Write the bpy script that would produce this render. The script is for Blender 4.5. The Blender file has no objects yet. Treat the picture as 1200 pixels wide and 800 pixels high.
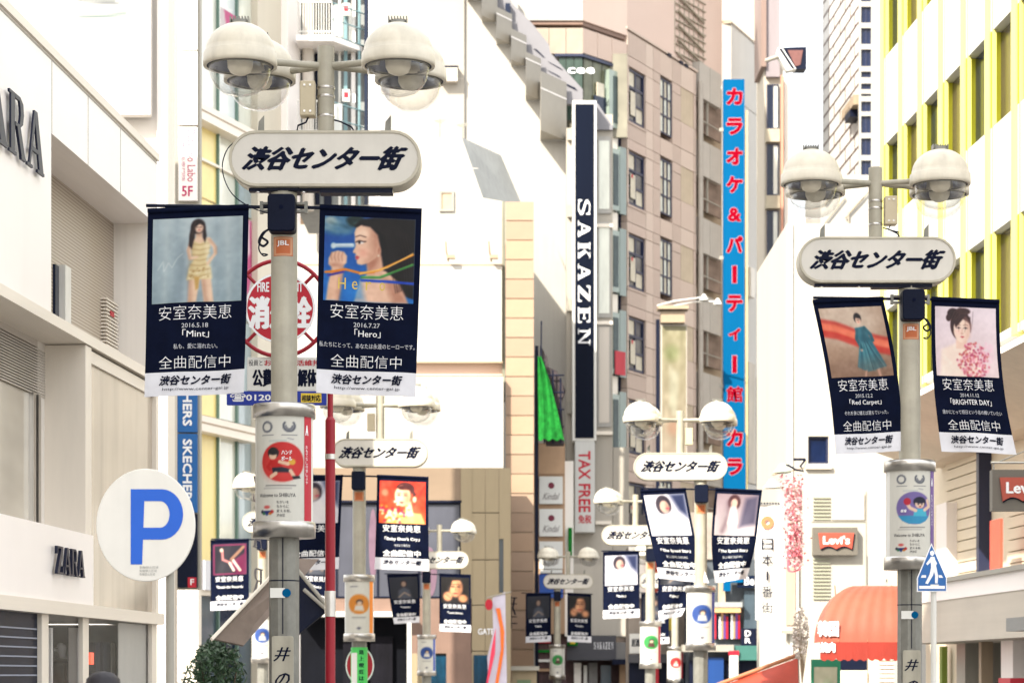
import bpy, math, random
import numpy as np
from mathutils import Vector, Matrix, noise as mnoise
random.seed(7); rng = np.random.default_rng(5)
SC = bpy.context.scene; COL = SC.collection

# ------------------------------------------------------------------ camera, sky, sun, exposure
FPX = 2833.33; HOR = 790.0; EYE = 1.45          # 85 mm lens on 36 mm, photograph 1200 px wide, horizon row
cam_d = bpy.data.cameras.new('camera'); cam = bpy.data.objects.new('camera', cam_d); COL.objects.link(cam)
cam_d.lens = 85; cam_d.sensor_width = 36; cam_d.shift_y = (HOR-400)/1200
cam_d.clip_start = 0.5; cam_d.clip_end = 3000
cam_d.dof.use_dof = True; cam_d.dof.focus_distance = 22.8; cam_d.dof.aperture_fstop = 3.4
cam.location = (0, 0, EYE); cam.rotation_euler = (math.radians(90), 0, 0)
SC.camera = cam
SUN_DIR = Vector((0.55, 0.80, -0.74)).normalized()          # the way the light travels
elev = math.asin(-SUN_DIR.z)
world = bpy.data.worlds.new("World"); SC.world = world; world.use_nodes = True
wn = world.node_tree; wn.nodes.clear()
w_out = wn.nodes.new('ShaderNodeOutputWorld'); w_bg = wn.nodes.new('ShaderNodeBackground')
w_sky = wn.nodes.new('ShaderNodeTexSky'); w_sky.sky_type = 'NISHITA'; w_sky.sun_disc = False
w_sky.sun_elevation = elev
w_sky.sun_rotation = math.atan2(-SUN_DIR.x, -SUN_DIR.y)
w_sky.air_density = 1.0; w_sky.dust_density = 4.0; w_sky.ozone_density = 0.6
w_mix = wn.nodes.new('ShaderNodeMix'); w_mix.data_type = 'RGBA'; w_mix.inputs[0].default_value = 0.62
w_mix.inputs[7].default_value = (12.3, 12.3, 12.1, 1)            # bright thin cloud veil over the blue
wn.links.new(w_sky.outputs[0], w_mix.inputs[6]); wn.links.new(w_mix.outputs[2], w_bg.inputs[0])
w_bg.inputs[1].default_value = 0.075
wn.links.new(w_bg.outputs[0], w_out.inputs[0])
sun_d = bpy.data.lights.new('sun', 'SUN'); sun_d.energy = 3.0; sun_d.angle = math.radians(0.6); sun_d.color = (1, 0.93, 0.80)
sun = bpy.data.objects.new('sun', sun_d); COL.objects.link(sun); sun.location = (-20, -10, 40)
sun.rotation_euler = SUN_DIR.to_track_quat('-Z', 'Y').to_euler()
SC.view_settings.view_transform = 'Standard'; SC.view_settings.look = 'None'
SC.view_settings.exposure = 1.85; SC.view_settings.gamma = 1
SC.render.engine = 'CYCLES'
SC.cycles.max_bounces = 6; SC.cycles.transparent_max_bounces = 12; SC.cycles.diffuse_bounces = 3; SC.cycles.glossy_bounces = 3
SC.cycles.transmission_bounces = 4

# ------------------------------------------------------------------ helpers
def ground_z(y): return -0.025*min(max(y, -40), 150)
def W(px, py, d): return Vector(((px-600)/FPX*d, d, EYE+(HOR-py)/FPX*d))
def s2l(c):
    c = c/255.0
    return c/12.92 if c <= 0.04045 else ((c+0.055)/1.055)**2.4
def S(r, g, b): return (s2l(r), s2l(g), s2l(b))

_mats = {}
def mat(name, col, rough=0.6, metal=0.0, var=0.10, scale=2.0, bump=0.0, streak=0.0, spec=0.4, detail=4, emit=0):
    if name in _mats: return _mats[name]
    m = bpy.data.materials.new(name); m.use_nodes = True; nt = m.node_tree; N = nt.nodes; L = nt.links
    b = N['Principled BSDF']
    b.inputs['Roughness'].default_value = rough; b.inputs['Metallic'].default_value = metal
    b.inputs['Specular IOR Level'].default_value = spec
    tc = N.new('ShaderNodeTexCoord')
    nz = N.new('ShaderNodeTexNoise'); nz.inputs['Scale'].default_value = scale; nz.inputs['Detail'].default_value = detail
    nz.inputs['Roughness'].default_value = 0.65
    L.new(tc.outputs['Object'], nz.inputs['Vector'])
    rp = N.new('ShaderNodeMapRange'); rp.inputs[1].default_value = 0.3; rp.inputs[2].default_value = 0.7
    rp.inputs[3].default_value = 1-var; rp.inputs[4].default_value = 1+var*0.6
    L.new(nz.outputs[0], rp.inputs[0])
    fac = rp.outputs[0]
    if streak > 0:
        mp = N.new('ShaderNodeMapping'); mp.inputs['Scale'].default_value = (6, 6, 0.35)
        L.new(tc.outputs['Object'], mp.inputs[0])
        n2 = N.new('ShaderNodeTexNoise'); n2.inputs['Scale'].default_value = 1.3; n2.inputs['Detail'].default_value = 5
        L.new(mp.outputs[0], n2.inputs['Vector'])
        r2 = N.new('ShaderNodeMapRange'); r2.inputs[1].default_value = 0.45; r2.inputs[2].default_value = 0.75
        r2.inputs[3].default_value = 1; r2.inputs[4].default_value = 1-streak
        L.new(n2.outputs[0], r2.inputs[0])
        mu = N.new('ShaderNodeMath'); mu.operation = 'MULTIPLY'
        L.new(rp.outputs[0], mu.inputs[0]); L.new(r2.outputs[0], mu.inputs[1]); fac = mu.outputs[0]
    mx = N.new('ShaderNodeVectorMath'); mx.operation = 'SCALE'; mx.inputs[0].default_value = col[:3]
    L.new(fac, mx.inputs['Scale']); L.new(mx.outputs[0], b.inputs['Base Color'])
    if bump > 0:
        bp = N.new('ShaderNodeBump'); bp.inputs['Strength'].default_value = bump; bp.inputs['Distance'].default_value = 0.01
        n3 = N.new('ShaderNodeTexNoise'); n3.inputs['Scale'].default_value = scale*18; n3.inputs['Detail'].default_value = 3
        L.new(tc.outputs['Object'], n3.inputs['Vector']); L.new(n3.outputs[0], bp.inputs['Height']); L.new(bp.outputs[0], b.inputs['Normal'])
    if emit > 0:
        L.new(mx.outputs[0], b.inputs['Emission Color']); b.inputs['Emission Strength'].default_value = emit
    _mats[name] = m; return m

def print_mat():
    if 'print' in _mats: return _mats['print']
    m = bpy.data.materials.new('print'); m.use_nodes = True; nt = m.node_tree
    a = nt.nodes.new('ShaderNodeAttribute'); a.attribute_name = 'Col'
    b = nt.nodes['Principled BSDF']; b.inputs['Roughness'].default_value = 0.55; b.inputs['Specular IOR Level'].default_value = 0.3
    nz = nt.nodes.new('ShaderNodeTexNoise'); nz.inputs['Scale'].default_value = 9
    mr = nt.nodes.new('ShaderNodeMapRange'); mr.inputs[3].default_value = 0.93; mr.inputs[4].default_value = 1.05
    sc = nt.nodes.new('ShaderNodeVectorMath'); sc.operation = 'SCALE'
    nt.links.new(nz.outputs[0], mr.inputs[0]); nt.links.new(a.outputs['Color'], sc.inputs[0]); nt.links.new(mr.outputs[0], sc.inputs['Scale'])
    nt.links.new(sc.outputs[0], b.inputs['Base Color']); _mats['print'] = m; return m

def glass_mat(name='clear_glass', tint=(1, 1, 1), gloss=0.16, rough=0.03, gmax=0.9):
    if name in _mats: return _mats[name]
    m = bpy.data.materials.new(name); m.use_nodes = True; nt = m.node_tree; N = nt.nodes; N.clear()
    o = N.new('ShaderNodeOutputMaterial'); t = N.new('ShaderNodeBsdfTransparent'); t.inputs[0].default_value = (*tint, 1)
    g = N.new('ShaderNodeBsdfGlossy'); g.inputs['Roughness'].default_value = rough
    lw = N.new('ShaderNodeLayerWeight'); lw.inputs[0].default_value = 0.35
    nz = N.new('ShaderNodeTexNoise'); nz.inputs['Scale'].default_value = 14; bp = N.new('ShaderNodeBump')
    bp.inputs['Strength'].default_value = 0.25; bp.inputs['Distance'].default_value = 0.01
    nt.links.new(nz.outputs[0], bp.inputs['Height']); nt.links.new(bp.outputs[0], g.inputs['Normal'])
    mr = N.new('ShaderNodeMapRange'); mr.inputs[3].default_value = gloss; mr.inputs[4].default_value = gmax
    nt.links.new(lw.outputs['Facing'], mr.inputs[0]); mx = N.new('ShaderNodeMixShader')
    nt.links.new(mr.outputs[0], mx.inputs[0]); nt.links.new(t.outputs[0], mx.inputs[1]); nt.links.new(g.outputs[0], mx.inputs[2])
    nt.links.new(mx.outputs[0], o.inputs[0]); _mats[name] = m; return m

# material palette ---------------------------------------------------------
NAVY = mat('navy_cloth', S(7, 14, 36), 0.85, var=0.25, scale=6, bump=0.1, spec=0.08)
NAVYINK = mat('navy_ink', S(6, 14, 38), 0.6, var=0.1, spec=0.1)
WHITECLOTH = mat('white_cloth', (0.62, 0.62, 0.66), 0.8, var=0.06, scale=8)
WHITEINK = mat('white_ink', (0.80, 0.80, 0.82), 0.6, var=0.05)
GREYINK = mat('grey_ink', (0.50, 0.51, 0.55), 0.6, var=0.05)
POLEPAINT = mat('beige_pole_paint', S(162, 157, 142), 0.5, var=0.16, scale=3, streak=0.22, bump=0.08)
LAMPPAINT = mat('lamp_paint', S(202, 195, 179), 0.45, var=0.12, scale=4, streak=0.16, bump=0.05)
SIGNRIM = mat('sign_rim_paint', S(172, 166, 150), 0.45, var=0.08, scale=4, streak=0.1)
SIGNFACE = mat('sign_face', S(193, 189, 181), 0.4, var=0.06, scale=2.5, streak=0.06)
STEEL = mat('brushed_steel', (0.55, 0.53, 0.50), 0.28, metal=1.0, var=0.15, scale=5, streak=0.15)
DARKMETAL = mat('dark_metal', S(12, 19, 40), 0.5, var=0.2, spec=0.15)
SPEAKER = mat('speaker_black', S(5, 13, 34), 0.6, var=0.2, bump=0.2, spec=0.12)
ORANGE = mat('orange_sticker', S(214, 120, 70), 0.5, var=0.1)
POSTGREY = mat('grey_post', S(128, 127, 120), 0.5, metal=0.25, var=0.28, scale=4, streak=0.25, bump=0.15)
BULB = mat('frosted_bulb', S(216, 208, 190), 0.5)
REFLECTOR = mat('reflector_dark', S(96, 102, 120), 0.35, metal=0.3)
PLASTIC = mat('beige_plastic_box', S(184, 172, 146), 0.5, var=0.1)
GLASSBOWL = glass_mat('clear_glass', (0.98, 0.985, 0.985), 0.03, gmax=0.55)
PANELWHITE = mat('panel_white', (0.66, 0.655, 0.62), 0.45, var=0.04)
RED = mat('sign_red', S(176, 22, 44), 0.45, var=0.08)
DEEPRED = mat('pole_red', S(150, 14, 36), 0.4, var=0.12, streak=0.1)
BLUE = mat('sign_blue', S(20, 92, 200), 0.4, var=0.06)
SKY_BLUE = mat('karaoke_blue', S(0, 80, 124), 0.6, var=0.06, spec=0.04)
WINDOWDARK = mat('dark_glass', S(14, 26, 50), 0.12, var=0.3, scale=0.7, spec=0.35)
WINDOWMID = mat('grey_glass', S(70, 84, 94), 0.12, var=0.4, scale=0.5, spec=0.5)
PRINT = print_mat()

def newobj(name, me, parent=None, label=None, kind=None):
    o = bpy.data.objects.new(name, me); COL.objects.link(o)
    if parent: o.parent = parent
    if label: o['label'] = label
    if kind: o['kind'] = kind
    return o
def thing(name, label, cat, loc=(0, 0, 0), rz=0, group=None):
    o = bpy.data.objects.new(name, None); COL.objects.link(o); o.location = loc; o.rotation_euler = (0, 0, rz)
    o.empty_display_size = 0.2
    o['label'] = label; o['category'] = cat
    if group: o['group'] = group
    return o

def smooth_path(pts, k=6):
    P = [Vector(p) for p in pts]; P = [P[0]*2-P[1]]+P+[P[-1]*2-P[-2]]; out = []
    for i in range(1, len(P)-2):
        for j in range(k):
            t = j/k; out.append(.5*((2*P[i])+(-P[i-1]+P[i+1])*t+(2*P[i-1]-5*P[i]+4*P[i+1]-P[i+2])*t*t+(-P[i-1]+3*P[i]-3*P[i+1]+P[i+2])*t**3))
    return out+[P[-2]]

class MB:
    def __init__(s): s.v = []; s.f = []; s.m = []; s.sm = []
    def add(s, vs, fs, mi=0, smooth=False):
        b = len(s.v); s.v += [tuple(v) for v in vs]
        for f in fs: s.f.append([b+i for i in f]); s.m.append(mi); s.sm.append(smooth)
        return s
    def box(s, x0, x1, y0, y1, z0, z1, mi=0):
        v = [(x0,y0,z0),(x1,y0,z0),(x1,y1,z0),(x0,y1,z0),(x0,y0,z1),(x1,y0,z1),(x1,y1,z1),(x0,y1,z1)]
        return s.add(v, [(0,3,2,1),(4,5,6,7),(0,1,5,4),(1,2,6,5),(2,3,7,6),(3,0,4,7)], mi)
    def cbox(s, cx, cy, cz, sx, sy, sz, mi=0, rot=None):
        b = len(s.v); s.box(-sx/2, sx/2, -sy/2, sy/2, -sz/2, sz/2, mi)
        for i in range(b, len(s.v)):
            p = Vector(s.v[i]);
            if rot: p = rot @ p
            s.v[i] = (p.x+cx, p.y+cy, p.z+cz)
        return s
    def rbox(s, x0, x1, y0, y1, z0, z1, r, mi=0, n=3, bev=0.0):      # rounded rectangle in xz pushed through y, small chamfer
        pts = []
        for cx, cz, a0 in ((x1-r, z1-r, 0), (x0+r, z1-r, 90), (x0+r, z0+r, 180), (x1-r, z0+r, 270)):
            for k in range(n+1):
                a = math.radians(a0+90*k/n); pts.append((cx+r*math.cos(a), cz+r*math.sin(a)))
        return s.prism(pts, y0, y1, mi, bev)
    def prism(s, pts, y0, y1, mi=0, bev=0.0, smooth=False):
        n = len(pts); cx = sum(p[0] for p in pts)/n; cz = sum(p[1] for p in pts)/n
        ar = sum(pts[i][0]*pts[(i+1)%n][1]-pts[(i+1)%n][0]*pts[i][1] for i in range(n))
        if ar < 0: pts = pts[::-1]
        rings = []
        def ring(y, inset):
            out = []
            for i in range(n):
                p = Vector((pts[i][0], pts[i][1])); a = Vector(pts[i-1]); b = Vector(pts[(i+1) % n])
                if inset:
                    e1 = (p-a); e2 = (b-p)
                    n1 = Vector((-e1.y, e1.x)); n2 = Vector((-e2.y, e2.x))
                    if n1.length > 0: n1.normalize()
                    if n2.length > 0: n2.normalize()
                    nn = n1+n2
                    if nn.length > 1e-6:
                        nn.normalize(); p = p+nn*inset
                out.append((p.x, y, p.y))
            return out
        if bev > 0: rings = [ring(y0, bev), ring(y0+bev, 0), ring(y1-bev, 0), ring(y1, bev)]
        else: rings = [ring(y0, 0), ring(y1, 0)]
        vs = [v for r in rings for v in r]; fs = []
        for k in range(len(rings)-1):
            for i in range(n):
                j = (i+1) % n; fs.append((k*n+i, k*n+n+i, k*n+n+j, k*n+j))
        s.add(vs, fs, mi, smooth)
        s.add(rings[0], [list(range(n))], mi); s.add(rings[-1], [list(range(n))[::-1]], mi)
        return s
    def lathe(s, prof, cx=0, cy=0, cz=0, n=24, mi=0, smooth=True, sx=1, sy=1):
        vs = []; fs = []
        for (r, z) in prof:
            for k in range(n):
                a = 2*math.pi*k/n; vs.append((cx+r*sx*math.cos(a), cy+r*sy*math.sin(a), cz+z))
        for i in range(len(prof)-1):
            for k in range(n):
                j = (k+1) % n; fs.append((i*n+k, i*n+j, (i+1)*n+j, (i+1)*n+k))
        return s.add(vs, fs, mi, smooth)
    def cyl(s, x, y, z0, z1, r, n=20, mi=0, r2=None):
        r2 = r if r2 is None else r2
        s.lathe([(r, z0), (r2, z1)], x, y, 0, n, mi)
        s.lathe([(0.0001, z0), (r, z0)], x, y, 0, n, mi, False); s.lathe([(r2, z1), (0.0001, z1)], x, y, 0, n, mi, False)
        return s
    def tube(s, pts, r, n=8, mi=0, cap=True):
        pts = [Vector(p) for p in pts]; rings = []; rr = r if isinstance(r, (list, tuple)) else [r]*len(pts)
        up = None
        for i, p in enumerate(pts):
            t = (pts[min(i+1, len(pts)-1)]-pts[max(i-1, 0)])
            if t.length < 1e-9: t = Vector((0, 0, 1))
            t.normalize()
            if up is None: up = Vector((0, 0, 1)) if abs(t.z) < 0.9 else Vector((0, 1, 0))
            a = t.cross(up)
            if a.length < 1e-4: a = t.cross(Vector((1, 0, 0)))
            a.normalize(); b = t.cross(a); b.normalize(); up = -b if False else up
            rings.append([p+(a*math.cos(2*math.pi*k/n)+b*math.sin(2*math.pi*k/n))*rr[i] for k in range(n)])
        vs = [v for q in rings for v in q]; fs = []
        for i in range(len(pts)-1):
            for k in range(n):
                j = (k+1) % n; fs.append((i*n+k, i*n+j, (i+1)*n+j, (i+1)*n+k))
        s.add(vs, fs, mi, True)
        if cap: s.add(rings[0], [list(range(n))[::-1]], mi); s.add(rings[-1], [list(range(n))], mi)
        return s
    def mesh(s, mats):
        me = bpy.data.meshes.new('m'); me.from_pydata(s.v, [], s.f)
        if not isinstance(mats, (list, tuple)): mats = [mats]
        for m in mats: me.materials.append(m)
        me.polygons.foreach_set('material_index', s.m); me.polygons.foreach_set('use_smooth', s.sm); me.update()
        return me
    def build(s, name, mats, parent=None, label=None, kind=None):
        return newobj(name, s.mesh(mats), parent, label, kind)

# lettering ---------------------------------------------------------------
_txt = {}
def text_tris(body, bold=0.0, res=2):
    """vertices and faces of a line of lettering, scaled to 0..1 in x and z"""
    k = (body, bold, res)
    if k in _txt: return _txt[k]
    c = bpy.data.curves.new('t', 'FONT'); c.body = body; c.resolution_u = res; c.offset = bold; c.fill_mode = 'FRONT'
    o = bpy.data.objects.new('t', c); COL.objects.link(o); bpy.context.view_layer.update()
    m = bpy.data.meshes.new_from_object(o)
    vs = [(v.co.x, v.co.y) for v in m.vertices]; fs = [tuple(p.vertices) for p in m.polygons]
    bpy.data.objects.remove(o); bpy.data.curves.remove(c); bpy.data.meshes.remove(m)
    x0 = min(v[0] for v in vs); x1 = max(v[0] for v in vs); y0 = min(v[1] for v in vs); y1 = max(v[1] for v in vs)
    w = max(x1-x0, 1e-5); h = max(y1-y0, 1e-5)
    r = ([((x-x0)/w, (y-y0)/h) for x, y in vs], fs, w/h); _txt[k] = r; return r
def text_on(mb, body, x0, x1, z0, z1, warp, bold=0.0, shear=0.0, mi=0, vertical=False, rot=0):
    vs, fs, asp = text_tris(body, (-0.013 if bold < 0 else 0.0) if bold < 0.03 else 0.008)
    sh = shear*(z1-z0); hh = (x1-x0) if rot == -90 else (z1-z0)
    w = max(0, bold-0.012)*hh if bold >= 0.03 else 0
    for k, (ox, oz) in enumerate([(0, 0)] if not w else [(-w, 0), (w, 0), (0, w*.6), (0, -w*.6)]):
        out = []
        for u, v in vs:
            if rot == -90: x, z = x0+w+(x1-x0-2*w)*v, z1-w-(z1-z0-2*w)*u        # reads downwards
            else: x, z = x0+w+(x1-x0-sh-2*w)*u+sh*v, z0+(z1-z0)*v
            p = warp(x+ox, z+oz); out.append((p[0], p[1]-0.0004*k, p[2]))
        mb.add(out, fs, mi)
def text_col(mb, body, xc, z1, size, pitch, warp, bold=0.0, mi=0, w=None, shear=0.0):   # one character under another
    for i, ch in enumerate(body):
        vs, fs, asp = text_tris(ch, 0.0 if bold < 0.03 else 0.008)
        ww = (w or size); hh = size; e = max(0, bold-.012)*size if bold >= .03 else 0
        if ch in 'ー一': ww = size*0.16; hh = size*0.8; fs2 = None
        zc = z1-pitch*(i+0.5)
        if ch == 'ー':
            vs = [(0, 0), (1, 0), (1, 1), (0, 1)]; fs = [(0, 1, 2, 3)]
        if ch in '・': ww = hh = size*0.2
        if ch in 'ィァ': ww *= 0.75; hh *= 0.75
        for k, ox in enumerate([0] if not e else [-e, 0, e]):
            q = [warp(xc-ww/2+ww*u+shear*(v-.5)*hh+ox, zc-hh/2+hh*v) for u, v in vs]
            mb.add([(p[0], p[1]-0.0006*k, p[2]) for p in q], fs, mi)

SERIF = {  # slab/serif capitals on a 0..1 box: list of convex polygons
 'Z': [[(0.02,.93),(.95,.93),(.95,1),(.02,1)],[(.02,.72),(.10,.72),(.14,.93),(.02,.93)],[(.62,.93),(.95,.93),(.36,.07),(.02,.07)],[(.02,0),(.98,0),(.98,.07),(.02,.07)],[(.86,.07),(.98,.07),(.98,.3),(.92,.3)]],
 'A': [[(.42,1),(.56,1),(.20,0.04),(.12,0.04)],[(.42,1),(.60,1),(.96,.04),(.72,.04)],[(.24,.30),(.78,.30),(.76,.37),(.27,.37)],[(0,0),(.32,0),(.32,.05),(0,.05)],[(.60,0),(1,0),(1,.05),(.60,.05)]],
 'R': [[(.10,.04),(.34,.04),(.34,.96),(.10,.96)],[(0,0),(.44,0),(.44,.05),(0,.05)],[(0,.95),(.36,.95),(.36,1),(0,1)],[(.34,.93),(.62,.93),(.66,1),(.34,1)],[(.62,.93),(.66,1),(.84,.92),(.66,.84)],[(.66,.84),(.84,.92),(.88,.75),(.68,.72)],[(.68,.72),(.88,.75),(.82,.58),(.64,.60)],[(.64,.60),(.82,.58),(.62,.48),(.60,.54)],[(.34,.48),(.62,.48),(.62,.54),(.34,.54)],[(.44,.50),(.66,.50),(.96,.04),(.72,.04)],[(.72,0),(1,0),(1,.05),(.70,.05)]],
 'S': [[(.86,.68),(.94,.68),(.94,1),(.86,1)],[(.30,1),(.70,1),(.86,.90),(.86,.84),(.66,.93),(.36,.93)],[(.30,1),(.36,.93),(.26,.82),(.04,.80)],[(.04,.80),(.26,.82),(.30,.68),(.10,.60)],[(.10,.60),(.30,.68),(.92,.42),(.70,.34)],[(.70,.34),(.92,.42),(.98,.22),(.74,.2)],[(.74,.2),(.98,.22),(.70,0),(.62,.07)],[(.70,0),(.62,.07),(.32,.07),(.30,0)],[(.30,0),(.32,.07),(.14,.18),(.10,.10)],[(.04,0),(.13,0),(.13,.33),(.04,.33)]],
 'K': [[(.10,.04),(.36,.04),(.36,.96),(.10,.96)],[(0,0),(.46,0),(.46,.05),(0,.05)],[(0,.95),(.46,.95),(.46,1),(0,1)],[(.36,.40),(.40,.50),(.86,.95),(.74,.95)],[(.60,.95),(.98,.95),(.98,1),(.60,1)],[(.46,.56),(.64,.66),(.98,.04),(.70,.04)],[(.60,0),(1,0),(1,.05),(.60,.05)]],
 'E': [[(.10,.04),(.36,.04),(.36,.96),(.10,.96)],[(0,0),(.95,0),(.95,.07),(0,.07)],[(0,.93),(.92,.93),(.92,1),(0,1)],[(.36,.47),(.70,.47),(.70,.54),(.36,.54)],[(.64,.38),(.72,.38),(.72,.63),(.64,.63)],[(.84,.72),(.92,.72),(.92,.93),(.80,.93)],[(.87,.07),(.95,.07),(.95,.30),(.87,.30)]],
 'N': [[(.12,.04),(.20,.04),(.20,.96),(.12,.96)],[(.80,.04),(.88,.04),(.88,1),(.80,1)],[(.10,1),(.32,1),(.88,0),(.78,0)],[(0,0),(.34,0),(.34,.05),(0,.05)],[(0,.95),(.30,.95),(.26,1),(0,1)],[(.66,.95),(1,.95),(1,1),(.66,1)]]}
def serif(mb, ch, x0, x1, z0, z1, place, thick=0.0, mi=0, down=False, mirror=False):
    """place(x,z,y) -> point; thick extrudes towards +y"""
    for k, poly in enumerate(SERIF[ch]):
        q = []
        ar = sum(poly[i][0]*poly[(i+1) % len(poly)][1]-poly[(i+1) % len(poly)][0]*poly[i][1] for i in range(len(poly)))
        pp = poly if ar > 0 else poly[::-1]
        for u, v in pp:
            if mirror: u = 1-u
            if down: q.append((x0+(x1-x0)*v, z1-(z1-z0)*u))
            else: q.append((x0+(x1-x0)*u, z0+(z1-z0)*v))
        n = len(q); e = 0.0006*k
        f = [place(x, z, -e) for x, z in q]
        mb.add(f, [list(range(n))], mi)
        if thick:
            b = [place(x, z, thick) for x, z in q]
            mb.add(f+b, [(i, i+n, (i+1) % n+n, (i+1) % n) for i in range(n)], mi)

# painted pictures: an array of print colours laid on a fine grid of faces -------------------------
class Pic:
    def __init__(s, nx, ny, top, bot=None, asp=None):
        s.nx, s.ny = nx, ny; s.asp = asp or nx/ny
        s.X, s.Y = np.meshgrid((np.arange(nx)+.0)/(nx-1), (np.arange(ny)+.0)/(ny-1)); s.px = 1.0/nx
        t = np.array(top, float); b = np.array(bot if bot else top, float)
        s.a = t[None, None, :]*(1-s.Y[..., None])+b[None, None, :]*s.Y[..., None]
    def put(s, mask, col):
        m = np.clip(mask, 0, 1)[..., None]; s.a = s.a*(1-m)+np.array(col, float)*m; return s
    def ell(s, cx, cy, rx, ry, col, rot=0, soft=1.2, al=1):
        c, n = math.cos(math.radians(rot)), math.sin(math.radians(rot))
        dx = (s.X-cx); dy = (s.Y-cy)/s.asp
        u = (dx*c+dy*n)/rx; v = (-dx*n+dy*c)/(ry/s.asp)
        r = np.sqrt(u*u+v*v); k = min(rx, ry/s.asp)/(soft*s.px)
        return s.put(((1-r)*k+.5)*al if al == 1 else np.clip((1-r)*k+.5, 0, 1)*al, col)
    def poly(s, pts, col, soft=1.0, al=1):
        n = len(pts); ins = np.zeros(s.X.shape, bool); dmin = np.full(s.X.shape, 9.)
        for i in range(n):
            x1, y1 = pts[i]; x2, y2 = pts[(i+1) % n]
            c = ((y1 > s.Y) != (y2 > s.Y)) & (s.X < (x2-x1)*(s.Y-y1)/((y2-y1) or 1e-9)+x1); ins ^= c
            dmin = np.minimum(dmin, s._seg(x1, y1, x2, y2))
        d = np.where(ins, dmin, -dmin)
        return s.put(np.clip(d/(soft*s.px)+.5, 0, 1)*al, col)
    def _seg(s, x1, y1, x2, y2):
        ax, ay = x2-x1, (y2-y1)/s.asp; L = ax*ax+ay*ay+1e-12
        t = np.clip(((s.X-x1)*ax+(s.Y-y1)/s.asp*ay)/L, 0, 1)
        return np.hypot(s.X-x1-t*ax, (s.Y-y1)/s.asp-t*ay)
    def line(s, pts, w, col, w2=None, soft=1.0, al=1):
        m = np.zeros(s.X.shape); n = len(pts)-1
        for i in range(n):
            a, b = pts[i], pts[i+1]; ax, ay = b[0]-a[0], (b[1]-a[1])/s.asp; L = ax*ax+ay*ay+1e-12
            t = np.clip(((s.X-a[0])*ax+(s.Y-a[1])/s.asp*ay)/L, 0, 1)
            d = np.hypot(s.X-a[0]-t*ax, (s.Y-a[1])/s.asp-t*ay)
            wa = w+((w2 if w2 is not None else w)-w)*(i+t)/n
            m = np.maximum(m, np.clip((wa/2-d)/(soft*s.px)+.5, 0, 1))
        return s.put(m*al, col)
    def grain(s, amt, k=6):
        g = rng.normal(0, 1, (s.ny//k+2, s.nx//k+2)); yi = s.Y*(s.ny//k); xi = s.X*(s.nx//k)
        y0 = yi.astype(int); x0 = xi.astype(int); fy = yi-y0; fx = xi-x0
        v = g[y0, x0]*(1-fy)*(1-fx)+g[y0+1, x0]*fy*(1-fx)+g[y0, x0+1]*(1-fy)*fx+g[y0+1, x0+1]*fy*fx
        s.a = np.clip(s.a+(v*amt)[..., None], 0, 255); return s
    def build(s, name, x0, x1, z0, z1, warp, parent=None, label=None):
        nx, ny = s.nx, s.ny
        vs = [warp(x0+(x1-x0)*i/(nx-1), z1-(z1-z0)*j/(ny-1)) for j in range(ny) for i in range(nx)]
        idx = np.arange(nx*ny).reshape(ny, nx)
        fs = np.stack([idx[1:, :-1], idx[1:, 1:], idx[:-1, 1:], idx[:-1, :-1]], -1).reshape(-1, 4).tolist()
        me = bpy.data.meshes.new('m'); me.from_pydata([tuple(v) for v in vs], [], fs); me.materials.append(PRINT)
        me.polygons.foreach_set('use_smooth', [True]*len(fs))
        c = np.clip(s.a.reshape(-1, 3)/255, 0, 1); c = np.where(c <= 0.04045, c/12.92, ((c+0.055)/1.055)**2.4)*0.66
        at = me.color_attributes.new('Col', 'FLOAT_COLOR', 'POINT')
        at.data.foreach_set('color', np.hstack([c, np.ones((len(c), 1))]).astype(np.float32).ravel())
        return newobj(name, me, parent, label)

# facades: local x along the front, local y into the building, z up ---------------------------------
class Fac:
    def __init__(s, px0, d0, vp=None, ref=None):
        s.p0 = Vector(((px0-600)/FPX*d0, d0)); s.ref = ref if ref is not None else px0
        if vp is None: u = Vector((1, 0))
        else:
            u = Vector(((vp-600)/FPX, 1.0)); u.normalize()
            if vp < px0: u = -u
        s.u = u; s.a = math.atan2(u.y, u.x); s.n = Vector((-math.sin(s.a), math.cos(s.a)))
    def hit(s, px, y=0):
        q = s.p0+s.n*y; r = Vector(((px-600)/FPX, 1.0))
        t = q.dot(s.n)/r.dot(s.n); return t, r*t
    def U(s, px, y=0): t, p = s.hit(px, y); return (p-s.p0).dot(s.u)
    def Z(s, py, px=None, y=0):
        t, p = s.hit(s.ref if px is None else px, y); return EYE+(HOR-py)/FPX*t
    def warp(s, off=0.0): return lambda x, z: (x, -off, z)

_unit = {}
def unit_box(m):
    if m.name not in _unit: _unit[m.name] = MB().box(0, 1, 0, 1, 0, 1).mesh(m)
    return _unit[m.name]
def piece(name, m, x0, x1, y0, y1, z0, z1, parent, label=None):
    o = newobj(name, unit_box(m), parent, label); o.location = (x0, y0, z0); o.scale = (x1-x0, y1-y0, z1-z0); return o

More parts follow.
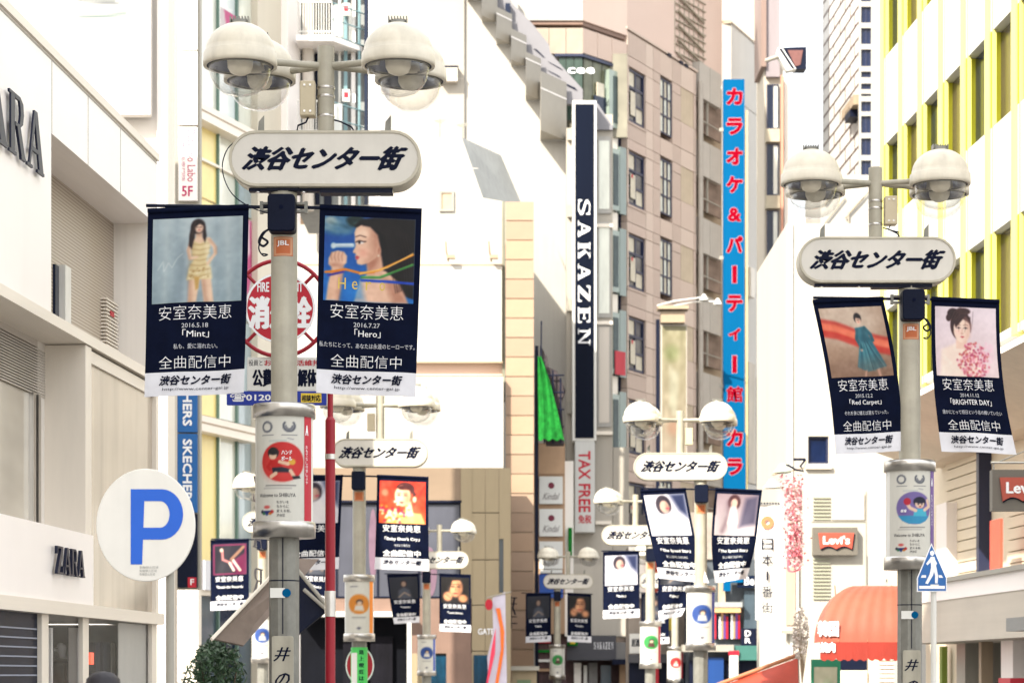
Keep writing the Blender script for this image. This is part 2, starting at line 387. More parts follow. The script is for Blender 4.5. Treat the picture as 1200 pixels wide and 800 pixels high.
class Bld:
    def __init__(s, name, label, cat, fac, group=None):
        s.f = fac; s.root = thing(name, label, cat, (fac.p0.x, fac.p0.y, 0), fac.a, group)
    def rect(s, px0, py0, px1, py1, y=0, ref=None):
        f = s.f; return f.U(px0, y), f.U(px1, y), f.Z(py1, ref, y), f.Z(py0, ref, y)
    def box(s, name, m, px0, py0, px1, py1, y0=0.0, y1=0.3, ref=None, label=None, parent=None):
        x0, x1, z0, z1 = s.rect(px0, py0, px1, py1, y0, ref)
        return piece(name, m, x0, x1, y0, y1, z0, z1, parent or s.root, label)
    def pic(s, name, p, px0, py0, px1, py1, y, ref=None, label=None, parent=None):
        x0, x1, z0, z1 = s.rect(px0, py0, px1, py1, y, ref)
        return p.build(name, x0, x1, z0, z1, lambda x, z: (x, y, z), parent or s.root, label)
    def text(s, name, m, body, px0, py0, px1, py1, y, bold=0, shear=0, ref=None, rot=0, parent=None, label=None):
        x0, x1, z0, z1 = s.rect(px0, py0, px1, py1, y, ref); mb = MB()
        text_on(mb, body, x0, x1, z0, z1, lambda x, z: (x, y, z), bold, shear, 0, rot=rot)
        return mb.build(name, m, parent or s.root, label)
    def wall(s, name, m, px0, py0, px1, py1, holes, y0=0.0, y1=0.3, ref=None, label=None):
        x0, x1, z0, z1 = s.rect(px0, py0, px1, py1, y0, ref)
        hs = [s.rect(*h[:4], y0, ref) for h in holes]
        xs = sorted({x0, x1, *[min(max(h[i], x0), x1) for h in hs for i in (0, 1)]})
        zs = sorted({z0, z1, *[min(max(h[i], z0), z1) for h in hs for i in (2, 3)]})
        mb = MB()
        for i in range(len(xs)-1):
            for j in range(len(zs)-1):
                cx = (xs[i]+xs[i+1])/2; cz = (zs[j]+zs[j+1])/2
                if any(h[0] < cx < h[1] and h[2] < cz < h[3] for h in hs): continue
                if xs[i+1]-xs[i] < 1e-4 or zs[j+1]-zs[j] < 1e-4: continue
                mb.box(xs[i], xs[i+1], y0, y1, zs[j], zs[j+1])
        return mb.build(name, m, s.root, label)
    def window(s, px0, py0, px1, py1, y=0.12, ref=None, glass=None, frame=None, nx=1, nz=1, fw=0.06, blind=None, yg=None):
        """window > frame bars and panes, set at depth y"""
        x0, x1, z0, z1 = s.rect(px0, py0, px1, py1, 0, ref)
        mb = MB(); g = glass or WINDOWDARK; fm = frame or DARKMETAL
        for k in range(nx+1):
            x = x0+(x1-x0-fw)*k/nx; mb.box(x, x+fw, y-0.05, y+0.02, z0, z1)
        for k in range(nz+1):
            z = z0+(z1-z0-fw)*k/nz; mb.box(x0+fw, x1-fw, y-0.045, y+0.015, z, z+fw)
        w = mb.build('window', fm, s.root)
        for i in range(nx):
            for j in range(nz):
                gg = g if not isinstance(g, list) else g[(i+j*nx) % len(g)]
                piece('pane', gg, x0+fw+(x1-x0-fw)*i/nx, x0+(x1-x0-fw)*(i+1)/nx, y, y+0.012, z0+fw+(z1-z0-fw)*j/nz, z0+(z1-z0-fw)*(j+1)/nz, w)
        return w
# ------------------------------------------------------------------ street lamps with the arcade name sign
SIGN = '渋谷センター街'
def lamp_post(px, py_sign, s, side, label, panel, detail=2, plaque=None, band_right=RED, sun_dir=0, panel_label=None, rz=0.0, sticker=True, lower_len=None, group='lamp posts carrying the arcade name sign', rods=(1.27, 1.27)):
    """s: px per metre at the post; side +1: the sign leans right of the post"""
    d = FPX/s; x = (px-600)/s; zs = EYE+(HOR-py_sign)/s; gz = ground_z(d)
    t = thing('street_lamp', label, 'street lamp', (x, d, gz), rz, group)
    Z = zs-gz; c = 0.386*side; n = 24 if detail > 1 else 14
    # posts
    m = MB(); m.cyl(0, 0, Z-3.42, Z-0.26, 0.121, n); m.build('post', POLEPAINT, t)
    m = MB(); m.lathe([(0.139, 0), (0.139, Z-3.46)], 0, 0, 0, 10, 0, False); m.lathe([(0.145, 0.02), (0.145, 0.5)], 0, 0, 0, 10, 0, False)
    lp = m.build('lower_post', POSTGREY, t)
    if detail > 1:
        for zz in (Z-3.86,): MB().lathe([(0.1395, zz-0.006), (0.1425, zz), (0.1395, zz+0.006)], 0, 0, 0, 10, 0, False).build('joint_band', DARKMETAL, lp)
        a = -math.pi/2-0.08
        MB().box(-0.004, 0.004, -0.1425, -0.13, Z-4.35, Z-3.47).build('seam', DARKMETAL, lp)
        # little stickers
        MB().box(-0.115, 0.02, -0.1445, -0.13, Z-4.02, Z-3.93).build('sticker', PANELWHITE, lp)
        MB().prism([(0.035+0.04*math.cos(k*.4), Z-3.975+0.04*math.sin(k*.4)) for k in range(16)], -0.147, -0.13).build('round_sticker', SKY_BLUE, lp)
        pl = MB().rbox(-0.10, 0.10, -0.156, -0.135, Z-5.75, Z-4.37, 0.02, bev=0.004).build('name_plaque', POLEPAINT, lp)
        mb = MB(); text_col(mb, '井の頭通り', 0.0, Z-4.42, 0.13, 0.235, lambda X, zz: (X, -0.1575, zz), 0.03, shear=0.35)
        mb.build('lettering', NAVYINK, pl)
    m = MB(); m.cyl(c, 0, Z+0.25, Z+1.06, 0.077, n); up = m.build('upper_post', POLEPAINT, t)
    if detail > 1:
        b = MB()
        for zz in (0.42, 0.60, 0.68): b.lathe([(0.079, Z+zz-0.012), (0.084, Z+zz), (0.079, Z+zz+0.012)], c, 0, 0, n)
        b.build('strap', STEEL, t)
    # sign box
    sg = MB().rbox(c-0.88, c+0.88, -0.15, 0.15, Z-0.26, Z+0.26, 0.255, n=10, bev=0.02).build('sign_box', SIGNRIM, t)
    fr = MB()
    R = []
    for rr, yy in ((0.255, -0.152), (0.255, -0.168), (0.232, -0.168), (0.228, -0.156)):
        R.append([])
        for cx, a0 in ((c+0.88-0.255, -90), (c-0.88+0.255, 90)):
            for k in range(13):
                a = math.radians(a0+180*k/12); R[-1].append((cx+rr*math.cos(a), yy, Z+rr*math.sin(a)))
    nn = len(R[0]); vs = [v for r in R for v in r]
    fr.add(vs, [(k*nn+i, k*nn+(i+1) % nn, (k+1)*nn+(i+1) % nn, (k+1)*nn+i) for k in range(3) for i in range(nn)]); fr.build('rim', SIGNRIM, sg)
    MB().rbox(c-0.855, c+0.855, -0.157, -0.14, Z-0.23, Z+0.23, 0.228, n=10).build('sign_face', SIGNFACE, sg)
    mb = MB(); text_on(mb, SIGN, c-0.775, c+0.775, Z-0.105, Z+0.105, lambda X, zz: (X, -0.1595, zz), 0.068, 0.48)
    mb.build('lettering', NAVYINK, sg)
    if detail > 1:
        b = MB(); b.box(c-0.70, c+0.30, -0.11, -0.02, Z-0.29, Z-0.262); b.box(c-0.05, c+0.62, -0.12, 0.05, Z-0.305, Z-0.262)
        b.box(-0.15, 0.15, -0.13, 0.13, Z-0.285, Z-0.262); b.build('underside_bracket', DARKMETAL, sg)
        b = MB()
        for k in (-0.62, -0.2, 0.18, 0.6): b.cyl(c+k, -0.08, Z-0.30, Z-0.262, 0.025, 8)
        b.build('bolt', STEEL, sg)
    for k in (-0.6, 0.57):
        MB().prism([(c+k-0.03, Z+0.25), (c+k+0.03, Z+0.25), (c+k+0.03, Z+0.43), (c+k-0.02, Z+0.37)], -0.01, 0.01).build('lifting_plate', POSTGREY, sg)
    # arms and four globes
    for (lx, ly) in ((-0.76, -0.28), (0.68, -0.28), (-0.64, 0.28), (0.77, 0.28)):
        lx += c; e = Vector((lx-c, ly)); L = e.length
        MB().tube([(c, 0, Z+0.885), (c+(lx-c)*(1-0.2/L), ly*(1-0.2/L), Z+0.875)], 0.031, 10).build('lamp_arm', POLEPAINT, t)
        lm = MB().lathe([(0.305, 0.81), (0.335, 0.808), (0.338, 0.84), (0.335, 0.925), (0.322, 0.932)]+[(0.318*math.cos(q*math.pi/20), 0.932+0.275*math.sin(q*math.pi/20)) for q in range(11)], lx, ly, Z, n+8).build('lamp_dome', LAMPPAINT, t)
        m = MB(); m.lathe([(0.085, 1.19), (0.085, 1.225), (0.0001, 1.23)], lx, ly, Z, 12)
        for k in range(7): m.box(lx-0.09+0.027*k, lx-0.08+0.027*k, ly-0.06, ly+0.06, Z+1.2, Z+1.255)
        m.build('vent_cap', POSTGREY, lm)
        MB().lathe([(0.31, 0.815), (0.30, 0.90), (0.12, 0.93), (0.0001, 0.93)], lx, ly, Z, n).build('reflector', REFLECTOR, lm)
        MB().lathe([(0.12, 0.87), (0.115, 0.80), (0.09, 0.755), (0.05, 0.735), (0.0001, 0.73)], lx, ly, Z, 16).build('bulb_cover', BULB, lm)
        MB().lathe([(0.285, 0.815), (0.282, 0.76), (0.262, 0.69), (0.222, 0.625), (0.16, 0.575), (0.08, 0.548), (0.0, 0.54)], lx, ly, Z, n+8).build('glass_globe', GLASSBOWL, lm)
        MB().lathe([(0.283, 0.80), (0.289, 0.806), (0.289, 0.814), (0.283, 0.82)], lx, ly, Z, n+8).build('globe_ring', POSTGREY, lm)
    if detail > 0:   # ballast box on the upper post
        bx = c-0.165*side; bb = MB().rbox(bx-0.07, bx+0.07, -0.09, 0.05, Z+0.41, Z+0.73, 0.01, bev=0.008).build('ballast_box', PLASTIC, t)
        if detail > 1:
            m = MB()
            for q in (-0.045, 0.045):
                for zz in (0.45, 0.69): m.cbox(bx+q*.6, -0.094, Z+zz, 0.018, 0.008, 0.018)
            m.build('screw', STEEL, bb)
            MB().tube([(bx, 0, Z+0.41), (bx-0.02, -0.02, Z+0.36), (bx-0.09*side, -0.03, Z+0.33), (bx-0.10*side, -0.02, Z+0.29), (bx-0.05*side, 0, Z+0.25)], 0.009, 6).build('cable', DARKMETAL, t)
            MB().tube([(c+0.08, -.03, Z+0.38), (c+0.14, -.05, Z+0.36), (c+0.24, -0.05, Z+0.31), (c+0.27, -0.05, Z+0.26)], 0.008, 6).build('cable', DARKMETAL, t)
    # banner rod, clamps, loudspeaker, sticker
    MB().tube([(-rods[0], -0.02, Z-0.405), (-0.1, -0.02, Z-0.42)], 0.016, 8).build('banner_rod', DARKMETAL, t)
    MB().tube([(rods[1], -0.02, Z-0.42-.03*rods[1]/1.27), (0.1, -0.02, Z-0.42)], 0.016, 8).build('banner_rod', DARKMETAL, t)
    if detail > 1:
        m = MB()
        for q in (-1, 1):
            for zz in (0.39, 0.46): m.cbox(q*0.155, -0.02, Z-zz, 0.09, 0.07, 0.022)
            m.cbox(q*0.205, -0.02, Z-0.425, 0.03, 0.06, 0.11)
        m.build('rod_clamp', POSTGREY, t)
        pts = [(-0.15, 0.02, Z-0.62), (-0.20, 0, Z-0.66), (-0.23, -.02, Z-0.74), (-0.19, -.03, Z-0.78), (-0.15, -.02, Z-0.74), (-0.2, -.01, Z-0.70)]
        if side < 0: pts = [(-p[0], p[1], p[2]) for p in pts]
        MB().tube(smooth_path(pts), 0.012, 6).build('cable', DARKMETAL, t)
        MB().tube(smooth_path([(q[0]*1.0, q[1]-.02, q[2]-0.25*i*.12) for i, q in enumerate(pts)]), 0.007, 6).build('cable', DARKMETAL, t)
        if side > 0: MB().tube(smooth_path([((q_-333)/127, -.05-.1*(i_ > 0), Z+(190-r_)/127) for i_, (q_, r_) in enumerate([(288, 162), (271, 176), (263, 196), (266, 216), (277, 234), (297, 247), (318, 254)])]), 0.0055, 6).build('cable', DARKMETAL, t)
    sp = MB().rbox(-0.125, 0.125, -0.30, -0.10, Z-0.69, Z-0.35, 0.035, n=4, bev=0.012).build('loudspeaker', SPEAKER, t)
    if detail > 1:
        MB().cyl(0.0, 0, 0, 0.006, 0.02, 10).build('badge', NAVY, sp).matrix_local = Matrix.Translation((0, -0.3, Z-0.47)) @ Matrix.Rotation(math.radians(90), 4, 'X')
    if sticker:
        def wp(X, zz, k=0.0): return (X, -math.sqrt(max(0.1215**2-X*X, 0))-0.003-k, zz)
        p = Pic(14, 14, (214, 122, 74), (205, 108, 62)); p.line([(.06, .06), (.94, .06), (.94, .94), (.06, .94), (.06, .06)], .05, (238, 214, 180))
        st = p.build('sticker', -0.088, 0.088, Z-0.885, Z-0.71, wp, t)
        if detail > 1:
            mb = MB(); text_on(mb, 'JBL', -0.055, 0.055, Z-0.80, Z-0.745, lambda X, zz: wp(X, zz, 0.002), 0.03); mb.build('lettering', WHITEINK, st)
    # wrapped information panel
    R0 = 0.278
    pn = MB().cyl(0, 0, Z-3.33, Z-2.34, R0-0.012, 28).build('info_panel', PANELWHITE, t)
    for za, zb in ((Z-2.365, Z-2.24), (Z-3.465, Z-3.32)):
        m = MB(); m.lathe([(0.125, zb), (R0+0.006, zb), (R0+0.012, zb-0.02), (R0+0.012, za), (0.125, za)], 0, 0, 0, 28); m.build('collar', STEEL, t)
    def cw(X, zz, k=0.0):      # print wrapped round the panel; X measured across the front
        a = max(-1.45, min(1.45, X/R0)); r = R0-0.008+k
        return (r*math.sin(a), -r*math.cos(a), zz)
    panel(pn, Z, cw, t)
    return t, (x, d, zs)

def panel_art(kind, stripe, body='ハンド\nボール', band_text='おもてなしの街しぶや'):
    """returns a builder for the printed sheet of the information panel"""
    def build(pn, Z, cw, t):
        z1 = Z-2.365; z0 = Z-3.32; H = z1-z0; near = kind[-1] == '!'; k = kind.rstrip('!')
        n = 64 if near else 26
        p = Pic(n, int(n*1.55), (226, 224, 214)); cx, cy = .50, .44
        P = 1/0.60
        if k == 'red':
            p.ell(cx, cy, .335, .175*1.09, (208, 44, 44)); p.ell(cx-.05, cy+.05, .2, .1, (222, 84, 74), soft=16, al=.6)
            skin = (240, 200, 170)
            p.ell(.36, cy-.085, .085, .055, (30, 26, 30)); p.ell(.355, cy-.06, .06, .04, skin); p.ell(.36, cy-.095, .08, .03, (30, 26, 30))
            p.poly([(.31, cy-.02), (.46, cy-.02), (.50, cy+.055), (.34, cy+.065)], (196, 30, 30)); p.line([(.33, cy), (.27, cy+.045), (.31, cy+.07)], .05, (196, 30, 30)); p.line([(.46, cy+.0), (.58, cy+.02), (.62, cy+.0)], .05, skin)
            p.ell(.645, cy, .05, .028, (230, 176, 60)); p.poly([(.34, cy+.055), (.50, cy+.05), (.66, cy+.075), (.62, cy+.10), (.44, cy+.10), (.36, cy+.12)], (28, 30, 50))
            p.line([(.62, cy+.085), (.68, cy+.145)], .055, skin); p.line([(.40, cy+.11), (.33, cy+.14)], .055, skin); p.poly([(.64, cy+.135), (.76, cy+.13), (.78, cy+.155), (.66, cy+.165)], (20, 22, 34))
        elif k == 'violet':
            p.ell(cx, cy, .335, .175*1.09, (122, 106, 168)); p.poly([(.20, cy+.09), (.80, cy+.09), (.72, cy+.15), (.6, cy+.185), (.4, cy+.185), (.28, cy+.15)], (52, 150, 196))
            p.ell(.60, cy-.07, .12, .06, (28, 28, 52)); p.ell(.60, cy-.045, .09, .048, (240, 206, 182)); p.ell(.60, cy-.085, .11, .033, (28, 28, 52))
            p.poly([(.50, cy+.01), (.72, cy+.01), (.75, cy+.095), (.48, cy+.095)], (74, 186, 214)); p.line([(.70, cy+.02), (.80, cy-.02), (.76, cy-.09)], .06, (240, 206, 182)); p.line([(.52, cy+.03), (.42, cy+.0), (.38, cy-.04)], .06, (240, 206, 182))
            p.ell(.37, cy-.075, .065, .042, (190, 36, 60)); p.ell(.57, cy-.045, .012, .010, (30, 30, 50)); p.ell(.64, cy-.045, .012, .010, (30, 30, 50)); p.ell(.605, cy-.018, .02, .008, (170, 60, 60))
        else:
            base = {'green': (52, 150, 74), 'blue': (46, 78, 150), 'orange': (224, 140, 50), 'red2': (200, 44, 44)}[k]
            p.ell(cx, cy, .33, .19, base); p.ell(cx+.02, cy-.04, .10, .05, (40, 36, 44)); p.ell(cx+.02, cy-.02, .07, .04, (226, 196, 170))
            p.poly([(cx-.1, cy+.02), (cx+.12, cy+.02), (cx+.16, cy+.13), (cx-.14, cy+.12)], (90, 50, 50) if k == 'green' else (226, 220, 210))
        # bottom emblem: coloured people in a ring
        if near:
            for i, cc in enumerate(((40, 40, 60), (40, 110, 70), (40, 70, 130), (200, 120, 40), (190, 40, 40))):
                a = math.radians(200-55*i-0); p.ell(.255+.09*math.cos(math.radians(180+36*i+18)), .905+.030*math.sin(math.radians(36*i+18))*1.0-.0, .028, .016, cc)
            p.poly([(.18, .905), (.33, .905), (.255, .94)], (34, 44, 110)); p.ell(.255, .87, .05, .016, (214, 60, 60), al=.8)
            # two sports emblems at the top
            for q in range(26):
                a = 2*math.pi*q/26; p.ell(.26+.075*math.cos(a), .105+.046*math.sin(a), .015, .0095, (90, 94, 106) if q % 2 else (120, 122, 130))
            for q in range(22):
                a = math.radians(-40+260*q/21); p.ell(.60+.085*math.cos(a), .098+.05*math.sin(a), .015, .0095, (90, 94, 106))
            for q in range(16): a = math.radians(0+180*q/15); p.ell(.60+.05*math.cos(a), .098+.03*math.sin(a), .013, .009, (120, 122, 130))
            p.line([(.17, .185), (.36, .185)], .012, (120, 122, 130)); p.line([(.49, .185), (.72, .185)], .012, (120, 122, 130)); p.line([(.58, .215), (.66, .225)], .014, (150, 150, 160))
            p.line([(.30, .24), (.56, .238)], .010, (160, 180, 190)); p.line([(.24, .665), (.70, .665)], .016, (100, 96, 100), al=.8); p.line([(.2, .69), (.64, .69)], .010, (150, 146, 150))
        else:
            p.ell(.5, .9, .05, .02, (60, 60, 90)); p.line([(.25, .1), (.45, .1)], .04, (150, 150, 155)); p.line([(.3, .7), (.7, .7)], .03, (140, 140, 140))
        sh = p.build('printed_sheet', -0.31, 0.33, z0, z1, lambda X, zz: cw(X, zz, 0.0), pn)
        # side stripe in colour
        mb = MB(); q = [cw(0.232+0.11*i/3, zz, 0.003) for zz in (z0+0.0, z1-0.0) for i in range(4)]
        mb.add(q, [(0, 1, 5, 4), (1, 2, 6, 5), (2, 3, 7, 6)], 0, True); st = mb.build('colour_stripe', stripe, pn)
        if near:
            mb = MB(); text_col(mb, band_text, 0.262, z1-0.26, 0.030, 0.036, lambda X, zz: cw(X, zz, 0.005), 0.02)
            text_on(mb, 'A', 0.243, 0.285, z1-0.17, z1-0.08, lambda X, zz: cw(X, zz, 0.005), 0.05)
            mb.build('lettering', WHITEINK, st)
            mb = MB(); f = lambda X, zz: cw(X, zz, 0.004)
            text_on(mb, 'Welcome to SHIBUYA', -0.235, 0.135, z0+0.215, z0+0.25, f, 0.015)
            for i, tx in enumerate(('ちがいを', 'ちからに', '変える街。', '渋谷区')):
                text_on(mb, tx, -0.045, (0.07, 0.07, 0.09, 0.035)[i], z0+0.155-0.040*i, z0+0.182-0.040*i, f, 0.01)
            mb.build('lettering', NAVYINK, sh)
            mb = MB()
            for i, tx in enumerate(body.split('\n')):
                if k == 'red': text_on(mb, tx, 0.0, 0.10, z0+.60-0.055*i, z0+.64-0.055*i, f, 0.03)
                else: text_on(mb, tx, -0.15, -0.08, z0+.485-0.05*i, z0+.52-0.05*i, f, 0.03)
            mb.build('lettering', WHITEINK, sh)
    return build

# ------------------------------------------------------------------ printed portraits on the banners (generic figures)
def soften(p, k=1, tone=7.0):
    for _ in range(k):
        q = np.pad(p.a, ((1, 1), (1, 1), (0, 0)), 'edge'); p.a = (q[1:-1, 1:-1]*2+q[:-2, 1:-1]+q[2:, 1:-1]+q[1:-1, :-2]+q[1:-1, 2:])/6
    l = p.a.mean(2, keepdims=True); m = np.clip((l-30)/60, 0, 1)
    p.grain(tone*.7, max(3, p.nx//9)); p.grain(tone*.55, 4); p.a = np.clip(120+(p.a*m+(p.a*.5+(l*.5))*(1-m)-120)*1.14, 0, 255); return p
def strands(p, pts0, pts1, n, col, col2, w=.006, al=.55):
    for i in range(n):
        t = i/(n-1); q = [(a_[0]*(1-t)+c_[0]*t+.006*math.sin(i*2.3+k), a_[1]*(1-t)+c_[1]*t) for k, (a_, c_) in enumerate(zip(pts0, pts1))]
        p.line(q, w, col if i % 3 else col2, al=al, soft=1.4)
def art_standing(n):
    p = Pic(n, int(n*1.02), (176, 190, 196), (150, 168, 176))
    for k in range(9): p.line([(.05+.11*k, 0), (.02+.12*k, 1)], .05, (196, 206, 208) if k % 2 else (140, 158, 168), soft=6, al=.35)
    p.line([(.46, 1), (.44, .62)], .09, (120, 136, 148), soft=8, al=.5)
    sk = (228, 196, 170)
    dk = (176, 132, 110)
    p.poly([(.30, .30), (.36, .26), (.40, .60), (.36, .98), (.26, .98)], (120, 136, 148), soft=10, al=.5)
    p.poly([(.41, 1.0), (.42, .66), (.545, .66), (.50, 1.0)], sk, soft=2); p.line([(.425, .7), (.43, 1)], .03, dk, soft=6, al=.7)
    p.poly([(.585, 1.0), (.54, .66), (.65, .64), (.69, 1.0)], sk, soft=2); p.line([(.57, .7), (.61, 1)], .03, dk, soft=6, al=.7)
    p.poly([(.45, .25), (.52, .27), (.60, .24), (.645, .32), (.625, .44), (.60, .50), (.655, .60), (.67, .73), (.39, .735), (.41, .60), (.46, .50), (.44, .40), (.425, .32)], (220, 202, 158), soft=2)
    for k in range(7): p.line([(.425+.01*(k % 2), .31+.062*k), (.53, .325+.062*k), (.645, .30+.062*k)], .012, (168, 136, 84), al=.65, soft=2)
    p.line([(.455, .28), (.44, .45), (.42, .72)], .035, (170, 146, 104), soft=7, al=.55); p.line([(.60, .27), (.62, .45), (.65, .7)], .03, (246, 236, 208), soft=6, al=.6)
    for k in range(26): p.ell(.41+.24*rng.random(), .60+.12*rng.random(), .010, .008, [(246, 238, 214), (150, 114, 66)][k % 2], al=.6)
    p.poly([(.47, .70), (.53, .70), (.52, .84), (.49, .86)], (196, 160, 96), soft=2)
    p.line([(.44, .27), (.405, .38), (.425, .48), (.50, .47)], .047, sk, w2=.03, soft=2); p.line([(.43, .28), (.395, .39), (.42, .49)], .012, dk, soft=4, al=.7)
    p.line([(.625, .26), (.69, .35), (.70, .43), (.62, .55)], .047, sk, w2=.03, soft=2); p.line([(.64, .27), (.71, .36), (.71, .43)], .012, dk, soft=4, al=.6)
    p.poly([(.485, .18), (.545, .18), (.56, .24), (.60, .27), (.53, .31), (.45, .27), (.48, .24)], sk, soft=2); p.ell(.515, .20, .03, .02, dk, soft=5, al=.6)
    hr = (44, 30, 32)
    p.ell(.505, .105, .080, .088, hr, soft=2); p.poly([(.43, .09), (.475, .09), (.465, .24), (.44, .37), (.405, .33), (.41, .2)], hr, soft=2); p.poly([(.55, .10), (.585, .11), (.60, .22), (.585, .30), (.56, .24)], hr, soft=2)
    p.ell(.515, .118, .046, .062, (232, 202, 180), soft=2); p.ell(.54, .13, .02, .04, (206, 168, 148), soft=6, al=.6); p.poly([(.455, .05), (.52, .035), (.57, .07), (.565, .10), (.52, .075), (.475, .11), (.46, .14)], hr, soft=2)
    strands(p, [(.46, .04), (.435, .18), (.42, .34)], [(.49, .05), (.468, .16), (.46, .26)], 7, (84, 58, 52), (24, 16, 20))
    for x in (.497, .534): p.ell(x, .115, .010, .0045, (50, 34, 38))
    p.ell(.518, .150, .013, .006, (176, 84, 84)); p.line([(.516, .12), (.514, .137)], .005, dk, al=.7)
    p.line([(.06, .60), (.12, .50), (.13, .62), (.18, .52), (.22, .58), (.28, .47), (.34, .42)], .008, (218, 226, 226), al=.7)
    soften(p, 1, 5)
    return p.grain(2.5)
def art_profile(n):
    p = Pic(n, int(n*1.02), (20, 74, 150), (24, 110, 190))
    p.ell(.15, .10, .22, .12, (90, 130, 150), soft=8, al=.8); p.ell(.34, .05, .10, .07, (30, 60, 60), soft=4); p.ell(.06, .05, .06, .05, (190, 200, 190), soft=5, al=.7)
    hair = (22, 18, 26); sk = (228, 188, 164); dk = (168, 112, 92)
    for k in range(12): p.ell(.02+.5*rng.random(), .02+.2*rng.random(), .05, .02, [(110, 150, 160), (20, 50, 60), (170, 190, 190)][k % 3], rot=40*rng.random(), soft=4, al=.4)
    p.poly([(.33, .10), (.40, .03), (.55, .0), (1, 0), (1, .95), (.80, .88), (.64, .64), (.56, .50)], hair, soft=3)
    p.poly([(.40, .74), (.54, .62), (.68, .62), (.82, .74), (.90, .9), (.94, 1), (.34, 1)], sk, soft=3); p.poly([(.62, .66), (.84, .78), (.94, 1), (.78, 1)], dk, soft=9, al=.6)
    p.poly([(.47, .44), (.62, .38), (.66, .62), (.60, .68), (.48, .70)], (214, 170, 146), soft=3); p.poly([(.46, .53), (.60, .46), (.58, .58), (.50, .64)], dk, soft=7, al=.75)
    p.poly([(.345, .13), (.42, .08), (.56, .10), (.62, .22), (.62, .36), (.57, .47), (.49, .535), (.42, .565), (.375, .56), (.357, .535), (.362, .510), (.345, .497), (.350, .480), (.338, .468), (.350, .450), (.347, .437), (.318, .425), (.316, .408), (.335, .37), (.345, .335), (.334, .30), (.334, .24), (.328, .19)], sk, soft=1.6)
    p.poly([(.50, .14), (.62, .16), (.62, .38), (.54, .50), (.46, .54), (.52, .42)], dk, soft=12, al=.55); p.ell(.42, .19, .06, .06, (244, 212, 188), soft=8, al=.7); p.ell(.43, .42, .05, .05, (236, 164, 146), soft=8, al=.5)
    p.poly([(.38, .07), (.56, .02), (.70, .12), (.68, .40), (.635, .44), (.615, .33), (.585, .20), (.50, .11), (.42, .10)], hair, soft=3)
    strands(p, [(.42, .06), (.66, .20), (.74, .60), (.80, .88)], [(.70, .0), (.92, .2), (.99, .5), (1.0, .8)], 26, (70, 48, 44), (10, 8, 14), .006, .5)
    p.ell(.600, .385, .026, .048, (218, 172, 148), soft=2); p.ell(.602, .385, .012, .028, dk, soft=3); p.ell(.598, .445, .008, .011, (226, 220, 200))
    p.poly([(.352, .300), (.385, .283), (.425, .290), (.437, .305), (.40, .318), (.362, .315)], (244, 238, 234)); p.ell(.385, .300, .014, .017, (44, 26, 28)); p.line([(.348, .298), (.385, .278), (.43, .288), (.455, .285)], .011, (30, 18, 24)); p.line([(.345, .235), (.39, .215), (.455, .232)], .012, (84, 56, 50), al=.85)
    p.poly([(.338, .468), (.362, .458), (.395, .474), (.365, .482)], (176, 62, 74)); p.poly([(.346, .484), (.39, .478), (.372, .504), (.353, .502)], (196, 82, 90)); p.ell(.337, .425, .010, .007, dk, al=.7)
    p.line([(.10, .350), (.31, .338)], .052, (170, 192, 208), soft=2); p.line([(.10, .340), (.31, .328)], .014, (236, 242, 244), soft=2); p.ell(.10, .350, .026, .036, (206, 220, 226), soft=2)
    p.poly([(.05, .50), (.08, .43), (.15, .405), (.22, .42), (.255, .47), (.25, .55), (.20, .60), (.10, .62), (.05, .57)], sk, soft=2); p.poly([(.06, .56), (.14, .55), (.22, .57), (.20, .61), (.10, .63)], dk, soft=5, al=.6)
    for k in range(4): p.line([(.085+.040*k, .425), (.075+.040*k, .48), (.09+.038*k, .53)], .007, dk, al=.8, soft=2)
    p.poly([(.09, .60), (.22, .59), (.20, .8), (.17, 1), (.03, 1), (.05, .8)], (220, 178, 152), soft=3); p.line([(.20, .62), (.17, 1)], .035, dk, soft=7, al=.6)
    p.line([(.02, .665), (.12, .655), (.24, .625), (.40, .66), (.55, .64)], .030, (222, 130, 44)); p.line([(.40, .67), (.6, .62), (.98, .42)], .026, (226, 156, 66)); p.line([(.40, .665), (.7, .585), (.98, .40)], .008, (250, 210, 130))
    p.line([(.42, .71), (.62, .70), (.98, .54)], .030, (56, 132, 66), al=.9); p.line([(.42, .70), (.62, .688), (.98, .53)], .008, (120, 190, 100), al=.9); p.line([(.42, .745), (.7, .745), (1, .765)], .032, (28, 74, 186)); p.line([(.05, .705), (.22, .655)], .026, (60, 56, 150))
    p.poly([(.24, .78), (.42, .76), (.46, .98), (.24, 1)], (20, 120, 196), soft=8, al=.5)
    soften(p, 1, 6); return p
